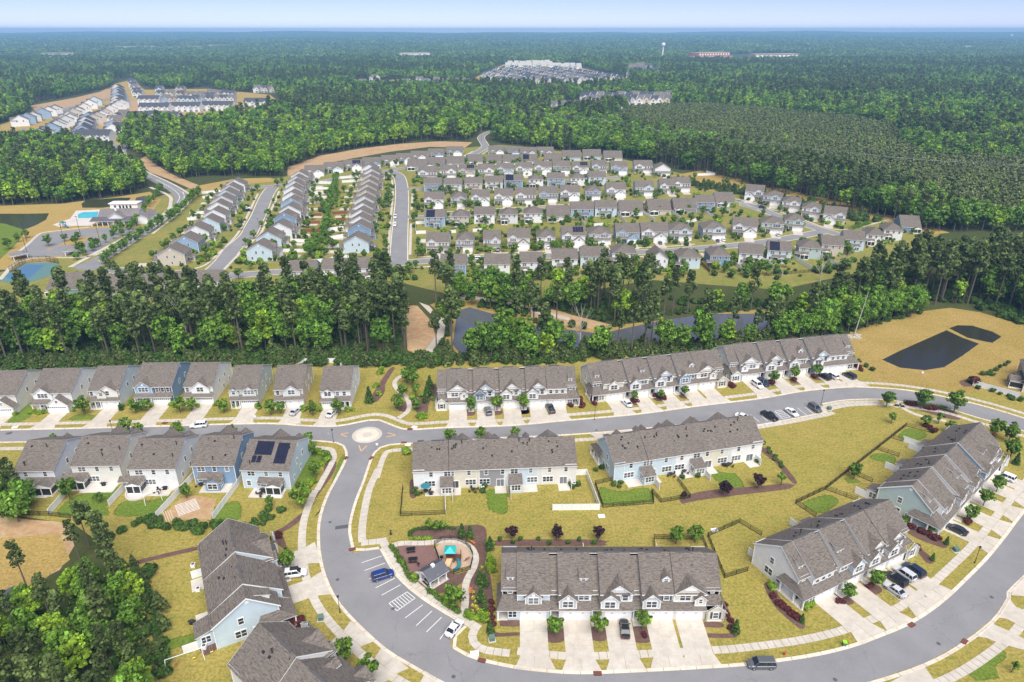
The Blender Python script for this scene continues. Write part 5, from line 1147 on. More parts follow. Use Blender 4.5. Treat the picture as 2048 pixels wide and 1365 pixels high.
for i, (pts, w, so) in enumerate([([(318,545),(400,535),(440,505),(470,475),(486,450),(496,430),(508,404),(516,388)], 1.4, 0), ([(445,543),(475,512),(504,484),(520,470),(530,450),(540,425),(552,400),(558,383)], 1.4, 0), ([(773,518),(778,481),(782,433),(786,384),(784,360)], 1.4, 0), ([(820,510),(822,448)], 1.4, 0), ([(823,420),(825,386)], 1.4, 0),
    ([(830,513),(881,514),(1018,506),(1120,502),(1322,494),(1390,489)], 1.4, 0), ([(814,536),(934,530),(1018,526),(1120,521),(1322,512),(1390,509)], 1.4, 0), ([(850,441),(1010,430),(1270,414)], 1.4, 0), ([(850,427),(1010,417),(1270,401)], 1.4, 0), ([(850,384),(1020,373),(1240,360)], 1.4, 0),
    ([(270,335),(330,368),(362,384),(366,398),(335,428),(285,468),(215,512)], .25, 0), ([(240,292),(255,318),(290,342),(338,365),(366,380),(380,392),(379,404),(350,433),(305,468)], 1.5, 0), ([(300,455),(335,421),(341,408),(338,392),(300,375)], 2.2, 0), ([(285,458),(200,502),(140,535)], 2.5, 0),
    ([(1470,398),(1543,419),(1600,438),(1680,460),(1780,440)], 1.4, 0), ([(946,303),(920,317)], 1.6, 0), ([(985,296),(950,318)], 1.4, 0), ([(60,517),(110,516),(190,511),(250,476),(285,458)], 1.5, 0), ([(0,560),(30,528),(62,518)], 2.0, 0), ([(25,515),(55,490),(80,468),(107,463),(178,455)], 1.6, 0)]):
    slab_path(smooth_line(GP(*pts), 3), w, 3.0)
hm = bpy.data.objects.new('road_markings', None); C.objects.link(hm); hm['kind'] = 'structure'
for line in ([(243,303),(254,322),(280,344),(325,367),(350,382),(359,395),(350,410),(318,434),(270,468),(200,513)], [(366,384),(368,398),(352,420),(306,458),(235,507)]):
    P = smooth_line(GP(*line), 3); a, b = offset(P, .14), offset(P, -.14); q = MB()
    for i in range(len(P)-1): q.poly([(p.x, p.y, ZR+.012) for p in (b[i], b[i+1], a[i+1], a[i])], 'paint_white')
    obj('lane_line', q, hm)
# ---------------------------------------------------------------- fences
def fence(pts, kind, label, h=1.8, gap=2.4, singles=True, group=None, cat='fence'):
    """posts and panels along a polyline of ground points; singles: every post and panel is a part of its own"""
    P0 = pts[0]; T = thing('fence', label, cat, P0, 0, group); mats = {'vinyl': 'vinyl', 'metal': 'black_metal', 'wood': 'wood_fence', 'red': 'red_fence'}; mt = mats[kind]; J = MB(); JP = MB()
    for si, (a, b) in enumerate(zip(pts, pts[1:])):
        L = (b-a).length; n = max(1, round(L/gap)); u = (b-a)/L; rz = math.atan2(u.y, u.x); step = L/n
        for i in range(n+1 if si == len(pts)-2 else n):
            p = a+u*(step*i)-P0; r = .065 if kind != 'metal' else .045
            if singles: small_part('post', ('fp', kind, h), T, p, rz, lambda mb: mb.box(-r, r, -r, r, 0, h+.08, mt))
            else: JP.box(p.x-r, p.x+r, p.y-r, p.y+r, 0, h+.08, mt)
        def panel(mb, L_, M=None):
            if kind == 'metal':
                for z in (.12, h*.55, h-.1): mb.box(.05, L_-.05, -.03, .03, z, z+.06, mt, M)
                k = max(3, int(L_/.20))
                for j in range(1, k): mb.box(L_*j/k-.016, L_*j/k+.016, -.016, .016, .05, h, mt, M)
            else:
                k = max(2, int(L_/.9)) if singles else 2
                for j in range(k): mb.box(.05+(L_-.1)*j/k+.006, .05+(L_-.1)*(j+1)/k-.006, -.025, .025, .06, h-.05, mt, M)
                for z in (.03, h-.12): mb.box(.04, L_-.04, -.045, .045, z, z+.13, mt, M)
        for i in range(n):
            p = a+u*(step*i)-P0
            if singles:
                k = ('pan', kind, h, round(step, 1))
                if k not in CACHE: mb = MB(); panel(mb, round(step, 1)); CACHE[k] = mb.mesh('panel')
                obj('panel', CACHE[k], T, p, rz)
            else: panel(J, step, Matrix.Translation(p) @ Matrix.Rotation(rz, 4, 'Z'))
    if not singles: obj('panel', J, T, kind='stuff'); obj('post', JP, T, kind='stuff')
    return T
FG = 'white fences between the estate gardens'
def est_fences():
    D = [(480,320,6.204,[[(945,300),(1145,300)],[(880,370),(1110,370)],[(890,430),(1115,430)],[(835,485),(1105,480)],[(625,1020),(980,1030)],[(500,1145),(900,1150)],[(600,1305),(1365,1240)],[(1035,890),(1285,860)],[(1110,990),(1280,960)],[(960,1110),(1230,1085)]],'vinyl'),
     (480,320,6.204,[[(800,700),(1010,700)],[(770,800),(990,795)],[(720,900),(1030,895)],[(970,620),(1075,615)],[(1150,680),(1330,670)],[(1180,765),(1310,755)]],'red'),
     (660,320,6.204,[[(100,235),(350,225)],[(150,285),(350,275)],[(15,1250),(265,1215)],[(1065,920),(1190,915)],[(1095,1030),(1200,1025)],[(1065,800),(1190,795)],[(1065,800),(1065,920)]],'vinyl'),
     (820,400,5.6,[[(100,480),(180,480)],[(425,375),(515,370)],[(705,360),(820,350)],[(395,250),(480,245)],[(660,255),(735,250)]],'vinyl'),
     (1220,400,5.6,[[(70,150),(180,265)],[(370,150),(500,245)],[(695,145),(840,270),(1030,225)],[(950,100),(1175,205)],[(1145,60),(1340,130)],[(-400,140),(-280,290)],[(-200,300),(-60,290)]],'vinyl'),
     (1420,400,5.173,[[(240,660),(400,790)],[(520,610),(750,780)],[(820,580),(1080,745)],[(1140,590),(1320,690)],[(300,60),(490,120)]],'vinyl'),
     (1220,400,5.6,[[(300,710),(430,870)],[(640,700),(780,880)],[(690,700),(830,870)],[(980,690),(1120,820)]],'wood'),
     (280,340,6.204,[[(770,300),(1000,280)],[(780,360),(960,340)],[(620,560),(800,545)],[(590,630),(720,620)]],'vinyl')]
    c = {'vinyl': 0, 'red': 0, 'wood': 0}
    for ox, oy, k, L, kd in D:
        for pl in L:
            fence(Z(ox, oy, k, *pl), kd, {'vinyl': 'white vinyl garden fence between houses of the older estate', 'red': 'red brown wooden garden fence between the estate columns', 'wood': 'weathered brown wooden fence running from the estate to the pond wood'}[kd], 1.8, 2.4, False, {'vinyl': FG, 'red': 'red brown fences in the estate', 'wood': 'brown fences by the pond wood'}[kd])
    fence(Z(1420,400,5.173,(560,792),(750,775),(1060,748),(1310,712)), 'metal', 'black metal fence below the angled estate gardens', 1.5, 2.4, False)
    fence(GP((1395,352),(1430,351),(1412,346)), 'vinyl', 'white fence beside the last house before the meadow', 1.8, 2.4, False)
est_fences()
# ---------------------------------------------------------------- far estates: small houses with walls, windows and slate dark roofs
def far_house_proto(key, w, d, ze, n_gab):
    wl, rf, wn = MB(), MB(), MB()
    walls_gable(wl, -w/2, w/2, 0, d, 0, ze, .6, 'x'); gable(rf, -w/2, w/2, 0, d, ze, .6, 'x', .4, .3)
    for j in range(n_gab):
        cx = (-w*.24, w*.26)[j] if n_gab == 2 else w*.2
        walls_gable(wl, cx-2.3, cx+2.3, -.8, .3, 0, ze-.3*j, .85, 'y', ends=(True, False)); gable(rf, cx-2.3, cx+2.3, -.8, 0, ze-.3*j, .85, 'y', .3, .25, back=d*.4)
        window(None, cx, -.8, 3.6, 1.8, 1.5, 2, 'f', False, wn)
        window(None, cx, -.8, .3, 3.6, 2.0, 1, 'f', False, wn)
    for x in (-w*.3, w*.05, w*.35): window(None, x, d, 3.8, .9, 1.3, 1, 'b', False, wn); window(None, x, d, .9, 1.2, 1.5, 1, 'b', False, wn)
    for fc, x in (('l', -w/2), ('r', w/2)):
        for y in (.3, .7): window(None, x, d*y, 3.8, .9, 1.3, 1, fc, False, wn)
    return wl.mesh('wall'), rf.mesh('roof'), wn.mesh('windows')
SLATE = (0.055, 0.06, 0.078); SLATE2 = (0.12, 0.115, 0.11)
FARP = [far_house_proto(0, 9.5, 13, 5.6, 2), far_house_proto(1, 8.0, 14, 5.8, 1), far_house_proto(2, 11, 12, 5.2, 2)]
def far_house(px, py, rot, label, group, roofc=None, col=None, k=None, sc=1.0):
    sc *= 1.32; T = thing('house', label, 'house', G(px, py), rot, group); T.scale = (sc, sc, sc)
    wl, rf, wn = FARP[random.randrange(3) if k is None else k]
    obj('wall', wl, T, color=col or random.choice((WH, OW, WH, LG, LB, LG, CR, BE, PAL['m']))); obj('roof', rf, T, color=roofc or random.choice((SLATE, SLATE, SLATE2, ROOF))); obj('windows', wn, T, kind='stuff')
def line_of(a, b, n, rot, lab, grp, **kw):
    for i in range(n):
        t = i/max(1, n-1); f = kw.get('join') and join_house or far_house; k2 = {k: v for k, v in kw.items() if k != 'join'}
        f(a[0]+(b[0]-a[0])*t+random.uniform(-.6,.6), a[1]+(b[1]-a[1])*t, rot+random.uniform(-.06,.06), f"{lab}, {ORD[i % 15]} from its start" if '|' not in lab else lab.replace('|', ORD[i % 15]), grp, **k2)
for nm_, c_ in (('far_wall_white', WH), ('far_wall_grey', LG), ('far_wall_cream', CR), ('far_wall_blue', LB), ('far_roof_slate', SLATE), ('far_roof_brown', (0.15,0.13,0.115)), ('far_roof_grey', (0.12,0.115,0.11)), ('far_roof_pale', (0.4,0.38,0.34))): flatmat(nm_, c_, 0.9)
DIST = MB()
def join_house(px, py, rot, lab, grp, roofc=None, col=None, k=None, sc=1.0):
    p = G(px, py); w, d, ze = random.choice(((9.5,13,5.6),(8,14,5.8),(11,12,5.2))); M = Matrix.Translation(p) @ Matrix.Rotation(rot, 4, 'Z') @ Matrix.Scale(sc*1.32, 4); q = MB()
    wm = random.choice(('far_wall_white','far_wall_white','far_wall_grey','far_wall_cream','far_wall_blue')); rm = 'far_roof_pale' if roofc else random.choice(('far_roof_slate','far_roof_slate','far_roof_brown','far_roof_grey'))
    walls_gable(q, -w/2, w/2, 0, d, 0, ze, .6, 'x', wm); walls_gable(q, -.3, 4.2, -.8, .3, 0, ze-.2, .85, 'y', wm, ends=(True, False)); window(None, 1.9, -.8, 3.4, 1.8, 1.5, 2, 'f', False, q); window(None, 1.9, -.8, .2, 3.4, 2.0, 1, 'f', False, q)
    for x in (-w*.3, w*.1, w*.35): window(None, x, d, 3.8, .9, 1.3, 1, 'b', False, q)
    for y in (.3, .7): window(None, -w/2, d*y, 3.8, .9, 1.3, 1, 'l', False, q)
    n0 = len(q.f); gable(q, -w/2, w/2, 0, d, ze, .6, 'x', .4, .3); gable(q, -.3, 4.2, -.8, 0, ze-.2, .85, 'y', .3, .25, back=d*.4)
    for f_, m_ in zip(q.f, q.m): DIST.poly([M @ Vector(q.v[i]) for i in f_], rm if q.mats[m_] == 'shingle' else q.mats[m_])
NW = 'houses of the new estate at upper left'
line_of((27,253), (100,228), 6, R(-62), 'new house, | from near end of the leftmost estate line', NW)
line_of((66,284), (128,247), 7, R(-58), 'new house, | from near end of the second estate line', NW); line_of((112,252), (178,212), 7, R(-60), 'new house, | from near end of the third estate line', NW)
line_of((148,283), (166,246), 6, R(-75), 'slate roofed new house, | from near end above the left wood', NW, roofc=SLATE); line_of((174,250), (232,217), 8, R(-55), 'new house, | from near end of the line left of the lane', NW)
line_of((228,212), (228,184), 6, R(-88), 'slate roofed new house, | from near end beside the straight lane', NW, roofc=SLATE); line_of((216,272), (222,248), 3, R(-85), 'new house, | from near end in the bend of the lane', NW)
lb = 'white fronted new house, | from left before the building site'
line_of((245,243), (345,246), 6, 0, lb, 'new houses before the building site')
line_of((241,270), (236,252), 3, R(15), 'new house, | from near end on the lawn right of the lane', NW)
for q_, (a, b, n) in enumerate((((262,172),(275,196),5), ((320,196),(380,199),4), ((382,201),(420,201),3), ((420,196),(462,198),4), ((330,208),(382,210),4), ((390,209),(460,207),6), ((318,187),(360,186),2), ((512,186),(545,186),3))): line_of(a, b, n, random.uniform(-.15,.15), f'new dark roofed house, | in the {ORD[q_]} line behind the town houses', 'new houses behind the far town houses')
def far_terrace(px0, px1, py, n, label, roofc=SLATE, rot=0.0):
    a, b = G(px0, py), G(px1, py); L = (b-a).length; T = thing('town_house_row', label, 'town houses', a, rot, 'far town house rows'); T.scale = (1, 1.2, 1.3)
    wl, rf, wn = MB(), MB(), MB(); u = L/n
    walls_gable(wl, 0, L, 0, 13, 0, 5.8, .6, 'x'); gable(rf, 0, L, 0, 13, 5.8, .6, 'x', .4, .3)
    obj('wall', wl, T, color=WH); obj('roof', rf, T, color=roofc)
    for i in range(n):
        w2, r2 = MB(), MB(); c = u*(i+.5)
        walls_gable(w2, c-u*.27, c+u*.27, -1.0, .3, 0, 5.0, .8, 'y', ends=(True, False)); gable(r2, c-u*.27, c+u*.27, -1.0, 0, 5.0, .8, 'y', .3, .2, back=5)
        obj('gable_wall', w2, T, color=random.choice((WH, WH, LG, LB))); obj('gable_roof', r2, T, color=roofc)
        window(None, c, -1.0, 3.4, 1.9, 1.4, 2, 'f', False, wn); window(None, c, -1.05, .1, 3.4, 2.1, 1, 'f', False, wn)
    obj('windows', wn, T, kind='stuff')
far_terrace(278, 338, 226, 5, 'leftmost white town house row with slate roof facing the building site')
far_terrace(343, 400, 224, 5, 'second white slate roofed town house row facing the building site')
far_terrace(404, 466, 222, 6, 'third white slate roofed town house row behind the bare soil strip')
far_terrace(488, 537, 215, 4, 'rightmost white slate roofed town house row at the end of the building site')
far_terrace(276, 318, 209, 4, 'slate roofed town house row behind the leftmost white row')
far_terrace(150, 220, 287, 5, 'slate roofed town house row just behind the left wood')
lc = 'tiny house in the dense distant estate left of the slim water tower'
for j, (a, b, n) in enumerate((((966,156),(1030,174),8), ((978,150),(1060,172),11), ((990,146),(1090,170),13), ((1004,143),(1120,171),15), ((1022,141),(1150,168),16), ((1048,141),(1180,165),16), ((1076,141),(1210,164),16), ((1110,142),(1245,164),15))):
    line_of(a, b, n, R(-35), lc, 'houses of the dense distant estate', sc=1.0, join=1)
for a, b, n in (((1015,138),(1100,135),7), ((1020,134),(1095,131),7), ((1105,137),(1128,139),3), ((1134,138),(1158,140),3)): line_of(a, b, n, 0, 'tiny pale flat block at the back of the dense distant estate', 'pale blocks of the dense distant estate', roofc=(0.4,0.38,0.34), sc=1.3, join=1)
le = 'distant slate roofed house seen over the right pine plantation'
for a, b, n in (((1100,226),(1150,222),4), ((1168,204),(1335,202),13), ((1180,212),(1330,210),12), ((1200,219),(1250,216),4), ((1275,190),(1340,190),5)): line_of(a, b, n, R(-25), le, 'houses seen over the pine plantation', sc=1.15, join=1)
lf = 'distant house among trees in the middle of the view'
for x, y in ((712,176),(724,174),(733,179),(745,164),(808,172),(820,176),(838,168),(846,171),(872,170),(885,171),(896,172),(912,171),(930,172),(943,182),(957,180),(1042,236)): far_house(x, y, random.uniform(-.6,.6), lf, 'distant houses among the trees', roofc=SLATE2, sc=1.15)
lg = 'pale distant house in the estate right of the slim water tower'
for x, y in ((1262,150),(1274,152),(1284,150),(1298,152),(1310,153),(1320,151),(1265,143),(1280,142),(1296,144)): far_house(x, y, random.uniform(-.4,.4), lg, 'houses below the slim water tower', sc=1.7)
# school, sheds and water towers far off
def far_block(name, label, cat, a, b, h, d, col, ribs=0, tower=None):
    p, q = G(*a), G(*b); L = (q-p).length; rz = math.atan2((q-p).y, (q-p).x); T = thing(name, label, cat, p, rz)
    wl, rf, wn = MB(), MB(), MB(); wl.box(0, L, 0, d, 0, h, 'siding'); rf.box(-1, L+1, -1, d+1, h, h+1.2, 'tan_wall')
    n = max(4, ribs)
    for i in range(n): x = L*(i+.5)/n; wn.box(x-L/n*.28, x+L/n*.28, -.3, -.05, h*.3, h*.75, 'white' if ribs else 'glass')
    obj('wall', wl, T, color=col); obj('roof', rf, T); obj('windows', wn, T, kind='stuff')
    if tower:
        w2 = MB(); w2.box(L*tower[0], L*tower[1], d*.3, d+20, 0, h*tower[2], 'siding'); obj('upper_wall', w2, T, color=col)
        w3 = MB(); w3.box(L*tower[0]-1, L*tower[1]+1, d*.3-1, d+21, h*tower[2], h*tower[2]+1.5, 'tan_wall'); obj('upper_roof', w3, T)
        w4 = MB(); m = 12
        for i in range(m): x = L*(tower[0]+(tower[1]-tower[0])*(i+.5)/m); w4.box(x-3, x+3, d*.3-.6, d*.3-.1, h*tower[2]*.72, h*tower[2]*.93, 'white')
        obj('upper_windows', w4, T, kind='stuff')
far_block('school', 'red brick school with a taller rear block far off on the right', 'school', (1375,124), (1465,121), 14, 40, (0.42,0.16,0.11), 0, (.28,.98,1.9))
far_block('shed', 'long low brick hall far off right of the school', 'hall', (1510,118), (1598,117), 16, 50, (0.36,0.24,0.21), 10)
far_block('apartment_block', 'pale apartment block on the far left skyline wood', 'flats', (498,90), (535,90), 24, 30, (0.75,0.66,0.56), 8)
far_block('white_shed', 'white flat sheds on the far right skyline wood', 'sheds', (1697,79), (1732,80), 22, 40, WH, 6)
for a, b, h in (((420,101),(462,100),27), ((380,104),(405,103),25), ((232,104),(312,103),25), ((345,105),(372,104),24), ((470,98),(545,97),27), ((800,121),(860,120),25), ((845,93),(875,92),28), ((1240,88),(1262,88),27), ((1925,103),(1940,103),26), ((95,121),(150,119),24)):
    far_block('pale_houses', 'row of pale roofs in the blue distance', 'houses', a, b, h, 30, (0.72,0.68,0.62), 12)
for o in [o for o in C.objects if o.name.startswith('pale_houses')]: o['group'] = 'pale roofs in the blue distance'
def water_tower(label, px, py, h, r, hb):
    T = thing('water_tower', label, 'water tower', G(px, py)); st, tk = MB(), MB()
    st.cyl(0, 0, 0, h-hb, r*.42, 'tower_white', 14, r*.32); prof = [(r*.32,h-hb),(r*.9,h-hb*.7),(r,h-hb*.4),(r*.9,h-hb*.12),(r*.4,h)]
    for (r0, z0), (r1, z1) in zip(prof, prof[1:]): tk.bar((0,0,z0), (0,0,z1), r0, 'tower_white', 18, r1)
    obj('shaft', st, T); obj('tank', tk, T)
water_tower('broad white water tower on the far right skyline', 2020, 82, 62, 16, 22)
water_tower('slim pale water tower standing left of the school', 1324, 123, 62, 7, 14)
tag(obj('distant_houses', DIST), kind='stuff')
# ---------------------------------------------------------------- trees
def leaf_mesh(name, cen, nrm, size, tone, mat, trunk=None):
    """leaf clumps as small bent quads; tone is a brightness per clump. trunk: optional MB joined in"""
    n = len(cen); nrm = nrm/(np.linalg.norm(nrm, axis=1, keepdims=True)+1e-9)
    r = rng.normal(size=(n,3)); u = np.cross(nrm, r); u /= np.linalg.norm(u, axis=1, keepdims=True)+1e-9; v = np.cross(nrm, u)
    s = size[:,None]; a = rng.uniform(.75,1.3,(n,1))
    V = np.stack([cen-u*s*a-v*s*.6, cen+u*s*.9-v*s*.75, cen+u*s*a*.9+v*s*.7, cen-u*s*.8+v*s*.85], 1).reshape(-1,3)
    Fc = np.arange(4*n).reshape(n,4); tn = np.repeat(tone, 4)
    v_ = V.tolist(); f_ = Fc.tolist(); mi = [0]*n; mats = [mat]
    if trunk is not None:
        o = len(v_); v_ += [list(p) for p in trunk.v]; f_ += [[i+o for i in f] for f in trunk.f]
        for k in trunk.mats: mats.append(k)
        mi += [1+m_ for m_ in trunk.m]; tn = np.concatenate([tn, np.ones(len(trunk.v))])
    me = bpy.data.meshes.new(name); me.from_pydata(v_, [], f_)
    for k in mats: me.materials.append(MAT[k])
    me.polygons.foreach_set('material_index', mi)
    at = me.attributes.new('tone', 'FLOAT', 'POINT'); at.data.foreach_set('value', tn.astype(np.float32))
    me.update(); return me
def clumps(centres, radii, flat_, per, leaf, tone_sd=.28, up=.35):
    C_, N_, S_, T_ = [], [], [], []
    for c, r in zip(centres, radii):
        d = rng.normal(size=(per,3)); d /= np.linalg.norm(d, axis=1, keepdims=True); rad = rng.uniform(.45,1.0,(per,1))**.5
        p = d*rad*np.array([r,r,r*flat_]); C_.append(p+c); N_.append(d+np.array([0,0,up])+rng.normal(size=(per,3))*.45); S_.append(rng.uniform(.6,1.25,per)*leaf)
        T_.append(np.full(per, max(.45, rng.normal(1,tone_sd)))*rng.uniform(.55,1.45,per))
    return np.concatenate(C_), np.concatenate(N_), np.concatenate(S_), np.concatenate(T_)
def pine_parts(h, seed, per=26, leaf=.42, cr=3.0, base=.5, n=26):
    t = MB(); lean = rng.normal(size=2)*.25
    t.bar((0,0,0), (lean[0]*.5,lean[1]*.5,h*.55), h*.0135+.05, 'bark', 6, h*.009+.03); t.bar((lean[0]*.5,lean[1]*.5,h*.55), (lean[0],lean[1],h*.96), h*.009+.03, 'bark', 5, .04)
    cs, rs = [], []
    for i in range(n):
        q = (i+rng.uniform(0,1))/n; z = h*(base+(1-base)*q**.85); w = cr*(1.05-q*.75)*rng.uniform(.45,1.0)*(0.75 if q < .12 else 1); a = rng.uniform(0,6.283)
        cs.append(np.array([lean[0]*z/h+w*math.cos(a), lean[1]*z/h+w*math.sin(a), z])); rs.append(rng.uniform(.9,1.5)*cr/3.0)
        if i % 3 == 0: t.bar((lean[0]*z/h,lean[1]*z/h,z-.6), tuple(cs[-1]), .06, 'bark', 4, .02)
    return t, clumps(cs, rs, .62, per, leaf*cr/3.0)
def broad_parts(h, w, per=30, leaf=.42, n=46, bark='bark', lowz=.22, egg=.0):
    t = MB(); t.bar((0,0,0), (0,0,h*.45), h*.016+.06, bark, 6, h*.010+.03)
    cs, rs = [], []
    for i in range(n):
        d = rng.normal(size=3); d /= np.linalg.norm(d); k = rng.uniform(.45,.92)
        z = h*(lowz+(1-lowz)*.5*(1+d[2]*k)); taper = 1-egg*(z/h)
        cs.append(np.array([d[0]*k*w*taper, d[1]*k*w*taper, z])); rs.append(w*rng.uniform(.24,.40)*(1-egg*.4))
        if i % 5 == 0: t.bar((0,0,h*rng.uniform(.25,.45)), tuple(cs[-1]), .09, bark, 4, .03)
    return t, clumps(cs, rs, .8, per, leaf)
def cone_parts(h, w, per=20, leaf=.22, n=30, mat=None):
    cs, rs = [], []
    t = MB(); t.bar((0,0,0), (0,0,h*.8), .09, 'bark', 5, .03)
    for i in range(n):
        q = (i+.5)/n; z = h*(.04+.93*q); r = w*(1-q)**.8; a = i*2.4; cs.append(np.array([r*.62*math.cos(a), r*.62*math.sin(a), z])); rs.append(max(.18, r*.55))
    return t, clumps(cs, rs, 1.0, per, leaf, .15)
def bush_parts(h, w, per=40, leaf=.2, n=12):
    cs, rs = [], []
    for i in range(n):
        a = rng.uniform(0,6.283); k = rng.uniform(0,.7); cs.append(np.array([w*k*math.cos(a), w*k*math.sin(a), h*rng.uniform(.3,.68)])); rs.append(w*rng.uniform(.4,.6))
    return None, clumps(cs, rs, h/w*.6, per, leaf, .15)
LIB = {}
def make_kind(kind, mat, gens, join=True):
    L = []
    for i, g in enumerate(gens):
        t, c = g
        L.append((t.mesh('trunk') if t else None, leaf_mesh('crown', *c, mat), leaf_mesh(kind+'_whole', *c, mat, t) if join else None))
    LIB[kind] = L
make_kind('pine', 'leaf_pine', [pine_parts(rng.uniform(20,24), i, cr=rng.uniform(2.7,3.4), base=rng.uniform(.46,.6)) for i in range(6)])
make_kind('broad', 'leaf_broad', [broad_parts(rng.uniform(13,18), rng.uniform(3.8,5.2)) for i in range(6)])
make_kind('bright', 'leaf_bright', [broad_parts(rng.uniform(12,17), rng.uniform(3.6,5.0), egg=rng.uniform(0,.35)) for i in range(5)])
make_kind('young_pine', 'leaf_young_pine', [pine_parts(rng.uniform(9,12), i, per=14, leaf=.95, cr=1.9, base=.15, n=18) for i in range(4)])
make_kind('undergrowth', 'leaf_dark', [bush_parts(rng.uniform(2.2,4.0), rng.uniform(1.6,2.4), 34, .34) for i in range(4)])
make_kind('scrub_pine', 'leaf_pine', [cone_parts(rng.uniform(4,7), rng.uniform(1.6,2.2), 16, .34, 20) for i in range(4)])
make_kind('street', 'leaf_street', [broad_parts(rng.uniform(4.6,5.6), rng.uniform(1.6,2.1), 34, .20, 26, lowz=.30) for i in range(5)])
make_kind('sapling', 'leaf_street', [broad_parts(3.4, 1.0, 22, .17, 14, lowz=.35) for i in range(2)])
make_kind('plum', 'leaf_plum', [broad_parts(3.6, 1.45, 40, .17, 22, lowz=.28) for i in range(3)])
make_kind('conifer', 'leaf_dark', [cone_parts(4.6, 1.25, 30, .17, 34), cone_parts(3.8, 1.0, 30, .16, 30)])
make_kind('bush', 'leaf_dark', [bush_parts(.95, .6, 60, .11, 10) for i in range(3)])
make_kind('redbush', 'leaf_red', [bush_parts(.95, .75, 60, .11, 10) for i in range(3)], False)
make_kind('brightbush', 'leaf_bright', [bush_parts(1.3, .9, 60, .13, 10) for i in range(2)])
make_kind('yellowbush', 'leaf_yellow', [bush_parts(.7, .4, 40, .10, 8)], False)
def plant(kind, p, label, cat, group, name, s=1.0, sz=None, rot=None, var=None):
    tr, cr, _ = LIB[kind][random.randrange(len(LIB[kind])) if var is None else var]
    rot = random.uniform(0, 6.28) if rot is None else rot; sc = (s, s, sz or s)
    if tr is None:
        o = obj(name, cr, None, p, rot); o.scale = sc; return tag(o, label, cat, group)
    T = thing(name, label, cat, p, rot, group); T.scale = sc
    obj('trunk', tr, T); obj('crown', cr, T); return T
# ---- woods: a list of trunks, then the nearest ones become things and the rest a scattered wood
POLY = {k: GP(*v) for k, v in dict(
 belt=[(-160,735),(0,728),(200,722),(420,716),(560,716),(700,716),(790,712),(818,700),(812,660),(822,640),(815,615),(800,600),(770,596),(700,598),(640,606),(560,616),(460,628),(430,634),(300,642),(60,640),(-160,640)],
 pondwood=[(862,716),(880,700),(896,690),(905,715),(960,716),(1000,700),(1040,690),(1120,704),(1180,712),(1250,706),(1330,702),(1440,696),(1560,676),(1640,666),(1690,656),(1690,640),(1640,622),(1540,616),(1440,618),(1310,626),(1290,592),(1180,588),(1080,604),(990,598),(960,594),(900,592),(868,602)],
 rightwood=[(1640,668),(1700,655),(1740,642),(1800,625),(1860,612),(1920,608),(1980,620),(2048,645),(2300,690),(2500,640),(2300,540),(2048,548),(1900,552),(1850,556),(1790,568),(1740,590),(1700,612),(1650,640)],
 bottomleft=[(-500,1500),(-300,1260),(0,1250),(60,1225),(120,1195),(180,1165),(235,1150),(258,1165),(276,1200),(285,1250),(288,1300),(296,1365),(305,1500),(0,1600)],
 bank=[(925,724),(950,716),(1000,706),(1060,694),(1120,706),(1180,712),(1260,704),(1440,692),(1570,674),(1600,676),(1560,688),(1440,702),(1250,716),(1180,722),(1060,722)],
 lowerleft=[(-200,1000),(0,1000),(50,1012),(55,1042),(0,1055),(-200,1060)])
 .items()}
WATER = [GP(*p) for p in ([(897,694),(908,636),(916,616),(940,610),(990,624),(1060,646),(1140,656),(1200,664),(1330,636),(1420,624),(1540,624),(1628,640),(1636,656),(1560,672),(1420,692),(1250,704),(1180,708),(1120,694),(1030,676),(990,694),(960,718),(920,718)],
   [(840,600),(865,606),(900,640),(890,680),(870,705),(862,745),(842,745),(810,700),(808,610)], [(1060,610),(1150,630),(1230,650),(1215,664),(1060,640)], [(880,600),(930,586),(1010,598),(1145,634),(1145,644),(1000,608),(890,606)])]
trees = []      # x, y, kind, scale
def spread(poly, sp_, mixk, smin=.8, smax=1.15, avoid=(), edge=None):
    xs = [p[0] for p in poly]; ys = [p[1] for p in poly]
    X, Y = np.meshgrid(np.arange(min(xs), max(xs), sp_), np.arange(min(ys), max(ys), sp_)); X = X+rng.uniform(-.42,.42,X.shape)*sp_; Y = Y+rng.uniform(-.42,.42,Y.shape)*sp_
    m = inside_np(X, Y, poly)
    for a in avoid: m &= ~inside_np(X, Y, a)
    ks = list(mixk); pw = np.array([mixk[k] for k in ks]); pw = pw/pw.sum()
    for x, y in zip(X[m], Y[m]):
        nz_ = .5+.5*math.sin(x*.07+math.sin(y*.05)*2)*math.cos(y*.06+x*.013)      # stands of one species
        w = pw*np.array([(1.8*nz_+.15) if k == 'pine' else (1.8*(1-nz_)+.15) if k in ('broad','bright') else 1 for k in ks]); w /= w.sum()
        trees.append((x, y, ks[rng.choice(len(ks), p=w)], rng.uniform(smin, smax)))
spread(POLY['belt'], 5.4, dict(pine=.60, broad=.27, bright=.13), .75, 1.0)
spread(POLY['pondwood'], 5.7, dict(pine=.55, broad=.32, bright=.13), .72, 1.0, WATER)
spread(POLY['bank'], 4.6, dict(pine=.45, broad=.36, bright=.19), .55, .92, WATER[:1])
spread(POLY['rightwood'], 5.8, dict(pine=.6, broad=.25, bright=.15), .8, 1.1, WATER)
spread(POLY['bottomleft'], 4.3, dict(pine=.36, broad=.38, bright=.26), .42, .66)
spread(POLY['lowerleft'], 3.4, dict(pine=.8, broad=.2), .5, .7)
UNDER = []
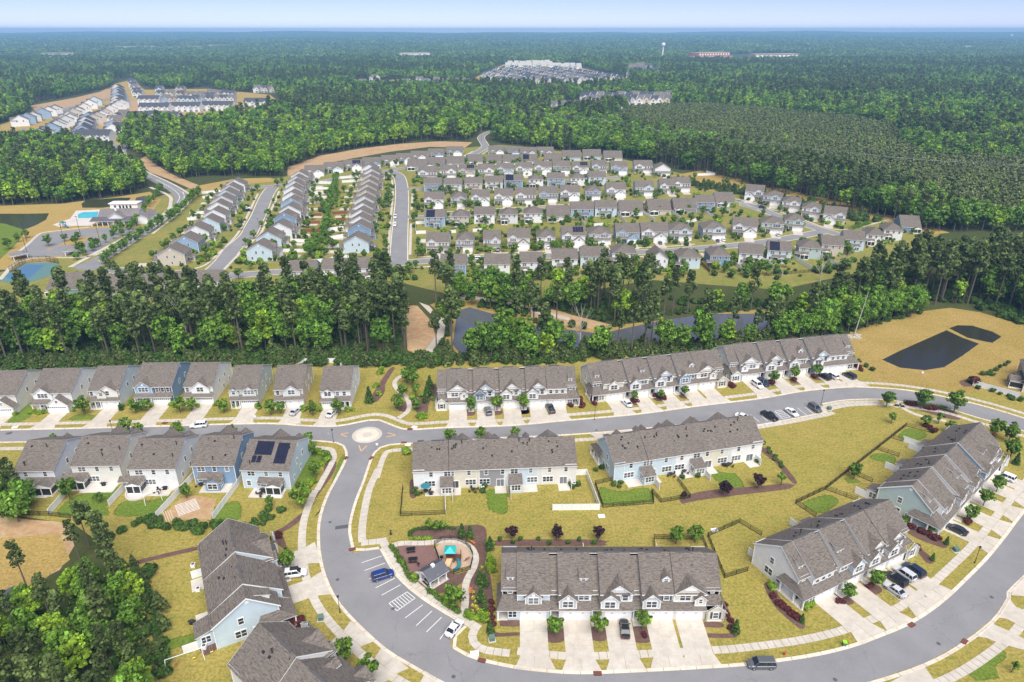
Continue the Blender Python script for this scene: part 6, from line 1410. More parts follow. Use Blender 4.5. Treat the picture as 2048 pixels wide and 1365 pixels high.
def brush(poly, sp_, avoid=()):
    xs = [p[0] for p in poly]; ys = [p[1] for p in poly]; X, Y = np.meshgrid(np.arange(min(xs), max(xs), sp_), np.arange(min(ys), max(ys), sp_)); X = X+rng.uniform(-.45,.45,X.shape)*sp_; Y = Y+rng.uniform(-.45,.45,Y.shape)*sp_
    m = inside_np(X, Y, poly)
    for a in avoid: m &= ~inside_np(X, Y, a)
    UNDER.extend((x, y, 0.0, s) for x, y, s in zip(X[m], Y[m], rng.uniform(.45,.95,m.sum())))
for k_ in ('belt','pondwood','rightwood','bottomleft'): brush(POLY[k_], 3.3, WATER)
# ragged undergrowth along the edges of the woods
def fringe(line, width, sp_, kinds, smin=.6, smax=1.1):
    P = smooth_line(GP(*line), sp_)
    for p in P:
        for k in range(max(1, int(width/sp_))):
            trees.append((p.x+rng.uniform(-.5,.5)*width, p.y+rng.uniform(-.5,.5)*width, kinds[rng.integers(len(kinds))], rng.uniform(smin, smax)))
fringe([(-60,737),(0,735),(200,727),(420,722),(560,722),(700,721),(820,722),(850,728)], 10, 1.9, ['undergrowth','undergrowth','scrub_pine'])
fringe([(870,722),(960,722),(1060,720),(1160,715),(1240,708),(1440,698),(1560,684)], 8, 1.7, ['undergrowth','scrub_pine','scrub_pine'])
fringe([(1560,682),(1640,668),(1700,655),(1760,640),(1830,620)], 8, 2.0, ['undergrowth','broad'], .5, .8)
fringe([(1980,622),(2060,648),(2200,680)], 8, 2.0, ['undergrowth'])
fringe([(262,1140),(280,1180),(296,1240),(300,1300),(312,1365)], 5, 1.6, ['undergrowth','undergrowth','scrub_pine'], .5, .9)
fringe([(245,1060),(300,1045),(360,1055),(420,1060),(520,1052),(545,1030)], 3.5, 1.4, ['undergrowth'], .45, .7)
fringe([(1400,372),(1500,392),(1600,414),(1700,436),(1740,442)], 12, 2.4, ['scrub_pine','undergrowth'], .8, 1.2)
fringe([(900,600),(960,592),(1040,600)], 10, 2.6, ['undergrowth','broad'], .5, .8)
fringe([(1640,612),(1560,610),(1440,612),(1300,600)], 8, 3.0, ['undergrowth'], .6, .9)
for x, y, sc in ((178,1092,.50),(205,1098,.52),(190,1080,.50),(218,1112,.48),(60,1190,.5),(160,1120,.45),(232,1125,.42)): p = G(x, y); trees.append((p.x, p.y, 'pine', sc))
trees.sort(key=lambda t: t[0]**2+t[1]**2)
WOODS = [('belt', 'the wood behind the upper house row'), ('pondwood', 'the wood round the long pond'), ('rightwood', 'the wood beyond the dark pond'), ('bottomleft', 'the wood at the lower left corner'), ('lowerleft', 'the wood at the lower left corner')]
NAMES = {'pine': ('pine_tree', 'tall bare trunked pine in', 'pine'), 'broad': ('broadleaf_tree', 'mid green leafy tree in', 'tree'), 'bright': ('broadleaf_tree', 'bright yellow green leafy tree in', 'tree'), 'undergrowth': ('wild_shrub', 'dark wild shrub at the edge of', 'shrub'), 'scrub_pine': ('young_pine', 'low young pine at the edge of', 'young pine')}
cnt = {}; rest = {}
for x, y, k, s in trees:
    w = next((lab for key, lab in WOODS if inside((x, y), POLY[key])), None)
    if w is None: w = 'the wood behind the upper house row' if x < -20 and y > 190 else ('the wood at the lower left corner' if x < -20 else 'the wood round the long pond' if y < 330 else 'the estate meadow')
    nm, lb_, ct = NAMES[k]; c = cnt.get(nm, 0)
    if c < 295:
        cnt[nm] = c+1; lab = lb_+' '+w
        if w == 'the wood behind the upper house row':
            lab = lb_.replace(' in', '').replace(' at the edge of', '')+(' at the front ' if y < 245 else ' deep in the ')+('in the ' if y < 245 else '')+('left end' if x < -115 else 'middle' if x < -60 else 'right end')+' of the left wood'
        elif w == 'the wood round the long pond': lab = lb_.replace(' in', '').replace(' at the edge of', '')+(' on the near side' if y < 232 else ' on the far side')+(' at the left' if x < 10 else ' at the middle' if x < 60 else ' at the right')+' of the long pond'
        elif w == 'the wood at the lower left corner': lab = lb_.replace(' in', '').replace(' at the edge of', '')+(' at the bottom' if y < 90 else ' in the middle' if y < 112 else ' at the top')+' of the lower left wood'
        plant(k, Vector((x, y, 0)), lab, ct, lab.replace(' a ', ' '), nm, s, s*rng.uniform(.9,1.15))
    else: rest.setdefault(k, []).append((x, y, 0.0, s))
# ---- the forest further off, scattered with geometry nodes
def source_collection(name, meshes):
    col = bpy.data.collections.new(name)
    for i, me in enumerate(meshes): col.objects.link(bpy.data.objects.new(f'{name}_{i}', me))
    return col
def scatter(name, pts, col):
    """pts: rows x, y, z, scale"""
    P = np.array(pts, dtype=np.float32); me = bpy.data.meshes.new(name); me.vertices.add(len(P)); me.vertices.foreach_set('co', P[:,:3].ravel())
    a = me.attributes.new('size', 'FLOAT', 'POINT'); a.data.foreach_set('value', P[:,3].copy())
    a = me.attributes.new('turn', 'FLOAT', 'POINT'); a.data.foreach_set('value', rng.uniform(0,6.28,len(P)).astype(np.float32))
    a = me.attributes.new('pick', 'INT', 'POINT'); a.data.foreach_set('value', rng.integers(0,1000,len(P)).astype(np.int32))
    me.update(); o = bpy.data.objects.new(name, me); C.objects.link(o); o['kind'] = 'stuff'
    ng = bpy.data.node_groups.new(name, 'GeometryNodeTree'); ng.interface.new_socket('Geometry', in_out='INPUT', socket_type='NodeSocketGeometry'); ng.interface.new_socket('Geometry', in_out='OUTPUT', socket_type='NodeSocketGeometry')
    gi, go = ng.nodes.new('NodeGroupInput'), ng.nodes.new('NodeGroupOutput'); ip = ng.nodes.new('GeometryNodeInstanceOnPoints'); ci = ng.nodes.new('GeometryNodeCollectionInfo')
    ci.inputs['Collection'].default_value = col; ci.inputs['Separate Children'].default_value = True; ci.inputs['Reset Children'].default_value = True
    def attr(nm, typ):
        n_ = ng.nodes.new('GeometryNodeInputNamedAttribute'); n_.data_type = typ; n_.inputs['Name'].default_value = nm; return n_.outputs['Attribute']
    cx = ng.nodes.new('ShaderNodeCombineXYZ'); ng.links.new(attr('turn','FLOAT'), cx.inputs[2])
    ng.links.new(gi.outputs[0], ip.inputs['Points']); ng.links.new(ci.outputs[0], ip.inputs['Instance']); ip.inputs['Pick Instance'].default_value = True
    ng.links.new(attr('pick','INT'), ip.inputs['Instance Index']); ng.links.new(cx.outputs[0], ip.inputs['Rotation']); ng.links.new(attr('size','FLOAT'), ip.inputs['Scale']); ng.links.new(ip.outputs[0], go.inputs[0])
    m_ = o.modifiers.new('scatter', 'NODES'); m_.node_group = ng; return o
SRC = {k: source_collection(k+'_source', [w for _, _, w in LIB[k]]) for k in ('pine','broad','bright','young_pine','undergrowth','scrub_pine')}
FIELDS = [[(250,150),(300,147),(330,150),(280,153)],[(520,128),(560,126),(575,128),(530,131)],[(430,150),(452,147),(456,152),(436,154)],[(1430,168),(1500,164),(1530,167),(1450,172)],[(1700,118),(1760,116),(1780,118),(1720,121)],[(820,118),(870,116),(890,118),(830,121)],[(60,176),(120,170),(140,173),(80,181)],[(1560,130),(1600,128),(1650,130),(1590,133)]]
for p_ in FIELDS: flat('field', GP(*p_), ZL+.3, 'straw')
FRONT = GP((-400,414),(0,412),(120,408),(230,394),(262,390),(284,380),(296,372),(240,330),(215,310),(150,300),(170,292),(255,300),(275,310),(310,335),(360,358),(420,354),(560,353),(580,336),(640,312),(700,300),(800,288),(900,282),(944,284),(953,272),(968,262),(986,262),(988,284),(1100,302),(1190,307),(1260,320),(1340,338),(1400,345),(1480,366),(1560,386),(1650,408),(1760,436),(1850,462),(1920,472),(2048,490),(2400,540),(3000,100),(2900,64),(-900,64),(-1500,160))
HOLES = [GP(*p) for p in ([(-60,290),(0,290),(150,297),(235,303),(270,280),(250,266),(330,256),(345,262),(400,258),(480,248),(560,232),(606,208),(560,198),(548,184),(440,186),(420,174),(310,180),(285,172),(262,155),(230,162),(222,176),(150,192),(60,208),(60,226),(0,250),(-60,262)],
   [(925,168),(962,148),(1008,128),(1100,122),(1170,136),(1270,160),(1265,174),(1160,188),(1030,184),(960,180)], [(1080,236),(1150,200),(1260,192),(1345,196),(1345,218),(1220,226),(1090,242)], [(700,182),(710,168),(750,160),(800,160),(850,160),(960,174),(960,184),(800,182)],
   [(752,210),(764,184),(774,196),(770,212)], [(1368,126),(1380,110),(1600,108),(1640,114),(1600,122),(1460,128)], [(1250,156),(1262,138),(1320,140),(1326,156)])]+[GP(*p_) for p_ in FIELDS]
STAND = GP((1195,258),(1260,222),(1400,216),(1560,232),(1700,246),(1790,262),(1800,300),(1860,325),(2048,330),(2300,350),(2300,475),(2048,460),(1900,440),(1780,395),(1640,350),(1400,296))
forest = {k: list(v) for k, v in rest.items()}; forest.setdefault('undergrowth', []).extend(UNDER)
def field(y0, y1, s0, s1):
    y = y0
    while y < y1:
        s = s0+(s1-s0)*(y-y0)/(y1-y0); hw = y*.80+60; X = np.arange(-hw, hw, s); X = X+rng.uniform(-.45,.45,X.shape)*s; Y = y+rng.uniform(-.45,.45,X.shape)*s
        m = inside_np(X, Y, FRONT)
        for h_ in HOLES: m &= ~inside_np(X, Y, h_)
        st = inside_np(X, Y, STAND)
        for x, yy, ok, stand in zip(X, Y, m, st):
            if not ok: continue
            n1 = math.sin(x*.011+1.7*math.sin(yy*.006))+math.sin(yy*.013+x*.004+2)+.7*math.sin(x*.031+yy*.027); lush = yy < 900 and x < 60
            if stand:
                if rng.random() < .75: continue
                k = 'young_pine' if rng.random() < .72 else 'bright'; sc = rng.uniform(.8,1.15) if k == 'young_pine' else rng.uniform(.5,.8)
            else:
                r = rng.random()
                if lush: k = 'pine' if r < .12+.1*(n1 > .9) else ('bright' if r < .66 else 'broad')
                else: k = ('pine' if r < .70 else 'broad') if n1 > .45 else ('broad' if r < .50 else 'bright' if r < .85 else 'pine')
                sc = rng.uniform(.75,1.15)*(.85 if k == 'pine' else 1.0)*(1 if yy < 700 else 1.25)
            forest.setdefault(k, []).append((x, yy, 0.0, sc))
        y += s*.92
field(380, 700, 5.2, 6.2); field(700, 1300, 8.2, 9.5); field(1300, 2500, 9.5, 12.0)
SX, SY = [], []
# the plantation is denser than the rest
for x0, y0 in [(0, 0)]:
    xs = [p[0] for p in STAND]; ys = [p[1] for p in STAND]; X, Y = np.meshgrid(np.arange(min(xs), max(xs), 4.8), np.arange(min(ys), max(ys), 4.8)); X = X+rng.uniform(-.4,.4,X.shape)*4.8; Y = Y+rng.uniform(-.4,.4,Y.shape)*4.8; m = inside_np(X, Y, STAND) & inside_np(X, Y, FRONT)
    forest.setdefault('young_pine', []).extend((x, y, 0.0, s) for x, y, s in zip(X[m], Y[m], rng.uniform(.7,1.1,m.sum())))
FN = {'pine':'pine_forest','broad':'broadleaf_forest','bright':'broadleaf_forest','young_pine':'pine_plantation','undergrowth':'undergrowth','scrub_pine':'undergrowth'}
for k, v in forest.items(): scatter(FN[k], v, SRC[k])
# beyond two and a half kilometres: patches of crowns
def patch(seed, side, n, leaf, hh):
    cs, rs = [], []
    for i in range(n):
        x, y = rng.uniform(-.5,.5,2)*side*1.12; h = rng.uniform(.7,1.25)*hh; w = rng.uniform(.35,.5)*hh
        for j in range(3): cs.append(np.array([x+rng.normal()*w*.45, y+rng.normal()*w*.45, h*rng.uniform(.55,.9)])); rs.append(w*rng.uniform(.5,.8))
    c, nn, s, t = clumps(cs, rs, .85, 9, leaf, .28, .5)
    t = t*np.repeat(np.repeat(rng.uniform(.7,1.25,n), 3), 9)
    return leaf_mesh('canopy', c, nn, s, t, 'leaf_far')
PA = source_collection('canopy_source', [patch(i, 60, 42, 2.0, 15) for i in range(4)]); PB = source_collection('far_canopy_source', [patch(i, 160, 130, 4.2, 17) for i in range(3)])
def patches(y0, y1, s):
    out = []; y = y0
    while y < y1:
        hw = y*.80+200
        for x in np.arange(-hw, hw, s):
            xx, yy = x+rng.uniform(-.3,.3)*s, y+rng.uniform(-.3,.3)*s
            if any(inside((xx, yy), h_) for h_ in HOLES[5:]): continue
            out.append((xx, yy, far_z(xx, yy), rng.uniform(.85,1.2)))
        y += s
    return out
scatter('distant_forest', patches(2480, 4300, 54), PA); scatter('distant_forest', patches(4250, 12300, 140), PB)
# ---------------------------------------------------------------- cars
def loft(mb, st, mat, cap=True):
    """st: list of closed sections of equal length (points), first to last"""
    n = len(st[0])
    for a, b in zip(st, st[1:]):
        for i in range(n): mb.poly([a[i], a[(i+1)%n], b[(i+1)%n], b[i]], mat)
    if cap: mb.poly(st[0][::-1], mat); mb.poly(st[-1], mat)
def sect(x, hw, z0, z1, cr=.12, crown=.04):
    return [(x,-hw+.05,z0),(x,hw-.05,z0),(x,hw,z0+.18),(x,hw-.01,z1-cr),(x,hw-cr*1.3,z1),(x,0,z1+crown),(x,-hw+cr*1.3,z1),(x,-hw+.01,z1-cr),(x,-hw,z0+.18)]
CARS = {'suv': dict(L=4.75, hw=.94, hood=1.02, belt=1.08, roof=1.74, c0=-2.25, c1=1.25, r0=-1.95, r1=.45, tail=1.05),
        'sedan': dict(L=4.7, hw=.90, hood=.90, belt=.95, roof=1.44, c0=-1.75, c1=1.15, r0=-1.0, r1=.25, tail=.98),
        'van': dict(L=5.0, hw=.97, hood=1.0, belt=1.05, roof=1.78, c0=-2.42, c1=1.55, r0=-2.2, r1=.75, tail=1.05),
        'pickup': dict(L=5.6, hw=.98, hood=1.08, belt=1.12, roof=1.84, c0=-.75, c1=1.35, r0=-.55, r1=.65, tail=1.1)}
def car_meshes(k):
    if ('car', k) in CACHE: return CACHE[('car', k)]
    d = CARS[k]; h = d['L']/2; hw = d['hw']; b = MB()
    loft(b, [sect(-h,hw*.80,.45,d['tail']*.82,.1), sect(-h+.12,hw*.92,.32,d['tail']), sect(-h+.6,hw,.26,d['belt']), sect(-.6,hw,.24,d['belt']), sect(d['c1']-.1,hw,.24,d['hood']), sect(h-.55,hw*.95,.26,d['hood']*.93), sect(h-.12,hw*.86,.34,d['hood']*.78), sect(h,hw*.72,.42,d['hood']*.62,.1)], 'car_paint')
    g = MB(); e = d['belt']-.04; tw = hw*.74
    P = [(d['c0'],-hw*.93,e),(d['c1'],-hw*.90,e-.04),(d['c1'],hw*.90,e-.04),(d['c0'],hw*.93,e)]; Q = [(d['r0'],-tw,d['roof']-.05),(d['r1'],-tw,d['roof']-.06),(d['r1'],tw,d['roof']-.06),(d['r0'],tw,d['roof']-.05)]
    for i in range(4): g.poly([P[i], P[(i+1)%4], Q[(i+1)%4], Q[i]], 'car_glass')
    r = MB(); c = [(d['r0']-.05,-tw-.03),(d['r1']+.05,-tw-.01),(d['r1']+.05,tw+.01),(d['r0']-.05,tw+.03)]
    r.poly([(x,y,d['roof']-.06) for x, y in c][::-1], 'car_paint'); m_ = [(x*.94+.03*0, y*.9, d['roof']+.03) for x, y in c]; r.poly(m_, 'car_paint')
    for i in range(4): r.poly([(c[i][0],c[i][1],d['roof']-.06), (c[(i+1)%4][0],c[(i+1)%4][1],d['roof']-.06), m_[(i+1)%4], m_[i]], 'car_paint')
    pl = MB()
    for s in (-1, 1):                       # door pillars
        for x in ((d['c0']+d['c1'])/2-.1, (d['c0']*.72+d['c1']*.28)-.15):
            xt = max(d['r0'], min(d['r1'], x)); pl.bar((x,s*hw*.93,e), (xt,s*(tw+.02),d['roof']-.05), .045, 'car_paint', 4)
        for (a, q) in ((P[0 if s < 0 else 3], Q[0 if s < 0 else 3]), (P[1 if s < 0 else 2], Q[1 if s < 0 else 2])): pl.bar(a, q, .05, 'car_paint', 4)
    w = MB(); w.bar((0,-.11,0), (0,.11,0), .34, 'tyre', 14); rim = MB(); rim.bar((0,-.125,0), (0,.125,0), .21, 'rim', 10)
    hl = MB(); hl.box(-.16,.05,-.2,.2,-.07,.07,'lamp_clear', bottom=True); tl = MB(); tl.box(-.05,.08,-.13,.13,-.13,.13,'lamp_red', bottom=True)
    mr = MB(); mr.box(-.08,.08,-.12,.12,-.06,.09,'car_paint', bottom=True)
    bed = None
    if k == 'pickup':
        bed = MB(); bed.box(-h+.18, -.85, -hw+.16, hw-.16, d['belt']-.02, d['belt']+.03, 'dark')
        
    M_ = dict(body=b.mesh('body', True), window_glass=g.mesh('window_glass'), roof=r.mesh('roof'), pillars=pl.mesh('pillars'), wheel=w.mesh('wheel'), rim=rim.mesh('rim'), headlight=hl.mesh('headlight'), tail_light=tl.mesh('tail_light'), mirror=mr.mesh('mirror'), bed=bed.mesh('bed') if bed else None)
    CACHE[('car', k)] = M_; return M_
def car(a, b, kind, col, label, rack=False, nm='parked_car'):
    """a: tail end, b: nose end, ground points as seen in the photograph"""
    u = b-a; rz = math.atan2(u.y, u.x); T = thing(nm, label, 'van' if kind == 'van' else 'pickup' if kind == 'pickup' else 'car', (a+b)/2+Vector((0,0,.075)), rz, 'cars parked in the estate')
    m = car_meshes(kind); d = CARS[kind]; h = d['L']/2; hw = d['hw']
    for k in ('body','roof','pillars'): obj(k, m[k], T, color=col)
    obj('window_glass', m['window_glass'], T)
    for x in (-h*.60, h*.62):
        for s in (-1, 1): w = obj('wheel', m['wheel'], T, (x, s*(hw-.1), .34)); obj('rim', m['rim'], w)
    for s in (-1, 1):
        obj('headlight', m['headlight'], T, (h-.12, s*hw*.58, d['hood']*.66)); obj('tail_light', m['tail_light'], T, (-h+.02, s*hw*.66, d['tail']*.74)); obj('mirror', m['mirror'], T, (d['c1']-.35, s*(hw+.1), d['belt']+.02), color=col)
    if m['bed']: obj('bed', m['bed'], T)
    if rack: obj('roof_box', (lambda q: (q.box(-.9,.8,-.42,.42,d['roof']+.03,d['roof']+.32,'dark'), q)[1])(MB()), T)
    return T
BK_, SV, WHT, DBL, GY, BLU, NV = (0.012,0.012,0.014), (0.50,0.51,0.53), (0.78,0.78,0.78), (0.02,0.028,0.06), (0.10,0.105,0.11), (0.015,0.04,0.19), (0.02,0.035,0.08)
for a, b, k, c, lab, *rest_ in [
 ((567,1155),(615,1148),'suv',WHT,'white estate car with a black roof box on the lower left drive',True), ((745,1162),(787,1149),'suv',BLU,'blue car parked alone in the bay opposite the playground'), ((897,1276),(921,1247),'sedan',(0.72,0.73,0.74),'silver white saloon in the last space of the curved bay'),
 ((1251,1280),(1247,1245),'sedan',BK_,'black saloon on the middle drive of the front row'), ((1549,1333),(1494,1333),'van',GY,'dark grey people carrier driving along the bottom street'),
 ((1846,1159),(1807,1131),'suv',DBL,'dark blue car at the right end of the four on the drives'), ((1827,1166),(1788,1139),'suv',SV,'silver car second from right of the four on the drives'), ((1811,1178),(1770,1149),'suv',BK_,'black car third from right of the four on the drives'), ((1810,1200),(1767,1170),'sedan',SV,'silver saloon at the left end of the four on the drives'),
 ((1933,1073),(1890,1053),'sedan',(0.03,0.03,0.035),'dark saloon on the first drive of the right edge row'), ((2031,967),(1988,949),'suv',WHT,'white car on a drive near the right edge'),
 ((1525,829),(1552,844),'pickup',BK_,'black pickup in the upper right parking bay'), ((1572,821),(1595,837),'sedan',WHT,'white saloon beside the hatched space in the upper bay'), ((1619,813),(1640,828),'suv',GY,'dark grey car at the right end of the upper bay'), ((1475,834),(1497,842),'sedan',WHT,'white saloon at the left end of the upper bay, partly behind a roof'),
 ((1504,766),(1525,781),'suv',WHT,'white car on the leftmost drive by the dark pond row'), ((1517,762),(1536,776),'suv',NV,'dark blue car beside the white one by the dark pond row'), ((1658,762),(1639,752),'suv',BK_,'black car left of a white car by the dark pond row'), ((1674,761),(1653,750),'suv',WHT,'white car right of a black car by the dark pond row'), ((1710,761),(1686,749),'suv',(0.03,0.03,0.035),'black car on the last drive beside the dark pond'),
 ((1262,818),(1245,802),'sedan',WHT,'white saloon on the first drive of the long upper row'), ((1107,832),(1094,810),'pickup',(0.03,0.035,0.045),'dark pickup on the right drive of the upper left row'), ((979,834),(973,818),'suv',GY,'dark grey car on the blue unit drive of the upper left row'),
 ((583,834),(599,819),'sedan',SV,'silver saloon on the beige house drive'), ((657,837),(670,824),'sedan',WHT,'white saloon on the end house drive under a tree'), ((414,853),(382,856),'suv',WHT,'white car driving along the left street')]:
    car(G(*a), G(*b), k, c, lab, *rest_)
for x, y, h, k, c, lab in [(791,436,-90,'suv',WHT,'white car at the kerb of the second avenue, further one'), (790,452,-90,'van',WHT,'white van at the kerb of the second avenue, nearer one'), (771,414,0,'suv',(0.03,0.09,0.2),'blue car on a drive left of the second avenue'), (776,361,0,'sedan',BK_,'dark car on the topmost drive left of the second avenue'), (776,388,0,'sedan',GY,'dark grey car on an upper drive left of the second avenue'), (773,399,0,'sedan',(0.3,0.3,0.32),'grey car on a drive above the blue car'),
 (878,505,90,'suv',(0.05,0.09,0.16),'blue grey car before the leftmost estate front'), (996,503,90,'suv',BK_,'dark car on the third drive of the pond side street'), (1320,488,90,'sedan',(0.03,0.03,0.05),'dark saloon before a twin gabled estate house'), (1372,485,80,'sedan',SV,'silver saloon on a hip roofed house drive'), (1435,484,80,'sedan',DBL,'dark blue saloon beside a white one in the estate'), (1447,482,80,'sedan',WHT,'white saloon beside a dark blue one in the estate'), (1206,490,90,'van',WHT,'white van on a drive of the pond side street'), (1096,497,90,'sedan',WHT,'white saloon on a drive behind the tall pines'),
 (1645,445,60,'suv',GY,'grey car on the last drive of the stepped row'), (1522,406,60,'suv',BK_,'black car on the second drive of the stepped row'), (1529,409,60,'sedan',(0.25,0.3,0.4),'pale blue car on the stepped row'), (1525,417,-30,'suv',BK_,'black car standing in the street by the stepped row'), (1556,472,75,'sedan',SV,'silver car before the pale teal house'), (477,454,0,'suv',GY,'grey car on a drive right of the left house column'), (958,520,0,'van',WHT,'white van standing in the pond side street'), (497,423,0,'sedan',BK_,'dark car on an upper drive by the first avenue'), (494,418,0,'sedan',WHT,'white car on an upper drive by the first avenue')]:
    p = G(x, y); d = Vector((math.cos(R(h)), math.sin(R(h)), 0))*2; car(p-d, p+d, k, c, lab)
# ---------------------------------------------------------------- fences of the foreground gardens
fence(GP((806,977),(801,1033),(891,1029)), 'metal', 'black metal fence round the leftmost garden of the middle row', 1.3)
fence(GP((890,990),(891.6,1028)), 'vinyl', 'short white fence running down from the leftmost sun room', 1.9)
fence(GP((1151,951),(1173,950),(1199,1020),(1105,1021)), 'vinyl', 'white fence round the right garden of the middle left row', 1.75, 2.2)
fence(GP((1224,962),(1190,970),(1206,1016),(1307,1008),(1303,985)), 'metal', 'black metal fence round the green garden of the middle right row', 1.3)
fence(GP((1305,986),(1322,1006),(1380,996),(1355,962)), 'metal', 'black metal fence round the second garden of the middle right row', 1.3)
fence(GP((1308,1098),(1308,1078),(1405,1080),(1436,1160)), 'metal', 'black metal fence with two trees behind the front row', 1.3)
fence(GP((1495,1143),(1449,1157),(1415,1074),(1479,1046),(1522,1072)), 'metal', 'black metal fence round the garden left of the lower right row', 1.3)
fence(GP((1631,1035),(1591,1008),(1650,980),(1812,853),(1867,868)), 'metal', 'long black metal fence behind the right edge gardens', 1.3)
for a, b, t in (((1650,980),(1714,1002),'lowest'), ((1693,943),(1744,965),'second from below'), ((1754,900),(1797,914),'third from below'), ((1786,878),(1806,884),'topmost')): fence(GP(a, b), 'metal', f'{t} black fence between two right edge gardens', 1.3)
fence(GP((1805,883),(1842,896)), 'vinyl', 'white fence piece behind the right edge row', 1.7)
for a, b, t in (((132,992),(99,1031),'leftmost'), ((260,968),(219,1013),'second'), ((390,955),(314,1037),'third'), ((483,963),(427,1040),'rightmost')): fence(GP(a, b), 'vinyl', f'{t} long white fence between the lower left gardens', 1.8)
fence(GP((40,1031),(99,1032),(142,1037)), 'metal', 'black metal fence at the foot of the lower left gardens', 1.3)
fence(GP((599,736),(611,727),(690,726),(682,737)), 'vinyl', 'white fence round the garden behind the end house', 1.8)
fence(GP((430,735),(445,724),(525,722)), 'red', 'low red brown timber fence behind the upper left houses', 1.2, cat='fence')
fence(GP((1945,771),(2038,797)), 'vinyl', 'white fence before the beige house at the right edge', 1.8)
fence(GP((1240,1000),(1240,1001)), 'vinyl', '', 1) if False else None
for key in ('T2', 'T3', 'T9'):
    pass
# ---------------------------------------------------------------- street furniture
def lamp_post(a, h, label):
    T = thing('street_lamp', label, 'street lamp', a, 0, 'black street lamps'); p, l = MB(), MB()
    p.cyl(0,0,0,.5,.13,'black_metal',8,.09); p.cyl(0,0,.5,h-.5,.065,'black_metal',8,.05); l.cyl(0,0,h-.5,h-.1,.13,'black_metal',8,.24); l.cyl(0,0,h-.1,h+.12,.28,'black_metal',8,.04)
    obj('pole', p, T); obj('lantern', l, T)
for x, y, h, lab in ((1949,1127,4.6,'black street lamp on the verge by the lower right row'), (680,1226,4.4,'black street lamp on the lower left verge'), (667,886,4.4,'black street lamp at the junction corner'), (227,868,4.4,'black street lamp behind the lower left houses'), (1189,840,5.2,'black street lamp between the two upper town house rows'), (1642,810,5.2,'black street lamp at the end of the upper parking bay'), (1605,464,5.5,'black street lamp at the estate corner'), (518,456,5.5,'black street lamp on the first avenue')): lamp_post(G(x, y), h, lab)
def util_box(p, label, rz=.2):
    T = thing('transformer_box', label, 'utility box', p, rz, 'green utility boxes'); a, b = MB(), MB(); a.box(-.7,.7,-.6,.6,.02,.14,'patio'); b.box(-.5,.5,-.45,.45,.14,.95,'green_box'); c = MB(); c.poly([(-.53,-.5,.95),(.53,-.5,.95),(.53,.5,1.08),(-.53,.5,1.08)],'green_box'); c.box(-.53,.53,-.5,.5,.93,.955,'green_box')
    obj('plinth', a, T); obj('cabinet', b, T); obj('lid', c, T)
for x, y, lab in ((642,1240,'green utility box on the lower left lawn'), (984,1281,'green utility box left of the front row'), (1911,1103,'green utility box right of the lower right row'), (1658,820,'green utility box by the upper parking bay'), (1247,748,'green utility box on the lawn before the long upper row')): util_box(G(x, y), lab)
def lid(p, label, name, mat, r, z, square=True, grp=None):
    mb = MB()
    if square: mb.box(-r*1.3, r*1.3, -r, r, 0, z, mat)
    else: mb.cyl(0,0,0,z,r,mat,14)
    o = obj(name, mb, None, p, random.uniform(-.3,.3)); return tag(o, label, 'cover', grp)
for x, y, lab in ((949,1308,'white access lid on the verge by the curved bay'), (1203,1033,'white access lid on the lawn behind the front row'), (1429,1061,'white access lid by the black fence with two trees'), (829,855,'white access lid on the verge right of the junction'), (816,890,'white access lid on the verge below the junction'), (30,855,'white access lid on the verge at the far left')): lid(G(x, y), lab, 'access_lid', 'white', .6, .12, True, 'white access lids')
for x, y, lab in ((660,1045,'round manhole in the street near the dark repair strip'), (675,1160,'round manhole in the lower left bend'), (907,1354,'round manhole at the bottom edge'), (1983,1195,'round manhole at the right end of the bottom street'), (1877,1288,'round manhole in the lower right bend'), (1670,1360,'round manhole right of the people carrier'), (709,876,'round manhole left of the traffic circle'), (757,863,'round manhole right of the traffic circle'), (1193,861,'round manhole in the upper street'), (786,1218,'round manhole inside the hatched space')): lid(G(x, y)+Vector((0,0,ZR)), lab, 'manhole_cover', 'dark_mat', .38, .012, False, 'manhole covers')
for x, y, rz, lab in ((704.5,1099,.3,'rust red drain inlet at the top of the curved bay'), (964,1321,-.3,'rust red drain inlet below the curved bay'), (1195,1347,0,'rust red drain inlet before the front row'), (1822,1250,.5,'rust red drain inlet before the lower right row'), (1928,1284,.7,'rust red drain inlet in the lower right bend'), (820,859,0,'rust red drain inlet right of the junction'), (808,886,0,'rust red drain inlet below the junction'), (742,917,1.2,'rust red drain inlet on the right corner'), (691,917,1.2,'rust red drain inlet on the left corner'), (330,846.5,0,'rust red drain inlet on the left street')):
    T = thing('drain_inlet', lab, 'drain', G(x, y), rz, 'drain inlets'); a, b = MB(), MB(); a.box(-.75,.75,-.5,.35,.02,.17,'inlet'); b.box(-.6,.6,-.56,-.48,.05,.13,'dark'); obj('cover', a, T); obj('opening', b, T)
def bin_(p, label, col, rz):
    T = thing('wheelie_bin', label, 'bin', p, rz, 'wheeled bins'); b, l, w = MB(), MB(), MB()
    P0 = [(-.26,-.28,.12),(.26,-.28,.12),(.26,.26,.12),(-.26,.26,.12)]; P1 = [(-.33,-.36,1.0),(.33,-.36,1.0),(.33,.34,1.0),(-.33,.34,1.0)]
    for i in range(4): b.poly([P0[i],P0[(i+1)%4],P1[(i+1)%4],P1[i]], col)
    l.box(-.36,.36,-.42,.38,1.0,1.09,'dark' if col == 'lime' else 'lime'); w.bar((-.3,.28,.12),(.3,.28,.12),.12,'tyre',8); obj('tub', b, T); obj('lid', l, T); obj('wheels', w, T)
